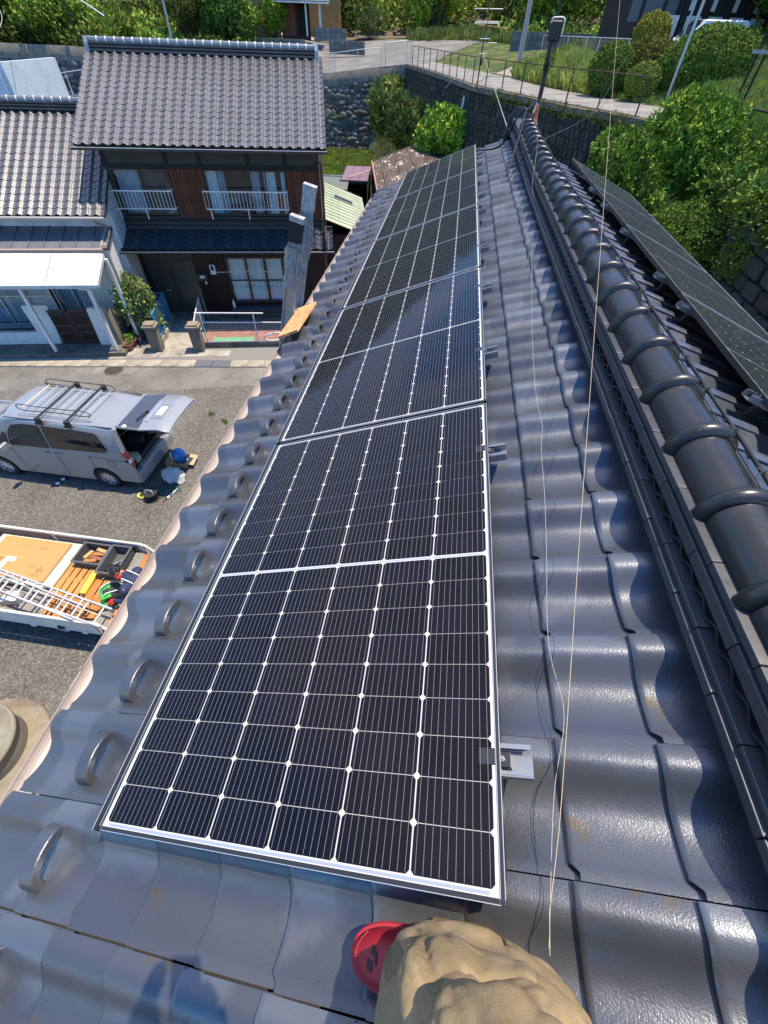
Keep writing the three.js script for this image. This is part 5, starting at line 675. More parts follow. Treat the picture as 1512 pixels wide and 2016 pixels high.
{
  const w = thing('stone_wall', 'dark rubble stone retaining wall with a concrete band, left of the corner', 'wall');
  mesh('wall_core', [wallFace(cum[0], K, 0.5, 20)], mat([0.16, 0.155, 0.145], 1), w);
  const lists = [[], [], [], []]; const put = (s0, s1, drop) => { for (let h = 0.15; h < 6.4; h += 0.36) for (let s = s0 + rnd() * 0.3; s < s1; s += rr(0.34, 0.62)) { const [p, o] = lineAt(s); const top = p.y - drop; if (h > top - 0.1) continue; const t = h / top; const q = V(p.x, h + rr(-0.09, 0.09), p.z).addScaledVector(o, lerp(-0.9, 0, t) + rr(-0.06, 0.05)); const f = rr(0.75, 1.3); lists[Math.floor(rnd() * 4)].push(TRS(q, new THREE.Euler(rr(0, 6), Math.atan2(o.x, o.z), rr(-0.5, 0.5)), V(0.62 * f, 0.46 * f, 0.36))); } };
  put(cum[1] - 8, cum[2] - 2, 0.75); put(cum[3] - 2.5, K + 0.3, 0.75);
  lists.forEach((l, k) => inst('stone', stoneG[k], M.stone, l, w, () => { const c = 0.1 + 0.13 * rnd() + (rnd() > 0.93 ? 0.15 : 0); return new THREE.Color(c, c * 0.98, c * rr(0.9, 0.98)); }));
  const cap = grid(60, 2, (u, v) => { const [p, o] = lineAt(lerp(cum[0], K + 0.4, u)); return V(p.x, 0, p.z).addScaledVector(o, v < 0.6 ? -0.16 : 0.25).setY(v < 0.3 ? p.y - 0.8 : p.y + 0.06); }, (u, v) => [u * 80, v * 1.2]); mesh('concrete_band', [cap.toNonIndexed()], mat([0.62, 0.6, 0.57], 0.93, { map: concTex, side: THREE.DoubleSide }), w);
}
{ // block wall right of the corner: rows of rough blocks, mossy coping, fence on it
  const w = thing('block_retaining_wall', 'long dark block retaining wall carrying the road, right of the corner', 'wall');
  mesh('wall_core', [wallFace(K, SE, 0.1, 60)], mat([0.06, 0.056, 0.05], 1), w);
  const bg = rbox(0.26, 0.34, 0.3, 0, 0, 0, 0.05), list = []; let row = 0; for (let h = 0.14; h < 5.75; h += 0.35, row++) for (let s = K + 0.3 + (row % 2) * 0.14; s < cum[13] + 3; s += 0.28) { const [p, o] = lineAt(s); const t = h / p.y; if (t > 0.97) continue; const q = V(p.x, h, p.z).addScaledVector(o, lerp(-0.9, 0, t) + 0.09 + rr(-0.045, 0.03)); list.push(TRS(q, new THREE.Euler(rr(-0.12, 0.12) - 0.1, Math.atan2(o.x, o.z) + rr(-0.1, 0.1), rr(-0.08, 0.08)), V(rr(0.9, 1.02), rr(0.9, 1.04), 1))); }
  inst('block', bg, M.stone, list, w, (i) => { const c = 0.035 + 0.045 * rnd() + (rnd() > 0.95 ? 0.07 : 0); return new THREE.Color(c * 1.04, c, c * 0.9); });
  const cop = grid(90, 3, (u, v) => { const [p, o] = lineAt(lerp(K, SE, u)); return V(p.x, 0, p.z).addScaledVector(o, [-0.16, -0.16, 0.3, 0.3][Math.round(v * 3)]).setY(p.y + [-0.16, 0.09, 0.09, -0.05][Math.round(v * 3)]); }, (u, v) => [u * 60, v]); mesh('coping', [cop.toNonIndexed()], mat([0.5, 0.44, 0.38], 0.93, { map: concTex, side: THREE.DoubleSide }), w);
}
{ // near embankment wall right of our house, in shade
  const w = thing('embankment_wall', 'shaded stone block embankment wall below the bushes at the right edge', 'wall'); const P = (z) => V(6.6 - 0.05 * z * 0.3, 0, z); mesh('wall_core', [box(0.4, 5.2, 22, 7.2, 2.6, -4)], mat([0.07, 0.07, 0.067], 1), w);
  const list = [], bg = rbox(0.42, 0.34, 0.62, 0, 0, 0, 0.05); let r = 0; for (let y = 0.2; y < 5.1; y += 0.36, r++) for (let z = 6 - (r % 2) * 0.32; z > -15; z -= 0.65) list.push(TRS(V(6.9 + y * 0.03 + rr(-0.05, 0.04), y, z), new THREE.Euler(0, rr(-0.06, 0.06), 0.08), V(1, rr(0.92, 1.03), rr(0.93, 1.0)))); inst('block', bg, M.stone, list, w, () => { const c = rr(0.04, 0.09); return new THREE.Color(c, c, c * 0.95); });
  const s = structure('slope_top', grid(20, 16, (u, v) => V(lerp(6.9, 14, u), 5.05 + 0.3 * N1(u, v) + u * 0.5, lerp(8, -21, v)), (u, v) => [u * 7, v * 28]), M.turf);
  structure('wall_foot', grid(10, 20, (u, v) => { const z = lerp(-14.5, -24, v), x = lerp(3.2, 9, u); return V(x, 0.1 + 5.0 * smooth(0.05, 0.9, u) * (1 - 0.25 * v) + 0.4 * N1(u, v), z); }, (u, v) => [u * 6, v * 10]), M.turf);
}
// ---------- leaves, shrubs, trees, grass ----------
M.leaf = new THREE.MeshPhysicalMaterial({ color: 0xffffff, roughness: 0.8, specularIntensity: 0.35, transmission: 0, side: THREE.DoubleSide });
function leafClump(n, L, W, spread, droop = 0.3) { const parts = []; for (let i = 0; i < n; i++) { const g = new THREE.BufferGeometry(); const c = 0.16 * L; g.setAttribute('position', new THREE.Float32BufferAttribute([0, 0, 0, W / 2, L * 0.45, c, 0, L, -c * 0.5, 0, 0, 0, 0, L, -c * 0.5, -W / 2, L * 0.45, c], 3)); g.computeVertexNormals(); g.setAttribute('uv', new THREE.Float32BufferAttribute(new Float32Array(12), 2)); const m = TRS(V(rr(-1, 1), rr(-1, 1), rr(-1, 1)).multiplyScalar(spread), new THREE.Euler(rr(-1.2, 1.2) + droop, rr(0, 6.28), rr(-1.2, 1.2)), UNIT); g.applyMatrix4(m); parts.push(g); } return mergeGeometries(parts); }
const clumps = { broad: leafClump(9, 0.13, 0.075, 0.12), small: leafClump(10, 0.07, 0.035, 0.08), big: leafClump(9, 0.34, 0.2, 0.36), long: leafClump(9, 0.3, 0.045, 0.16, 0.8), blade: leafClump(8, 0.55, 0.03, 0.12, 0), far: leafClump(8, 0.7, 0.5, 0.8) };
function blades(n, L, W, spread) { const parts = []; for (let i = 0; i < n; i++) { const a = rr(0, 6.28), t = rr(0.05, 0.55), l = L * rr(0.6, 1.1); const bx = rr(-1, 1) * spread, bz = rr(-1, 1) * spread, dx = Math.cos(a), dz = Math.sin(a); const m1 = [bx + dx * l * 0.25 * t, l * 0.6, bz + dz * l * 0.25 * t], m2 = [bx + dx * l * t, l * 0.95 * (1 - 0.4 * t), bz + dz * l * t]; const g = new THREE.BufferGeometry(); g.setAttribute('position', new THREE.Float32BufferAttribute([bx - dz * W, 0, bz + dx * W, bx + dz * W, 0, bz - dx * W, ...m1, ...[bx + dz * W, 0, bz - dx * W], ...m2, ...m1].flat(), 3)); g.computeVertexNormals(); g.setAttribute('uv', new THREE.Float32BufferAttribute(new Float32Array(12), 2)); parts.push(g); } return mergeGeometries(parts); }
clumps.grass = blades(18, 0.28, 0.006, 0.25); clumps.tall = blades(22, 0.75, 0.006, 0.3); clumps.tuft = blades(12, 0.12, 0.006, 0.05);
const leafCol = (base, vary = 0.3) => () => { const k = 1 + vary * (rnd() - 0.5) * 2, y = 1 + 0.25 * (rnd() - 0.4); return new THREE.Color(base[0] * k * y * 1.2, base[1] * k * 1.22, base[2] * k * (2 - y)); };
function plant(name, label, cat, pos, lobes, kind, count, base, group, o = {}) {
  const t = thing(name, label, cat, pos, 0, group); const list = []; let vol = 0; lobes.forEach((l) => { vol += l[3] * l[4] * l[5]; });
  for (const [x, y, z, rx, ry, rz] of lobes) { const n = Math.round(count * rx * ry * rz / vol); for (let i = 0; i < n; i++) { const d = V(rr(-1, 1), rr(-1, 1), rr(-1, 1)); if (d.length() > 1 || d.length() < 0.05) { i--; continue; } const dir = d.clone().normalize(); const bump = 1 - 0.55 * (o.rough ?? 0.9) + (o.rough ?? 0.9) * 0.9 * N2(dir.x * 0.31 + x * 0.11 + 0.5, dir.y * 0.29 + dir.z * 0.23 + z * 0.07 + 0.5) + 0.12 * (N3(dir.x * 0.2 + 0.5, dir.z * 0.2 + dir.y * 0.2) - 0.5); d.copy(dir).multiplyScalar(bump * Math.pow(rnd(), o.fill ?? 0.28)); list.push(TRS(V(x + d.x * rx, y + d.y * ry, z + d.z * rz), new THREE.Euler(rr(-0.6, 0.6), rr(0, 6.28), rr(-0.6, 0.6)), UNIT.clone().multiplyScalar(rr(0.55, 1.4) * (o.size ?? 1)))); } }
  inst('crown', clumps[kind], M.leaf, list, t, leafCol(base, o.vary ?? 0.55));
  const st = []; const low = o.root ?? 0; for (const [x, y, z, rx, ry] of lobes) { const p0 = V(x * 0.25, low, z * 0.25), p1 = V(x * 0.7, lerp(low, y, 0.6), z * 0.75), p2 = V(x, y + ry * 0.4, z); const r = o.trunk ?? 0.03; st.push(bar(p0, p1, r, 6, r * 0.75), bar(p1, p2, r * 0.75, 6, r * 0.3)); for (let k = 0; k < 4; k++) st.push(bar(p1.clone().lerp(p2, rnd()), V(x + rr(-0.7, 0.7) * rx, y + rr(-0.2, 0.7) * ry, z + rr(-0.7, 0.7) * rx), r * 0.35, 5, r * 0.1)); }
  mesh('trunk', st, M.bark, t); return t;
}
M.bark = mat([0.09, 0.065, 0.045], 0.95, { map: T.rough });
const G4 = [0.1, 0.15, 0.03];
// shrub in the yard
plant('leafy_shrub', 'glossy leafy shrub between the white house and the stone gate pillar', 'shrub', hp(-0.55, 0, -1.7).toArray(), [[0, 1.35, 0, 0.62, 0.62, 0.5], [-0.35, 1.0, 0.1, 0.4, 0.35, 0.35], [0.25, 0.8, 0.1, 0.38, 0.4, 0.35], [-0.1, 1.75, -0.1, 0.3, 0.35, 0.3]], 'broad', 1500, [0.17, 0.22, 0.09], undefined, { trunk: 0.025 });
pots.forEach((p, i) => { const l = []; for (let k = 0; k < [3, 26, 12][i]; k++) l.push(TRS(V(rr(-0.1, 0.1), 0.26 + rr(0, 0.12), rr(-0.1, 0.1)), new THREE.Euler(rr(-1, 1), rr(0, 6), rr(-1, 1)), UNIT)); inst('foliage', clumps.small, M.leaf, l, p, leafCol([0.14, 0.24, 0.05])); });
// big bush mass at the right, each bush its own
const bushes = [
  ['bright drooping bush in front of the lamp post, tallest of the right-hand mass', [6.4, 4.6, -17.4], [[0, 1.35, 0, 1.35, 1.15, 1.2], [-0.8, 0.7, 0.5, 0.9, 0.8, 0.8], [0.9, 0.8, 0.3, 0.9, 0.9, 0.9], [-0.1, 2.0, -0.2, 0.7, 0.5, 0.6]], 'broad', 3400, [0.15, 0.23, 0.035]],
  ['left-hand bush of the right mass, overhanging the block wall beside the hanging string', [4.5, 3.6, -16.2], [[0, 1.7, 0, 0.95, 0.95, 0.9], [-0.35, 2.1, -0.3, 0.6, 0.6, 0.6], [0.6, 0.9, 0.4, 0.9, 0.8, 0.8]], 'broad', 2300, [0.12, 0.19, 0.03]],
  ['dark shaded bush low in the middle of the right-hand mass', [6.2, 3.0, -14.2], [[0, 1.2, 0, 1.3, 1.0, 1.1], [-0.9, 0.7, -0.3, 0.8, 0.7, 0.8], [1.1, 0.9, 0.4, 0.9, 0.8, 0.8]], 'small', 5200, [0.1, 0.16, 0.03]],
  ['yellow-green bush by the right edge under the dark post frame', [9.2, 4.4, -16.8], [[0, 1.2, 0, 1.5, 1.0, 1.2], [1.2, 0.9, 0.4, 1.1, 0.9, 1.0], [-1.1, 0.7, 0.6, 0.9, 0.8, 0.8]], 'broad', 3200, [0.15, 0.21, 0.04]],
  ['fine-leaved bush above the shaded embankment wall', [7.9, 3.8, -13.2], [[0, 1.2, 0, 1.2, 0.9, 1.1], [1.1, 1.2, 0.4, 1.0, 0.8, 0.9], [-0.7, 0.6, 0.7, 0.8, 0.6, 0.7]], 'small', 5000, [0.1, 0.15, 0.03]],
  ['long-leaved bamboo grass leaning in from the right edge', [8.0, 4.9, -9.8], [[0, 0.7, 0, 0.9, 0.7, 0.9], [0.5, 0.5, 1.3, 0.7, 0.6, 0.8]], 'long', 1300, [0.14, 0.2, 0.05]],
  ['small leafy bush low at the right edge beside the farther panels', [7.1, 4.3, -5.4], [[0, 0.6, 0, 0.6, 0.5, 0.7]], 'broad', 700, [0.16, 0.2, 0.04]],
];
for (const [label, pos, lobes, kind, n, base] of bushes) plant('bush', label, 'bush', pos, lobes, kind, n, base, undefined, { trunk: 0.035, fill: 0.35 });
// clipped shrubs on the bank
[['clipped dome shrub nearest the utility mast on the bank', [7.2, 6.0, -33.2], [[0, 0.8, 0, 1.05, 0.95, 1.0]], G4], ['reddish clipped shrub in the middle of the bank row', [8.9, 6.15, -33.6], [[0, 0.85, 0, 1.3, 0.95, 1.1], [0.6, 1.0, -0.6, 0.9, 0.8, 0.8]], [0.13, 0.12, 0.03]], ['biggest clipped round shrub on the bank, before the parked van', [11.4, 6.3, -32.2], [[0.2, 1.0, 0, 1.9, 1.15, 1.5], [-1.2, 0.7, 0.3, 1.1, 1.0, 1.1]], [0.12, 0.17, 0.035]], ['low clipped ball shrub in front of the bank row', [8.4, 6.1, -31.2], [[0, 0.45, 0, 0.68, 0.55, 0.65]], [0.16, 0.19, 0.04]], ['loose yellow shrub rising behind the bank row', [9.2, 6.9, -35.4], [[0, 1.2, 0, 0.8, 0.7, 0.7]], [0.22, 0.2, 0.04]]].forEach(([l, p, lo, b]) => plant('clipped_shrub', l, 'shrub', p, lo, 'small', 3600 * lo.length, b, undefined, { fill: 0.1, size: 1.7, vary: 0.25, rough: 0.3 }));
// bushes at the foot of the walls
plant('round_bush', 'bright round bush at the foot of the block wall beyond the far panels', 'bush', [-1.1, 2.2, -36], [[0, 1.5, 0, 1.35, 1.1, 1.2], [-1.0, 1.0, 0.3, 0.8, 0.8, 0.8], [0.9, 1.0, 0.2, 0.8, 0.8, 0.8]], 'big', 800, [0.2, 0.32, 0.04], undefined, { trunk: 0.04, size: 0.8 });
plant('weed_bush', 'tall weedy bush left of the bright round bush', 'bush', [-4.6, 1.2, -40], [[0, 2.4, 0, 0.9, 1.4, 0.9], [-1.4, 2.8, -1.0, 0.8, 1.6, 0.8], [0.7, 1.9, 0.5, 0.8, 1.2, 0.8]], 'long', 900, [0.17, 0.2, 0.06], undefined, { size: 1.6, fill: 0.5 });
plant('wall_plant', 'pale yellow-green plant growing high on the wall at the corner', 'plant', [-7.0, 4.0, -54], [[0, 0.5, 0, 1.1, 0.45, 0.5]], 'long', 160, [0.28, 0.3, 0.08], undefined, { size: 1.4 });
plant('wall_plant', 'small tuft plant on the block wall above the weedy bush', 'plant', [-3.6, 3.2, -47.3], [[0, 0.4, 0, 0.7, 0.4, 0.4]], 'long', 90, [0.22, 0.24, 0.06], undefined, { size: 1.3 });
// grass: lawn, bank, wall foot, road verge
function scatter(name, label, kind, n, f, base, vary = 0.5) { const l = []; for (let i = 0; i < n; i++) { const p = f(); if (p) l.push(TRS(p, new THREE.Euler(rr(-0.15, 0.15), rr(0, 6.28), rr(-0.15, 0.15)), V(1, rr(0.6, 1.3), 1).multiplyScalar(rr(0.8, 1.3)))); } const o = inst(name, clumps[kind], M.leaf, l, scene, leafCol(base, vary)); tag(o, label, 'grass'); return o; }
scatter('lawn_grass', 'short yellow-green grass on the lawn behind the brown house', 'grass', 6500, () => { const x = rr(-14, -3), z = rr(-53, -28); return V(x, 0.02, z); }, [0.22, 0.25, 0.05]);
scatter('bank_grass', 'long pale grass on the bank above the road', 'tall', 9000, () => { const s = rr(K + 12, cum[14]), v = rr(5.2, 10.2); const p = terr(s, v); if (p.x > 7.4 || (p.x < 3.4 && p.z < -40)) return null; return p; }, [0.34, 0.36, 0.1]);
scatter('short_grass', 'short grass around the clipped shrubs on the bank', 'grass', 9000, () => { const s = rr(K + 22, SE - 12), v = rr(5.2, 16); return terr(s, v); }, [0.26, 0.28, 0.07]);
scatter('verge_grass', 'mossy grass along the coping of the block wall', 'tuft', 5200, () => { const s = rr(cum[9] - 1.5, SE - 6); const [p, o] = lineAt(s); return p.addScaledVector(o, rr(-0.22, 0.3)).add(V(0, rr(-0.4, 0.05), 0)); }, [0.15, 0.17, 0.03]);
scatter('hill_grass', 'tall grass along the far side of the upper road', 'tall', 3500, () => { const s = rr(K - 3, K + 26), v = rr(16, 24); return terr(s, v); }, [0.2, 0.22, 0.06]);
scatter('wall_weeds', 'weeds growing out of the stone wall joints', 'grass', 320, () => { const s = rr(cum[3] - 2, K + 14), h = rr(0.2, 4.4); const [p, o] = lineAt(s); return V(p.x, h, p.z).addScaledVector(o, lerp(-0.95, -0.1, h / p.y)); }, [0.2, 0.2, 0.07]);
scatter('weeds_at_wall_foot', 'dry tall weeds at the foot of the block wall', 'tall', 2600, () => { const s = rr(K - 1.5, K + 22); const [p, o] = lineAt(s); const d = rr(-4.5, -0.6); return V(p.x, 0.9 * smooth(-5.5, -0.8, d) * rr(0.2, 1.6), p.z).addScaledVector(o, d); }, [0.24, 0.24, 0.1]);
scatter('slope_grass', 'bright grass on the slope at the right edge', 'tall', 2600, () => V(rr(8.5, 14), 5.4, rr(-24, -14)), [0.2, 0.27, 0.05]);
M.weed = mat([0.2, 0.28, 0.06], 0.7, { side: THREE.DoubleSide });
{ const spots = [[-6.2, -9.55], [-6.75, -9.85], [-8.3, -10.25], [-6.0, -0.75], [-6.25, -0.25]]; spots.forEach(([x, z], i) => { const l = []; for (let k = 0; k < 14; k++) l.push(TRS(V(rr(-0.12, 0.12), 0.01, rr(-0.12, 0.12)), new THREE.Euler(0, rr(0, 6), 0), UNIT.clone().multiplyScalar(rr(0.8, 1.4)))); const o = mesh('weed_tuft', l.map((m) => xf(clumps.tuft, m)), M.weed); o.position.set(x, 0.012, z); o.scale.setScalar(0.6); tag(o, `small weed tuft ${['beside the gutter, largest on the gravel edge', 'on the gravel left of the largest tuft', 'leftmost on the gravel edge', 'on the sand by the gutter', 'on the sand beside the well cap', 'closest to the gutter on the gravel', 'second from the left on the gravel edge'][i]}`, 'weed', 'weed tufts'); }); }
// trees and shrubs on the far terrace
function tree(label, s, v, h, r, kind, n, base, o = {}) { const p = terr(s, v); const lobes = []; const m = o.lobes ?? 5; for (let k = 0; k < m; k++) { const a = k / m * 6.28 + rr(0, 1), d = k ? r * 0.55 : 0; lobes.push([Math.cos(a) * d, h * (k ? rr(0.35, 0.75) : 0.78), Math.sin(a) * d, r * rr(0.55, 0.75), h * rr(0.24, 0.34), r * rr(0.55, 0.75)]); } return plant(o.name ?? 'tree', label, o.cat ?? 'tree', p.toArray(), lobes, kind, n, base, undefined, { trunk: o.trunk ?? 0.14, size: o.size ?? 1, fill: 0.3, vary: 0.45 }); }
tree('leafy hedge tree spilling over the concrete band at the far left', cum[1] - 2, 2.5, 3.2, 2.4, 'big', 900, [0.14, 0.2, 0.03], { trunk: 0.08 });
tree('yellow-green tree at the top left corner', cum[1] - 6, 5, 4.2, 3, 'big', 1000, [0.15, 0.2, 0.03], { trunk: 0.08 });
tree('feathery shrub above the concrete band left of the tile roof', cum[1] + 3.5, 1.6, 2.0, 1.5, 'long', 700, [0.2, 0.26, 0.05], { trunk: 0.04, size: 1.5, cat: 'shrub', name: 'shrub' });
tree('dark cloud-pruned pine behind the tile roof', cum[1] + 9, 6, 4.2, 2.2, 'small', 2600, [0.09, 0.1, 0.025], { size: 2.2 });
tree('broad dark shrub behind the left end of the roof ridge', cum[1] + 12.5, 6, 3.6, 1.9, 'big', 900, [0.06, 0.11, 0.025], { trunk: 0.07 });
tree('bright trailing tree beside the slim pole', cum[2] - 2.0, 7, 5.2, 2.2, 'big', 1100, [0.13, 0.2, 0.03], { trunk: 0.08 });
tree('low round shrub left of the ochre house', cum[2] - 1.2, 13, 2.6, 1.7, 'small', 2600, [0.14, 0.19, 0.035], { size: 2, cat: 'shrub', name: 'shrub' });
tree('slender bright tree touching the ochre house wall', cum[2] + 1.6, 15, 3.6, 1.0, 'big', 600, [0.16, 0.24, 0.03], { trunk: 0.05 });
tree('reedy shrub before the ochre house door', cum[3] + 2.6, 19, 2.0, 1.2, 'long', 600, [0.13, 0.16, 0.06], { size: 1.4, cat: 'shrub', name: 'shrub', trunk: 0.03 });
tree('white-flecked shrub right of the ochre house porch', K - 5.6, 31, 3.4, 1.6, 'big', 700, [0.14, 0.2, 0.06], { trunk: 0.05, cat: 'shrub', name: 'shrub' });
const behind = [[K - 2.5, 27, 8, 3.2, [0.2, 0.26, 0.03], 'bright yellow-green tree hanging over the road bend'], [K + 3.5, 24, 7, 3, [0.14, 0.22, 0.03], 'light green tree beside the bright hanging one'], [K + 9, 21, 6, 2.6, [0.12, 0.19, 0.03], 'rounded green tree above the end of the mesh fence'], [K + 14, 24, 8, 3.4, [0.05, 0.09, 0.02], 'dark tree behind the antenna'], [K + 18.5, 21, 7, 3, [0.05, 0.1, 0.02], 'dark tree behind the concrete pole'], [K + 23, 23, 8, 3.2, [0.04, 0.085, 0.018], 'darkest tree left of the box on the mast'], [K + 27, 21, 6.5, 2.8, [0.1, 0.17, 0.03], 'vine-covered tree right of the box on the mast'], [K + 31, 22, 7, 3, [0.09, 0.15, 0.03], 'vine-covered tree left of the hanging string'], [K + 35, 22, 6.5, 2.6, [0.1, 0.17, 0.03], 'trailing tree beside the dark storehouse'], [cum[2] + 1, 33, 9, 4, [0.03, 0.06, 0.014], 'tall dark tree behind the left end of the ochre house'], [cum[1] + 8, 30, 10, 4.5, [0.04, 0.07, 0.016], 'tall dark tree at the back above the pruned pine'], [K - 5, 40, 10, 4, [0.04, 0.08, 0.018], 'tall dark tree behind the ochre house porch'], [cum[1] - 4, 28, 10, 4.5, [0.06, 0.1, 0.02], 'tall tree at the back of the top left corner'], [cum[2] - 6, 40, 11, 4.5, [0.035, 0.065, 0.015], 'tall dark tree deep behind the slim pole']];
for (const [s, v, h, r, b, l] of behind) tree(l, s, v, h, r, 'big', 1900, b.map((c) => c * 1.35), { size: 1.25, trunk: 0.18, lobes: 8 });
{ // low growth under and between the trees
  const l = []; for (let i = 0; i < 30000; i++) { const left = rnd() < 0.45, midz = !left && rnd() < 0.2; const s = left ? rr(cum[1] - 16, K - 12) : midz ? rr(K - 13, K + 2) : rr(K + 1, SE - 12), v = left ? rr(1.2, 52) : midz ? rr(27, 56) : rr(17.5, 58); const p = terr(s, v); if (p.x > -27 && p.x < -14.5 && p.z < -55 && p.z > -75) continue; if (!left && s > SE - 24 && v < 24) continue; l.push(TRS(p.add(V(0, (v > 24 ? rr(0, 2.6) : rr(0, 0.9)) * (0.3 + N2(p.x * 0.05, p.z * 0.05) * 1.6), 0)), new THREE.Euler(rr(-0.8, 0.8), rr(0, 6), rr(-0.8, 0.8)), UNIT.clone().multiplyScalar(rr(0.5, v > 24 ? 2.6 : 1.5)))); } const uc = leafCol([0.13, 0.18, 0.035], 0.5); tag(inst('undergrowth', clumps.big, M.leaf, l, scene, (i) => { const e = l[i].elements, a = N2(e[12] * 0.021, e[14] * 0.021), b = N1(e[14] * 0.03, e[12] * 0.03); const c = uc(); c.multiplyScalar(0.35 + 1.3 * smooth(0.3, 0.7, a)); c.r *= 0.75 + 0.6 * b; return c; }), 'mixed low growth on the far terrace under the trees', 'undergrowth');
  const l2 = []; for (let i = 0; i < 7000; i++) { const x = 6.7 + 8 * Math.pow(rnd(), 1.5), z = rr(-21, 5); l2.push(TRS(V(x, 5.05 + rr(0, 0.8) * (0.4 + N2(x * 0.1, z * 0.1)), z), new THREE.Euler(rr(-0.8, 0.8), rr(0, 6), rr(-0.8, 0.8)), UNIT.clone().multiplyScalar(rr(0.6, 1.5)))); } tag(inst('ground_cover', clumps.broad, M.leaf, l2, scene, leafCol([0.12, 0.18, 0.035], 0.6)), 'leafy ground cover on top of the shaded embankment wall', 'ground cover');
}
{ // wooded hillside
  const l = []; for (let i = 0; i < 30000; i++) { const s = rr(0, SE), v = 34 + 130 * Math.pow(rnd(), 1.2); const p = terr(s, v); l.push(TRS(p.add(V(rr(-1, 1), rr(0.5, 5.5) , rr(-1, 1))), new THREE.Euler(rr(0, 6), rr(0, 6), rr(0, 6)), UNIT.clone().multiplyScalar(rr(1.2, 2.4)))); } const o = inst('forest', clumps.far, M.leaf, l, scene, leafCol([0.085, 0.12, 0.028], 0.6)); tag(o, 'wooded hillside closing the view behind the houses', 'forest');
}

// ---------- far buildings ----------
{
  const H = thing('ochre_house', 'ochre-walled house with a dark red entrance far behind the tile roof', 'house', [-21, 6.9, -68]); const oc = mat([0.42, 0.25, 0.09], 0.9, { map: T.soft }); const dr = mat([0.12, 0.035, 0.03], 0.8);
  mesh('wall', [box(1.4, 4.2, 0.2, -4.0, 2.1, 0), box(1.3, 4.2, 0.2, -0.75, 2.1, 0), box(2.1, 1.25, 0.2, -2.35, 0.62, 0), box(2.1, 1.9, 0.2, -2.35, 3.2, 0), box(0.2, 4.2, 6, -4.6, 2.1, -3)], oc, H);
  windowUnit(H, -3.35, -1.35, 1.25, 2.3, 0.05, 2, 1, M.white, [[0.6, 0.95, M.curtain2]]); mesh('entrance_wall', [box(3.2, 4.0, 0.2, 1.5, 2.0, -0.6)], dr, H); const d = mesh('lattice_door', [box(1.5, 2.5, 0.06, 0.75, 1.5, -0.46)], mat([0.2, 0.07, 0.05], 0.7), H); for (let k = 0; k < 5; k++) mesh('lattice_bar', [box(0.05, 2.4, 0.04, 0.15 + k * 0.3, 1.5, -0.41)], oc, d);
  mesh('opening_shade_panel', [box(1.3, 2.3, 0.05, 2.4, 1.4, -0.48)], M.dark, H); mesh('porch_post', [box(0.2, 2.6, 0.2, 4.7, 1.6, 1.2)], M.white, H); mesh('porch_post', [box(0.16, 2.6, 0.16, 3.2, 1.6, 1.2)], M.white, H);  // near-black slab on the entrance wall paints the shade inside an opening
  tiledRoof(H, -0.4, 5.9, 2.72, 1.9, 4.0, -1.2, 22, 8, M.silver, 170); tiledRoof(H, -5.6, 1.2, 4.3, 1.2, 6.2, -3.0, 22, 12, M.silver, 0);
  mesh('eave_edge', [box(6.3, 0.12, 0.1, 2.75, 2.62, 1.9)], M.white, H); mesh('back_wall', [box(10, 4.2, 0.2, 0.4, 2.1, -6)], oc, H);
}
function blockWall(name, label, a, b, h, n, rows, cat = 'wall') { const w = thing(name, label, cat, a.toArray()); const d = b.clone().sub(a), L = Math.hypot(d.x, d.z); w.rotation.y = Math.atan2(-d.z, d.x); mesh('core', [box(L, h, 0.08, L / 2, h / 2 - 0.3, 0)], M.concDark, w); const g = rbox(L / n - 0.02, h / rows - 0.02, 0.14, 0, 0, 0, 0.01), ms = [0, 1, 2].map((k) => mat([0.2 + k * 0.04, 0.2 + k * 0.04, 0.19 + k * 0.04], 0.95, { map: T.rough })); for (let r = 0; r < rows; r++) for (let k = 0; k < n; k++) { const o = new THREE.Mesh(g, ms[Math.floor(rnd() * 3)]); o.name = 'concrete_block'; o.castShadow = o.receiveShadow = true; o.position.set((k + 0.5) * L / n, (r + 0.5) * h / rows - 0.3, 0); w.add(o); } return w; }
blockWall('block_wall', 'grey block wall under the ochre house garden', V(-25.5, 6.3, -64), V(-17.4, 6.1, -64), 1.0, 12, 3);
blockWall('block_wall', 'patterned block wall beside the pale driveway, under the porch', V(-16.9, 7.2, -66), V(-13.6, 7.2, -67), 0.95, 6, 3); blockWall('block_wall', 'lower block wall right of the pale driveway', V(-14.6, 6.4, -63), V(-10.9, 6.5, -63), 0.95, 7, 3);
blockWall('block_wall', 'long grey block wall behind the mesh fence, under the vines', V(3.5, 6.95, -60), V(17, 6.95, -58), 1.5, 24, 5);
{
  const H = thing('dark_storehouse', 'dark storehouse with white plaster base panels at the top right', 'storehouse', [11.8, 7.2, -46], R(12)); const bw = mat([0.025, 0.024, 0.024], 0.8, { map: T.rough });
  mesh('wall', [box(18, 7, 0.2, 8, 3.5, -0.3), box(0.2, 7, 6, -0.9, 3.5, -3)], bw, H); const whiteP = mat([0.75, 0.76, 0.77], 0.85, { map: T.soft });
  for (let k = 0; k < 7; k++) mesh('plaster_panel', [rbox(1.0, 1.35, 0.08, 1.4 + k * 1.55, 1.2, -0.1, 0.01)], whiteP, H); for (let k = 0; k < 9; k++) mesh('timber_post', [box(0.22, 6.5, 0.16, 0.6 + k * 1.55, 3.2, -0.1)], bw, H); for (let k = 0; k < 8; k++) { mesh('white_strip', [box(0.3, 3.0, 0.05, 1.0 + k * 1.55, 3.6, -0.16)], whiteP, H); }
  mesh('window_wall', [box(3.2, 2.2, 0.06, -0.1, 2.6, -0.1)], mat([0.1, 0.12, 0.15], 0.15), H);
}
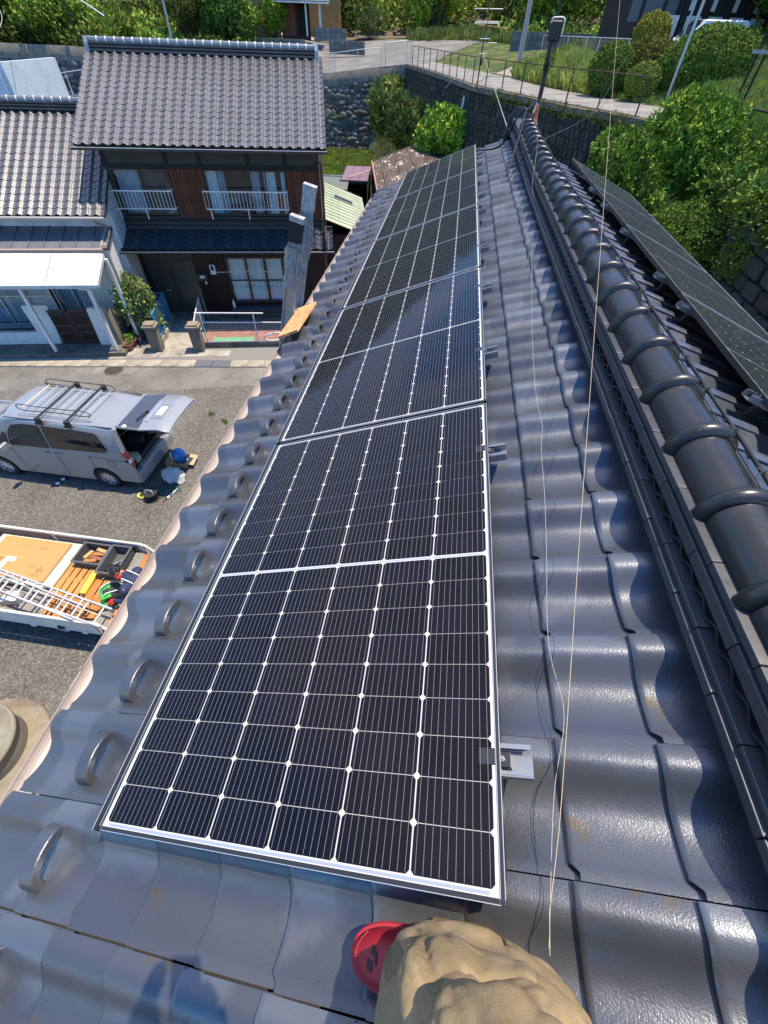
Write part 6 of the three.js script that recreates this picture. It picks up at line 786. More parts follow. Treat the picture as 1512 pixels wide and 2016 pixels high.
{ // parked van beyond the clipped shrubs, mostly hidden
  const v = thing('parked_van', 'pale blue-white van parked beyond the biggest clipped shrub', 'van', [14.5, 6.95, -42.6], 0.12); const wm = pmat([0.62, 0.7, 0.76], 0.3, { clearcoat: 0.6 });
  mesh('body', [extrude([[-2.0, 0.3], [2.0, 0.3], [2.05, 1.0], [2.0, 1.75], [1.8, 1.85], [-0.7, 1.83], [-1.5, 1.1], [-2.05, 0.95]], 1.5, 0.06).translate(0, 0, -0.75)], wm, v); for (const s of [1]) { mesh('windscreen', [quad(V(-0.78, 1.82, 0.66), V(-0.78, 1.82, -0.66), V(-1.53, 1.16, -0.7), V(-1.53, 1.16, 0.7)).translate(-0.06, 0.05, 0)], M.tint, v); mesh('side_window', [extrude([[-1.35, 1.12], [-0.2, 1.12], [-0.2, 1.7], [-0.8, 1.7]], 0.01).translate(0, 0, 0.815), extrude([[-0.1, 1.12], [1.8, 1.12], [1.75, 1.65], [-0.1, 1.7]], 0.01).translate(0, 0, 0.815)], M.tint, v); }
  for (const x of [-1.3, 1.3]) for (const s of [-1, 1]) wheel(v, x, 0.3, s * 0.7, 0.3, 0.18, 0, M.alu, s); mesh('mirror', [rbox(0.1, 0.16, 0.14, -1.2, 1.2, 0.9, 0.03)], M.black, v);
}
// sheds behind the near roof
{
  const t = thing('rusty_shed', 'shed with rusty mottled corrugated roof seen past the eave', 'shed'); const A = V(-5.05, 2.9, -30.6), B = V(-2.3, 3.0, -38.6), C = V(-0.9, 2.5, -33.6), D = V(-3.95, 2.4, -25.6); const lich = lattice(64, 31);
  const rm = mat([0.9, 0.9, 0.9], 0.92, { map: tex(512, 4, (u, v) => { const k = N1(u, v), f = N3(u, v), l = smooth(0.6, 0.66, N3(u * 0.9 + 0.3, v) * 0.6 + N1(v, u) * 0.4); const r = 0.34 + 0.16 * (k - 0.5) + 0.12 * (f - 0.5); return [r + l * 0.5, r * 0.86 + l * 0.52, r * 0.76 + l * 0.5]; }) });
  const n = 9; for (let k = 0; k < n; k++) { const f = (u, v) => { const uu = (k + 0.02 + u * 0.96) / n; const p = A.clone().lerp(B, uu).lerp(D.clone().lerp(C, uu), v); p.y += 0.015 * Math.sin(u * 6 * 2 * PI) + (k % 2) * 0.01; return p; }; mesh('roof_sheet', [grid(36, 2, f, (u, v) => [(k + u) * 1.0, v * 5]).toNonIndexed()], rm, t).material.side = THREE.DoubleSide; }
  mesh('ridge_roll', [bar(B, C, 0.1, 8), bar(A, B, 0.05, 6)], M.dark, t); mesh('verge', [beam(A, D, 0.06, 0.1)], mat([0.4, 0.2, 0.14], 0.8), t); mesh('wall', [[A, D], [D, C], [C, B], [B, A]].map(([p, q]) => quad(p.clone().setY(0), q.clone().setY(0), q.clone().setY(q.y - 0.12), p.clone().setY(p.y - 0.12))), mat([0.03, 0.025, 0.022], 0.9, { side: THREE.DoubleSide }), t); rebase(t, V(-3, 0, -31));
  const p = thing('purple_roof_shed', 'small open shed with a flat purple-brown metal roof', 'shed', [-5.75, 0, -29.5], 0.1); const pm = mat([0.22, 0.13, 0.15], 0.5, { metalness: 0.2 }); for (let k = 0; k < 3; k++) mesh('roof_sheet', [box(0.46, 0.05, 3.6, -0.47 + k * 0.48, 2.52, 0)], pm, p); mesh('fascia', [box(1.5, 0.12, 0.05, 0, 2.45, 1.82), box(0.05, 0.12, 3.6, -0.74, 2.45, 0)], M.dark, p); mesh('wall', [box(0.06, 2.4, 3.4, -0.68, 1.2, 0), box(0.06, 2.4, 3.4, 0.68, 1.2, 0), box(1.3, 2.4, 0.06, 0, 1.2, -1.7)], M.dark, p); mesh('post', [bar(V(-0.66, 0, 1.7), V(-0.66, 2.45, 1.7), 0.05)], M.darkWood, p); mesh('pole_on_roof', [bar(V(-0.3, 2.6, 1.4), V(0.8, 2.75, 0.4), 0.03)], mat([0.5, 0.36, 0.3], 0.7), p);
  const s = thing('low_shed', 'low dark shed with a pale green roof edge behind the green lean-to', 'shed', [-6.75, 0, -27.2], 0.15); mesh('roof', [box(1.9, 0.06, 2.8, 0, 2.45, 0)], mat([0.12, 0.13, 0.12], 0.8), s); mesh('roof_edge', [box(1.9, 0.12, 0.06, 0, 2.48, -1.42)], mat([0.35, 0.42, 0.36], 0.7), s); mesh('wall', [box(1.7, 2.3, 0.06, 0, 1.2, 1.1), box(0.06, 2.3, 2.4, -0.85, 1.2, 0), box(0.06, 2.3, 2.4, 0.85, 1.2, 0)], M.dark, s); mesh('frame', [box(0.1, 2.3, 0.1, 0.5, 1.2, 1.2), box(0.7, 0.5, 0.03, 0.1, 1.9, 1.2)], M.panelGrey, s);
}
// terrace behind the white house with its own fence
{
  const w = thing('terrace_wall', 'low concrete terrace wall behind the white house', 'wall', [-34.2, 0, -44]); w.rotation.y = -0.02; mesh('wall', [extrude([[-12, 0], [10, 0], [10, 4.6], [-3, 2.95], [-12, 2.0]], 0.3)], mat([0.36, 0.3, 0.25], 0.93, { map: concTex }), w); mesh('coping', [beam(V(-12, 2.05, 0.15), V(-3, 3.0, 0.15), 0.4, 0.12), beam(V(-3, 3.0, 0.15), V(10, 4.65, 0.15), 0.4, 0.12)], mat([0.55, 0.45, 0.34], 0.9), w); 
  const f = thing('pipe_fence', 'pale pipe fence on the concrete terrace wall at the left', 'fence', [-34.2, 0, -44]); for (let x = -10; x < 10; x += 2.1) { const y = x < -3 ? lerp(2.05, 3, (x + 12) / 9) : lerp(3, 4.65, (x + 3) / 13); mesh('post', [bar(V(x, y, 0.15), V(x, y + 1.3, 0.15), 0.035)], M.alu, f); } mesh('rail', [bar(V(-12, 3.35, 0.15), V(-3, 4.3, 0.15), 0.028), bar(V(-3, 4.3, 0.15), V(10, 5.95, 0.15), 0.028)], M.alu, f);
}
// ---------- fences on the walls ----------
M.rust = mat([0.11, 0.07, 0.055], 0.85, { map: T.rough }); M.meshGrey = mat([0.42, 0.44, 0.45], 0.6, { metalness: 0.4 });
function lineFence(name, label, s0, s1, step, h, m, wire, rails = [1], off = 0) {
  const f = thing(name, label, 'fence'); const P = (s, y) => { const [p, o] = lineAt(s); return p.addScaledVector(o, off).add(V(0, y + (off > 2 ? rise(s, off) : 0.08), 0)); }; const list = []; for (let s = s0; s <= s1 + 0.01; s += step) list.push(s);
  for (const s of list) mesh('post', [bar(P(s, 0), P(s, h), 0.032, 6)], m, f); for (let i = 0; i + 1 < list.length; i++) for (const r of rails) mesh('rail', [bar(P(list[i], h * r), P(list[i + 1], h * r), 0.022, 6)], m, f);
  if (wire) { const g = []; const S = s1 - s0, n = Math.round(S / wire); for (let k = 0; k < n; k++) { const a = s0 + k * wire; for (const d of [h, -h]) { const b = a + d; const c = clamp(b, s0, s1); const t = Math.abs(c - a) / h; if (t > 0.02) g.push(bar(P(a, d > 0 ? 0.06 : 0.06), P(c, 0.06 + (h - 0.08) * t), 0.004, 3)); } } stuff(mesh('wire_mesh', g, M.meshGrey, f)); }
  return rebase(f, P((s0 + s1) / 2, 0));
}
lineFence('rail_fence', 'rusty post and rail fence along the block wall road', K + 2.4, cum[13] - 0.5, 1.95, 1.12, M.rust, 0, [1, 0.02]);
lineFence('mesh_fence', 'grey wire mesh fence at the wall corner', K - 1.9, K + 1.9, 1.9, 1.4, M.alu, 0.12, [1]);
lineFence('wire_fence', 'pale low wire fence on the concrete band, left of the corner', K - 8.6, K - 2.2, 2.1, 1.15, M.alu, 0, [1]);
lineFence('long_mesh_fence', 'long grey mesh fence along the upper street under the trees', K + 9, K + 32, 2.0, 1.25, M.alu, 0.16, [1], 10);
// ---------- poles, masts, antenna ----------
function pole(name, label, cat, p, h, r0, r1, m, extra) { const g = thing(name, label, cat, p.toArray()); mesh('shaft', [bar(V(0, -0.3, 0), V(0, h, 0), r0, 14, r1)], m, g); if (extra) extra(g); return g; }
pole('utility_pole', 'grey concrete utility pole standing on the bare bank above the road', 'utility pole', V(3.45, 6.8, -46), 11, 0.17, 0.13, mat([0.42, 0.41, 0.38], 0.9, { map: T.soft }), (g) => mesh('band', [cyl(0.19, 0.19, 0.12, 0, 4, 0)], M.galv, g));
pole('lamp_post', 'silver steel post rising from behind the right-hand bushes', 'post', V(9.6, 6.2, -30.4), 9, 0.075, 0.065, M.galv, (g) => mesh('collar', [cyl(0.09, 0.09, 0.2, 0, 1.1, 0)], M.galv, g));
pole('lamp_post', 'second slimmer steel post beyond the silver post', 'post', V(12.3, 6.6, -40), 9, 0.07, 0.06, M.galv, (g) => mesh('collar', [cyl(0.085, 0.085, 0.2, 0, 1.1, 0)], M.galv, g));
pole('slim_pole', 'slim grey pole rising behind the brown house roof', 'pole', V(-25.4, 5.9, -50.6), 9, 0.09, 0.07, mat([0.36, 0.36, 0.34], 0.7), (g) => mesh('joint', [cyl(0.1, 0.1, 0.5, 0, 1.0, 0)], M.galv, g));
{ const g = thing('leaning_pipe', 'white pipe leaning over the hedge at the top left', 'pipe', [-31, 7.1, -48.8]); mesh('pipe', [bar(V(-2.2, 2.4, -0.5), V(1.2, 0.9, 0), 0.05)], M.white, g); mesh('stake', [bar(V(-2.1, -0.8, -0.5), V(-2.2, 2.6, -0.5), 0.06)], M.dark, g); }
{ const g = thing('drain_pipe', 'pale bent drain pipe standing out from the block wall', 'pipe'); mesh('pipe', [bar(V(-0.62, 3.0, -36.6), V(-0.2, 5.2, -37), 0.085, 12), bar(V(-0.2, 5.2, -37), V(-0.08, 5.42, -37.1), 0.09, 12), bar(V(-0.08, 5.42, -37.1), V(0.15, 5.46, -37.3), 0.1, 12)], mat([0.55, 0.62, 0.66], 0.5), g); mesh('coupling', [bar(V(-0.22, 5.1, -36.98), V(-0.17, 5.3, -37.02), 0.105, 12)], M.white, g); rebase(g, V(-0.62, 3, -36.6)); }
{ // television antenna on a rusty mast at the road edge
  const g = thing('antenna_mast', 'television antenna on a rusty mast with guy wires at the road edge', 'antenna'); const b = V(0.42, 5.8, -34.9); mesh('mast', [bar(b, b.clone().add(V(0.02, 1.7, 0)), 0.04), bar(b.clone().add(V(0.02, 1.7, 0)), b.clone().add(V(0.12, 4.6, 0)), 0.025)], mat([0.16, 0.07, 0.05], 0.8), g);
  const al = M.alu; const el = (y, L, dz, m = al) => bar(b.clone().add(V(0.06 - L / 2, y, dz)), b.clone().add(V(0.06 + L / 2, y + 0.02, dz)), 0.02, 6); mesh('boom', [bar(b.clone().add(V(0.08, 2.45, -0.7)), b.clone().add(V(0.08, 2.5, 0.7)), 0.02, 6), bar(b.clone().add(V(-0.6, 2.42, 0)), b.clone().add(V(1.2, 2.3, 0)), 0.018, 6)], mat([0.4, 0.2, 0.16], 0.7), g);
  for (const [y, L, dz] of [[2.5, 1.2, 0.55], [2.45, 1.3, 0.1], [2.5, 0.9, -0.4], [2.95, 1.5, -0.2], [1.75, 1.4, -0.3], [1.9, 0.5, 0.5], [1.35, 0.35, 0.2]]) mesh('antenna_element', [el(y, L, dz)], al, g); mesh('junction_box', [rbox(0.12, 0.25, 0.1, b.x + 0.04, b.y + 1.05, b.z + 0.06, 0.02)], M.dark, g);
  for (const q of [V(-0.6, 5.85, -36.5), V(0.45, 6.95, -8.9), V(-1.4, 5.8, -34)]) mesh('guy_wire', [bar(b.clone().add(V(0.02, 1.45, 0)), q, 0.008, 4)], M.meshGrey, g); rebase(g, b);
}
{ // service mast with junction box at the far end of our ridge
  const g = thing('service_mast', 'black service mast with a junction box at the far end of the ridge', 'mast'); const b = V(0.86, 6.4, -9.1); mesh('mast', [bar(b, b.clone().add(V(0.01, 3.0, 0)), 0.022, 10)], M.black, g); mesh('junction_box', [rbox(0.17, 0.2, 0.1, 0.875, 7.93, -9.06, 0.03)], M.black, g); mesh('box_rim', [tube([[0.8, 8.0, -9.0], [0.8, 8.04, -9.0], [0.86, 8.05, -9.0], [0.94, 8.05, -9.0], [0.965, 8.03, -9.0], [0.965, 7.9, -9.0]], 0.009, 24, 5)], mat([0.75, 0.72, 0.62], 0.5), g);
  for (let k = 0; k < 6; k++) mesh('cable', [tube([[0.82 + k * 0.022, 7.84, -9.03], [0.82 + k * 0.024, 7.7 - 0.02 * (k % 3), -9.0], [0.83 + k * 0.012, 7.55 - 0.03 * (k % 2), -9.06]], 0.007, 14, 5)], M.black, g); for (const [dx, m] of [[0, 0], [0.02, 1], [-0.02, 0]]) mesh('orange_cable', [tube([[0.86 + dx, 7.2, -9.07], [0.87 + dx, 7.0, -8.95], [0.95 + dx * 2, 6.85, -8.6], [1.0 + dx * 2, 6.78, -8.2]], 0.008, 20, 5)], mat(m ? [0.4, 0.13, 0.07] : [0.28, 0.1, 0.06], 0.6), g); mesh('white_cable', [tube([[0.85, 7.25, -9.05], [0.8, 7.1, -8.95], [0.82, 6.95, -8.8], [0.86, 6.8, -8.6]], 0.006, 20, 5)], M.white, g); rebase(g, b);
}
{ // dark post frame at the right edge
  const g = thing('post_frame', 'dark metal post frame with cross arm at the right edge', 'post frame', [8.35, 5.4, -20]); for (const x of [0, 0.22]) mesh('post', [bar(V(x, -0.4, 0), V(x - 0.02, 3.1, 0), 0.035, 8)], M.dark, g); mesh('arm', [box(1.6, 0.08, 0.25, 0.65, 2.35, 0)], mat([0.3, 0.31, 0.32], 0.5), g); mesh('rail', [bar(V(0, 1.2, 0), V(1.9, 1.0, 0), 0.03, 8)], M.dark, g); mesh('post', [bar(V(1.1, -0.4, 0.2), V(1.3, 1.2, 0.1), 0.03, 8)], M.dark, g); mesh('strut', [bar(V(0.05, 0.2, 0), V(0.6, 1.1, 0), 0.02, 6)], M.alu, g);
  const sl = one('concrete_slab', [rbox(2.2, 0.25, 1.4, 0, 0, 0, 0.05)], mat([0.42, 0.37, 0.31], 0.92, { map: concTex }), 'pale concrete slab on the slope below the dark post frame', 'slab'); sl.position.set(9.7, 5.55, -18.6); sl.rotation.set(0.1, 0.3, -0.1);
}
// ---------- cables and strings on our roof ----------
M.cable = mat([0.012, 0.012, 0.013], 0.5); M.string = mat([0.5, 0.42, 0.28], 0.8); M.wire = mat([0.42, 0.42, 0.4], 0.5);
{
  const pts = []; for (let i = 0; i <= 46; i++) { const z = lerp(-8.7, 0.9, i / 46); const a = 0.52 + 0.13 * Math.sin(i * 1.1) + 0.08 * Math.sin(i * 2.3); pts.push(V(RX + Math.sin(a) * 0.105, 7.012 + Math.cos(a) * 0.104 + 0.055 * smooth(-5.2, -8.2, z) + 0.003, z)); }
  const c = thing('ridge_cable', 'black cable tied along the ridge caps', 'cable'); mesh('cable', [tube(pts, 0.0062, 200, 6)], M.cable, c); const p2 = pts.map((p, i) => p.clone().add(V(-0.022 + 0.004 * Math.sin(i), -0.006, 0))); mesh('thin_wire', [tube(p2, 0.0025, 160, 4)], M.cable, c);
  for (let i = 2; i < 46; i += 1) { const p = pts[i]; mesh('tie_wire', [tube([p.clone().add(V(-0.03, 0.004, 0.02)), p.clone().add(V(-0.012, 0.012, 0.006)), p.clone().add(V(0, 0.009, 0)), p.clone().add(V(0.012, 0.004, -0.012))], 0.0018, 10, 4), tube([p.clone().add(V(-0.02, 0.012, -0.012)), p.clone().add(V(-0.01, 0.01, 0.004)), p.clone().add(V(-0.006, 0.014, 0.018))], 0.0015, 8, 4)], M.cable, c); } rebase(c, V(RX, 7.13, -4));
  one('thick_black_cable', tube([[-0.02, 6.7, -8.55], [0.12, 6.705, -8.62], [0.3, 6.72, -8.66], [0.4, 6.78, -8.6], [0.47, 6.93, -8.5], [0.54, 7.12, -8.4], [0.62, 7.2, -8.35], [0.7, 7.14, -8.5], [0.8, 7.1, -8.9], [0.86, 7.2, -9.06]], 0.014, 90, 8), M.cable, 'thick black cable from the last left panel over the ridge end', 'cable');
  one('thin_black_cable', tube([[0.38, 6.75, -6.6], [0.42, 6.86, -6.9], [0.5, 7.04, -7.3], [0.58, 7.2, -7.9], [0.7, 7.2, -8.6], [0.85, 7.25, -9.06]], 0.009, 60, 6), M.cable, 'black cable running slantwise over the ridge, nearer than the thick one', 'cable');
  one('loop_cable', tube([[0.36, 6.74, -6.3], [0.45, 6.92, -6.25], [0.52, 7.08, -6.2], [0.6, 7.15, -6.3], [0.7, 7.06, -6.6]], 0.005, 40, 6), M.cable, 'thin black wire hanging across the ridge courses', 'wire');
  const tip = V(1.61, 8.5, -9.4), foot = onL(-0.078, 0.06, -0.11); const mid = (t) => foot.clone().lerp(tip, t).add(V(0, -0.1 * t * (1 - t) * 1.2, 0)); const sp = [foot, onL(-0.085, 0.0, -0.085)]; for (let t = 0.02; t <= 1.001; t += 0.07) sp.push(mid(t)); sp.push(tip.clone().add(V(0.25, 0.4, -1.6))); 
  one('mason_string', tube(sp, 0.001, 160, 5), M.string, 'pale builder string rising from the tiles by the trouser leg to the sky', 'string');
  const wl = [[-0.078, 0.05], [-0.124, -0.217], [-0.16, -0.40], [-0.154, -0.568], [-0.18, -0.932], [-0.2, -1.2], [-0.224, -1.463], [-0.232, -1.6], [-0.236, -1.797], [-0.261, -2.272], [-0.325, -3.147], [-0.421, -4.015], [-0.5, -4.6]].map(([w, z], i) => onL(w + 0.006 * Math.sin(i * 2.4), z, -0.1 + 0.004 * Math.sin(i * 3))); wl.push(V(0.47, 6.95, -5.0), V(0.5, 7.08, -5.4), V(0.56, 7.15, -6.0), V(0.62, 7.22, -7.2));
  one('thin_wire', tube(wl, 0.0008, 200, 5), M.wire, 'thin whitish wire lying along the tiles and up over the ridge', 'wire');
  one('overhead_wire', tube([[-15.2, 7.4, -18.3], [-24, 8.1, -30], [-40, 11, -48]], 0.014, 40, 4), M.meshGrey, 'overhead wire running from the brown house roof to the top left', 'wire');
  one('overhead_wire', tube([[0.95, 6.7, -9.3], [3.2, 6.6, -16], [6.2, 7.2, -27], [10, 8.2, -40]], 0.009, 40, 4), M.dark, 'overhead wire running from the ridge end toward the clipped shrubs', 'wire');
  one('overhead_wire', tube([[-0.3, 5.6, -36.9], [2.4, 6.6, -40], [8, 8.4, -50], [14, 10.4, -60]], 0.014, 40, 4), M.dark, 'dark wire rising from the bent drain pipe over the bank', 'wire');
  one('green_wire', tube([[2.9, 5.95, -4.2], [4.0, 5.9, -5.0], [5.8, 6.2, -6.4], [7.0, 6.4, -7.2]], 0.004, 20, 4), mat([0.1, 0.35, 0.26], 0.6), 'thin green wire from the far eave to the right edge', 'wire');
}

// ---------- people ----------
const fbm71 = fbm(371, 7, 4);
// one continuous surface from tapered capsules joined by a smooth minimum
function blob(bones, cell, k = 0.03) {
  const lo = V(1e9, 1e9, 1e9), hi = V(-1e9, -1e9, -1e9); for (const [a, b, r0, r1] of bones) for (const [p, r] of [[a, r0], [b, r1]]) { lo.min(p.clone().subScalar(r + k + 2 * cell)); hi.max(p.clone().addScalar(r + k + 2 * cell)); }
  const c = lo.clone().add(hi).multiplyScalar(0.5), half = Math.max(hi.x - lo.x, hi.y - lo.y, hi.z - lo.z) / 2; const n = Math.min(150, Math.ceil(2 * half / cell) + 2); const mc = new MarchingCubes(n, M.black, false, false, 200000); mc.isolation = 0; mc.field.fill(-1);
  const B = bones.map(([a, b, r0, r1, sq]) => ({ a, d: b.clone().sub(a), l2: Math.max(1e-9, b.distanceToSquared(a)), r0, r1, sq })); const p = V();
  for (let z = 0; z < n; z++) for (let y = 0; y < n; y++) for (let x = 0; x < n; x++) { p.set((x - n / 2) / (n / 2) * half + c.x, (y - n / 2) / (n / 2) * half + c.y, (z - n / 2) / (n / 2) * half + c.z); let s = 0, best = 1e9; for (const b of B) { const t = clamp(((p.x - b.a.x) * b.d.x + (p.y - b.a.y) * b.d.y + (p.z - b.a.z) * b.d.z) / b.l2, 0, 1); const dx = p.x - b.a.x - b.d.x * t, dy = p.y - b.a.y - b.d.y * t, dz = p.z - b.a.z - b.d.z * t; const d = Math.sqrt(dx * dx + dy * dy + dz * dz) - lerp(b.r0, b.r1, t); if (d < best + 4 * k) { s += Math.exp(-d / (k * 0.5)); best = Math.min(best, d); } } mc.field[z * n * n + y * n + x] = s > 0 ? Math.log(s) * k * 0.5 : -best; }
  mc.update(); const cnt = mc.count; const pos = new Float32Array(cnt * 3), nor = new Float32Array(cnt * 3); for (let i = 0; i < cnt; i++) { pos[3 * i] = mc.positionArray[3 * i] * half + c.x; pos[3 * i + 1] = mc.positionArray[3 * i + 1] * half + c.y; pos[3 * i + 2] = mc.positionArray[3 * i + 2] * half + c.z; nor[3 * i] = mc.normalArray[3 * i]; nor[3 * i + 1] = mc.normalArray[3 * i + 1]; nor[3 * i + 2] = mc.normalArray[3 * i + 2]; }
  const g = new THREE.BufferGeometry(); g.setAttribute('position', new THREE.BufferAttribute(pos, 3)); g.setAttribute('normal', new THREE.BufferAttribute(nor, 3)); g.computeVertexNormals(); g.setAttribute('normal', new THREE.BufferAttribute(nor, 3)); return boxUV(g);
}
M.skin = pmat([0.5, 0.29, 0.2], 0.55, { map: T.soft }); M.hair = mat([0.012, 0.011, 0.011], 0.35); M.navy = mat([0.03, 0.045, 0.11], 0.85, { map: T.rough }); M.redGlove = mat([0.55, 0.02, 0.03], 0.7); M.khaki = mat([0.56, 0.45, 0.28], 0.9, { map: T.soft });
function hand(w, dir, palmN, r, s = 1) { // bones of a curled hand: palm, four fingers, thumb
  dir = dir.clone().normalize(); const side = dir.clone().cross(palmN).normalize(); const n = palmN.clone().normalize(); const out = []; const P = (f, u, h) => w.clone().addScaledVector(dir, f * s).addScaledVector(side, u * s).addScaledVector(n, h * s);
  out.push([P(0, 0, 0), P(0.045, 0.02, 0.002), r * 1.9 * s, r * 1.7 * s], [P(0, 0, 0), P(0.045, -0.02, 0.002), r * 1.9 * s, r * 1.7 * s], [P(0.02, 0, 0), P(0.075, 0, 0), r * 1.8 * s, r * 1.5 * s]);
  [[-0.032, 0.03, 0.022, 0.016], [-0.011, 0.036, 0.026, 0.019], [0.011, 0.034, 0.024, 0.018], [0.031, 0.025, 0.018, 0.014]].forEach(([u, a, b, c]) => { const k0 = P(0.082, u, 0), k1 = P(0.082 + a * 0.85, u * 1.1, -a * 0.5), k2 = P(0.082 + a * 0.85 + b * 0.35, u * 1.1, -a * 0.5 - b * 0.9), k3 = P(0.082 + a * 0.85 + b * 0.35 - c * 0.4, u * 1.08, -a * 0.5 - b * 0.9 - c * 0.8); out.push([k0, k1, r * s, r * 0.92 * s], [k1, k2, r * 0.92 * s, r * 0.85 * s], [k2, k3, r * 0.85 * s, r * 0.75 * s]); });
  const t0 = P(0.02, -0.035, -0.004), t1 = P(0.05, -0.058, -0.02), t2 = P(0.075, -0.056, -0.042); out.push([t0, t1, r * 1.25 * s, r * 1.1 * s], [t1, t2, r * 1.1 * s, r * 0.85 * s]); return out;
}
function head(t, c, fwd, up, hairM, parentName) { // head with face; c = centre, fwd = facing
  const f = fwd.clone().normalize(), r = f.clone().cross(up).normalize(), u = r.clone().cross(f).normalize(); const P = (a, b, d) => c.clone().addScaledVector(f, a).addScaledVector(r, b).addScaledVector(u, d);
  const skin = blob([[P(-0.02, 0, 0.03), P(0.015, 0, 0.0), 0.088, 0.08], [P(0.03, 0, -0.06), P(0.05, 0, -0.085), 0.055, 0.036], [P(0.085, 0, 0.0), P(0.105, 0, -0.03), 0.01, 0.014], [P(0.07, 0.03, 0.025), P(0.07, -0.03, 0.025), 0.018, 0.018], [P(0.0, 0.085, 0.0), P(-0.012, 0.092, -0.03), 0.014, 0.01], [P(0.0, -0.085, 0.0), P(-0.012, -0.092, -0.03), 0.014, 0.01], [P(0.085, 0.016, -0.062), P(0.085, -0.016, -0.062), 0.008, 0.008], [P(-0.03, 0, -0.05), P(-0.06, 0, -0.16), 0.055, 0.06]], 0.006, 0.015);
  mesh('head', skin, M.skin, t); const hr = []; for (let i = 0; i < 70; i++) { const a = rr(0, 6.28), q = rr(-0.25, 1); const d = V(Math.cos(a) * Math.sqrt(1 - q * q), q, Math.sin(a) * Math.sqrt(1 - q * q)); if (d.x > 0.45 && q < 0.5) continue; hr.push([P(-0.015 + d.x * 0.075, d.z * 0.068, 0.035 + d.y * 0.07), P(-0.02 + d.x * 0.096 - 0.012, d.z * 0.09, 0.03 + d.y * 0.09 - 0.012), 0.034, 0.018]); } mesh('hair', blob(hr, 0.007, 0.01), hairM, t);
  for (const s of [-1, 1]) { const e = mesh('eye', new THREE.SphereGeometry(0.011, 10, 8), mat([0.03, 0.02, 0.015], 0.2), t); e.position.copy(P(0.082, s * 0.032, 0.005)); const b = mesh('eyebrow', bar(P(0.09, s * 0.02, 0.028), P(0.08, s * 0.048, 0.026), 0.004, 5), hairM, t); }
}
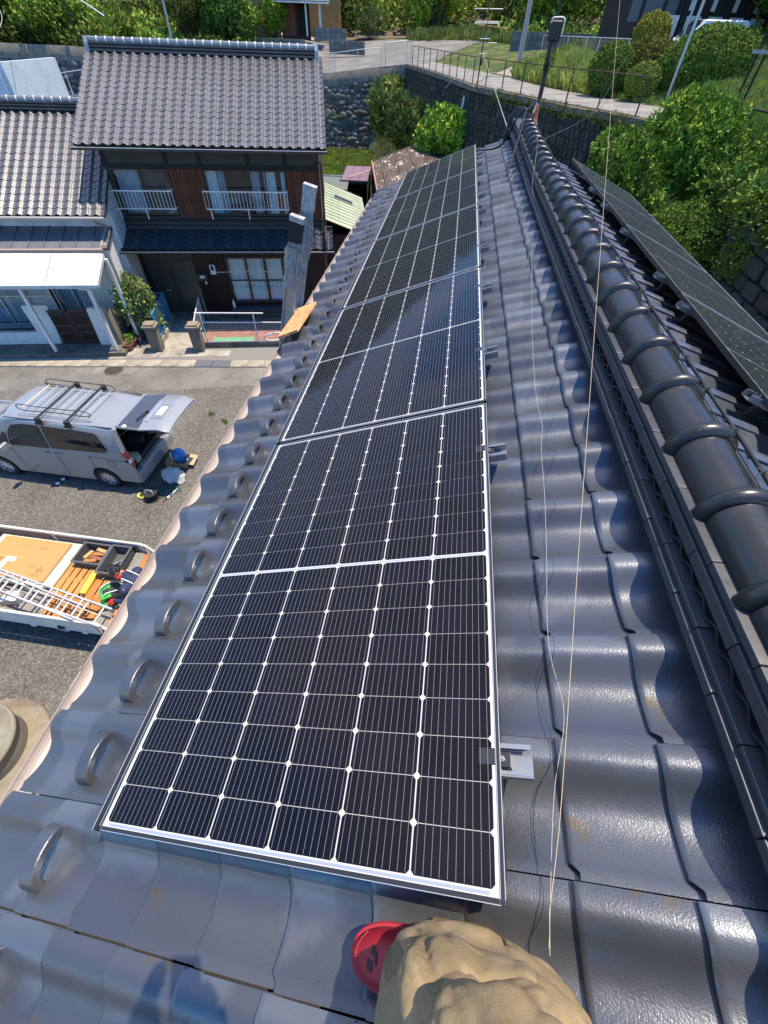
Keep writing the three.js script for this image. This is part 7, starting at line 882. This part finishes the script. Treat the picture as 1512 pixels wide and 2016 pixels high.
{ // worker leaning over the rear of the truck
  const w = thing('person', 'person in a navy shirt leaning over the truck bed, wearing red gloves', 'person');
  const hip = V(-4.72, 0.92, -3.34), ch = V(-5.08, 1.2, -3.36), nk = V(-5.26, 1.32, -3.42), sL = V(-5.14, 1.27, -3.17), sR = V(-5.12, 1.27, -3.55), eL = V(-5.2, 1.03, -3.06), hL = V(-5.46, 0.93, -3.09), eR = V(-5.22, 1.02, -3.68), hR = V(-5.48, 0.95, -3.62);
  mesh('shirt', blob([[hip, ch, 0.14, 0.165], [ch, nk, 0.15, 0.075], [sL, sR, 0.085, 0.085], [ch, sL, 0.13, 0.08], [ch, sR, 0.13, 0.08], [sL, eL, 0.068, 0.052], [eL, hL.clone().lerp(eL, 0.12), 0.052, 0.04], [sR, eR, 0.068, 0.052], [eR, hR.clone().lerp(eR, 0.12), 0.052, 0.04]], 0.014, 0.035), M.navy, w);
  const kL = V(-4.82, 0.5, -3.22), fL = V(-4.66, 0.08, -3.22), kR = V(-4.84, 0.5, -3.46), fR = V(-4.7, 0.08, -3.46); mesh('trousers', blob([[hip, V(-4.74, 0.86, -3.24), 0.14, 0.12], [hip, V(-4.74, 0.86, -3.44), 0.14, 0.12], [V(-4.74, 0.86, -3.24), kL, 0.115, 0.085], [kL, fL, 0.085, 0.07], [V(-4.74, 0.86, -3.44), kR, 0.115, 0.085], [kR, fR, 0.085, 0.07]], 0.016, 0.03), M.khaki, w);
  for (const f of [fL, fR]) mesh('shoe', blob([[f.clone().add(V(0.05, -0.03, 0)), f.clone().add(V(-0.16, -0.045, 0)), 0.045, 0.035]], 0.01, 0.01), M.black, w);
  head(w, V(-5.46, 1.33, -3.47), V(-0.75, -0.65, 0.05), V(-0.6, 0.8, 0), M.hair);
  mesh('glove', blob(hand(hL, V(-0.9, -0.25, 0.1), V(0, 1, 0.1), 0.0125, 1.1), 0.004, 0.008), M.redGlove, w); mesh('glove', blob(hand(hR, V(-0.9, -0.25, -0.1), V(0, 1, -0.1), 0.0125, 1.1), 0.004, 0.008), M.redGlove, w);
  mesh('towel', [place(new THREE.TorusGeometry(0.085, 0.03, 8, 20).toNonIndexed(), -5.34, 1.3, -3.43, 1.2, 0.7, 0)], M.redGlove, w);
  const off = V(0, 0.172, 0); mesh('suspender', [tube([[-5.22, 1.42, -3.3], [-5.08, 1.375, -3.28], [-4.9, 1.22, -3.28], [-4.72, 1.07, -3.3]], 0.011, 24, 5)], M.white, w); mesh('suspender', [tube([[-5.22, 1.42, -3.48], [-5.08, 1.375, -3.46], [-4.9, 1.22, -3.44], [-4.72, 1.07, -3.4]], 0.011, 24, 5)], M.white, w); mesh('cuff_stripe', [tube([[-5.1, 1.36, -3.14], [-5.15, 1.3, -3.09], [-5.22, 1.22, -3.1]], 0.01, 16, 5)], M.white, w);
  rebase(w, V(-4.75, 0, -3.34));
  const bag = thing('tool_bag', 'green and black tool bag with pale straps under the worker on the truck', 'tool bag', [-5.66, 0.67, -3.3], 0.5); mesh('bag', [lumpG(0.36, 0.42, 0.42, 3.3).translate(0, 0.16, 0)], mat([0.03, 0.04, 0.035], 0.8), bag); mesh('flap', [rbox(0.2, 0.06, 0.26, -0.06, 0.3, 0.08, 0.02, 0.2, 0, 0.3), rbox(0.26, 0.05, 0.12, -0.1, 0.14, 0.2, 0.02, 0.5, 0, 0.2)], mat([0.06, 0.42, 0.06], 0.6), bag); mesh('strap', [tube([[-0.2, 0.12, 0.1], [-0.14, 0.36, 0.02], [0.05, 0.4, -0.06], [0.18, 0.2, -0.14]], 0.013, 24, 5), tube([[-0.16, 0.1, 0.2], [-0.05, 0.36, 0.16], [0.14, 0.32, 0.1]], 0.012, 20, 5)], mat([0.6, 0.62, 0.6], 0.6), bag);
}
{ // the photographer: one khaki leg and red shoe in view, the rest beside and behind the camera
  const w = thing('person', 'person in baggy khaki work trousers and a red shoe at the bottom edge', 'person');
  const S = [[6.5, -0.08, 0.155, 0.13, 0.1], [6.57, -0.05, 0.17, 0.165, 0.13], [6.68, -0.03, 0.175, 0.188, 0.142], [6.8, -0.03, 0.19, 0.185, 0.148], [6.92, -0.03, 0.215, 0.155, 0.15], [7.02, -0.05, 0.215, 0.125, 0.13], [7.14, -0.02, 0.25, 0.128, 0.135], [7.28, 0.03, 0.31, 0.135, 0.145], [7.42, 0.07, 0.38, 0.14, 0.15]];
  const sec = (v) => { const f = v * (S.length - 1), i = Math.min(S.length - 2, Math.floor(f)), t = f - i, e = (k) => { const g = (j) => S[clamp(j, 0, S.length - 1)][k]; const p0 = g(i - 1), p1 = g(i), p2 = g(i + 1), p3 = g(i + 2); return 0.5 * (2 * p1 + (p2 - p0) * t + (2 * p0 - 5 * p1 + 4 * p2 - p3) * t * t + (3 * p1 - p0 - 3 * p2 + p3) * t ** 3); }; return [e(0), e(1), e(2), e(3), e(4)]; };
  const fold = fbm(311, 3, 4), fold2 = fbm(331, 5, 3), fold3 = fbm(351, 9, 2); const leg = (u, v, lift = 0) => { const [y, cx, cz, rx, rz] = sec(v); const a = u * 2 * PI; const fl = 0.034 * (fold(u * 1.0, v * 0.9 + u * 0.35) - 0.5) * 2 + 0.014 * Math.sin(v * 34 + Math.sin(a * 2) * 2.2 + a) * (0.4 + fold2(u, v)) * smooth(0.98, 0.3, v) - 0.014 * Math.pow(1 - Math.abs(2 * fold2(u * 1.2 + v * 0.4, v * 0.8) - 1), 9) - 0.006 * Math.pow(1 - Math.abs(2 * fold3(u * 1.5 - v * 0.5, v * 1.4 + u) - 1), 7); const k = 1 + (fl + lift) / rx; const q = Math.cos(a) < 0 ? lerp(0.62, 1, smooth(0.45, 0.8, v)) : 1, sg = (c) => Math.sign(c) * Math.pow(Math.abs(c), q); return V(cx + sg(Math.cos(a)) * rx * k, y + 0.012 * Math.sin(a * 3 + v * 9), cz + sg(Math.sin(a)) * rz * k); };
  const kh = mat([0.37, 0.285, 0.165], 0.92, { map: tex(1024, 1, (u, v) => { const a = N1(u, v), b = N4(u, v), st = smooth(0.6, 0.66, N2(u * 1.3, v * 0.8)), s2 = smooth(0.56, 0.64, fbm71(u, v)); const k = 0.9 + 0.22 * (a - 0.5) + 0.14 * (b - 0.5) - 0.4 * st * s2 - 0.12 * st; return [k, k * 0.985, k * 0.95]; }), bumpMap: T.fineBump, bumpScale: 0.0008, side: THREE.DoubleSide });
  mesh('trousers', grid(140, 160, (u, v) => leg(u, v), (u, v) => [u * 1.0, v * 1.0]), kh, w);
  // seams, pocket and flap follow the cloth
  const along = (pts, r, m, name) => mesh(name, [tube(Array.from({ length: 40 }, (_, i) => { const f = i / 39 * (pts.length - 1), a = Math.min(pts.length - 2, Math.floor(f)); return leg(lerp(pts[a][0], pts[a + 1][0], f - a), lerp(pts[a][1], pts[a + 1][1], f - a), 0.0015); }), r, 120, 5)], m, w); const sm = mat([0.3, 0.23, 0.14], 0.9); const patch = (u0, u1, v0, v1, lift, name) => mesh(name, grid(24, 20, (u, v) => leg(lerp(u0, u1, u), lerp(v0, v1, v) + 0.05 * u, lift * (1 - Math.pow(Math.abs(2 * u - 1), 6)) * (1 - Math.pow(Math.abs(2 * v - 1), 6))), (u, v) => [u * 0.2, v * 0.15]), kh, w); patch(0.6, 0.78, 0.24, 0.42, 0.006, 'pocket'); patch(0.59, 0.79, 0.4, 0.47, 0.01, 'pocket_flap'); patch(0.72, 0.76, 0.08, 0.12, 0.006, 'belt_loop');
  // red shoe, toe pointing down the slope
  const mS = ML.clone().multiply(new THREE.Matrix4().makeTranslation(0.118, -0.112, 0.222)); const shoe = new THREE.Group(); shoe.name = 'shoe'; shoe.applyMatrix4(mS); w.add(shoe); const red = mat([0.36, 0.012, 0.028], 0.5, { map: T.soft, bumpMap: T.fineBump, bumpScale: 0.0004 });
  const outl = (t) => 0.049 * Math.pow(Math.sin(PI * Math.pow(clamp(t, 0, 1), 0.62)), 0.45) * (1 - 0.14 * smooth(0.45, 0.1, t)); const SX = (u, v) => { const t = 1 - v; const z = lerp(-0.16, 0.118, 1 - t); const wv = outl(v < 0.02 ? 0.004 : 1 - v) ; const a = PI * u; const h = 0.045 + 0.05 * smooth(1, 0.25, v) - 0.012 * smooth(0.8, 1, v); const hw = 0.05 * Math.pow(Math.max(0, 1 - Math.pow(Math.max(0, (v - 0.62) / 0.38), 2.2)), 0.5) * (v < 0.12 ? Math.pow(v / 0.12, 0.4) : 1); return V(Math.cos(a) * hw, Math.pow(Math.sin(a), 0.7) * h * (0.4 + 0.6 * (hw / 0.05)), z); };
  mesh('upper', grid(32, 40, (u, v) => SX(u, v), (u, v) => [u * 0.15, v * 0.28]), red, shoe); red.side = THREE.DoubleSide;
  const sol = []; for (let i = 0; i <= 40; i++) { const v = i / 40; sol.push([SX(0, v).x + 0.005, SX(0, v).z]); } const so = [...sol, ...sol.slice().reverse().map(([x, z]) => [-x, z])]; mesh('sole', [extrude(so, 0.016, 0.003).rotateX(PI / 2).translate(0, 0.008, 0)], mat([0.32, 0.02, 0.035], 0.6), shoe);
  const th = []; for (let i = 0; i <= 30; i++) th.push(SX(0.16 + 0.68 * i / 30, 0.86 + 0.08 * Math.sin(PI * i / 30)).multiplyScalar(1.012)); mesh('toe_seam', [tube(th, 0.0014, 60, 5)], mat([0.36, 0.03, 0.05], 0.6), shoe); const mark = (u0, u1, v0, v1) => mesh('black_mark', grid(6, 6, (u, v) => SX(lerp(u0, u1, u) + 0.03 * v, lerp(v0, v1, v)).multiplyScalar(1.02), (u, v) => [u, v]), mat([0.02, 0.012, 0.014], 0.6, { side: THREE.DoubleSide }), shoe); mark(0.34, 0.46, 0.76, 0.81); mark(0.5, 0.6, 0.74, 0.78); mark(0.42, 0.55, 0.72, 0.745);
  const roofY = (x) => 6.75 + 0.379 * x - 0.15; // second leg, body, arms, head
  const hip = V(0.12, 7.46, 0.46), hipR = V(0.24, 7.42, 0.5), kn = V(0.3, 7.08, 0.44), an = V(0.32, roofY(0.32) + 0.09, 0.5); mesh('trousers', blob([[V(0.07, 7.4, 0.38), hip, 0.13, 0.15], [hip, hipR, 0.15, 0.14], [hipR, kn, 0.14, 0.125], [kn, an.clone().add(V(0, 0.1, 0)), 0.135, 0.13], [an.clone().add(V(0, 0.1, 0)), an, 0.12, 0.08]], 0.014, 0.03), kh, w);
  mesh('shoe', blob([[an.clone().add(V(0.06, -0.05, 0)), an.clone().add(V(-0.14, -0.095, -0.03)), 0.045, 0.04]], 0.008, 0.01), red, w);
  const ch = V(0.1, 7.9, 0.5), nk = V(0.08, 8.06, 0.44), sL = V(-0.09, 7.95, 0.44), sR = V(0.28, 7.95, 0.52), eL = V(-0.27, 7.68, 0.34), wL = V(-0.34, 7.8, 0.075), eR = V(0.26, 7.66, 0.34), wR = V(-0.15, 7.8, 0.085);
  mesh('shirt', blob([[hip, ch, 0.15, 0.165], [ch, nk, 0.14, 0.07], [sL, sR, 0.08, 0.08], [ch, sL, 0.13, 0.08], [ch, sR, 0.13, 0.08], [sL, eL, 0.066, 0.05], [eL, wL.clone().lerp(eL, 0.1), 0.05, 0.036], [sR, eR, 0.066, 0.05], [eR, wR.clone().lerp(eR, 0.1), 0.05, 0.036]], 0.013, 0.03), mat([0.12, 0.14, 0.17], 0.85, { map: T.rough }), w);
  head(w, V(0.04, 8.19, 0.39), V(-0.35, -0.62, -0.7), V(0, 0.8, -0.5), M.hair);
  mesh('hand', blob(hand(wL, V(0.15, 0.6, -0.35), V(-0.8, -0.2, 0.4), 0.0095, 0.72), 0.0035, 0.006), M.skin, w); mesh('hand', blob(hand(wR, V(-0.3, 0.6, -0.35), V(0.8, -0.2, 0.4), 0.0095, 0.72), 0.0035, 0.006), M.skin, w);
  rebase(w, V(0.1, 6.6, 0.35));
  const ph = thing('phone', 'black phone held up by the person at the bottom edge', 'phone'); const q = new THREE.Quaternion().setFromEuler(new THREE.Euler(-0.85667, 0.10543, 0.04159, 'YXZ')); mesh('body', [rbox(0.075, 0.15, 0.0078, 0.02, -0.05, 0.012, 0.0035)], mat([0.02, 0.022, 0.026], 0.3, { metalness: 0.4 }), ph); mesh('screen', [box(0.07, 0.145, 0.0006, 0.02, -0.05, 0.0164)], mat([0.01, 0.01, 0.012], 0.05), ph); ph.position.set(-0.2655, 7.8746, -0.013); ph.quaternion.copy(q);
}
structure('ground', place(box(400, 0.2, 400), 0, -0.1, -60), mat([0.2, 0.19, 0.18], 0.95));
renderer.render(scene, camera);
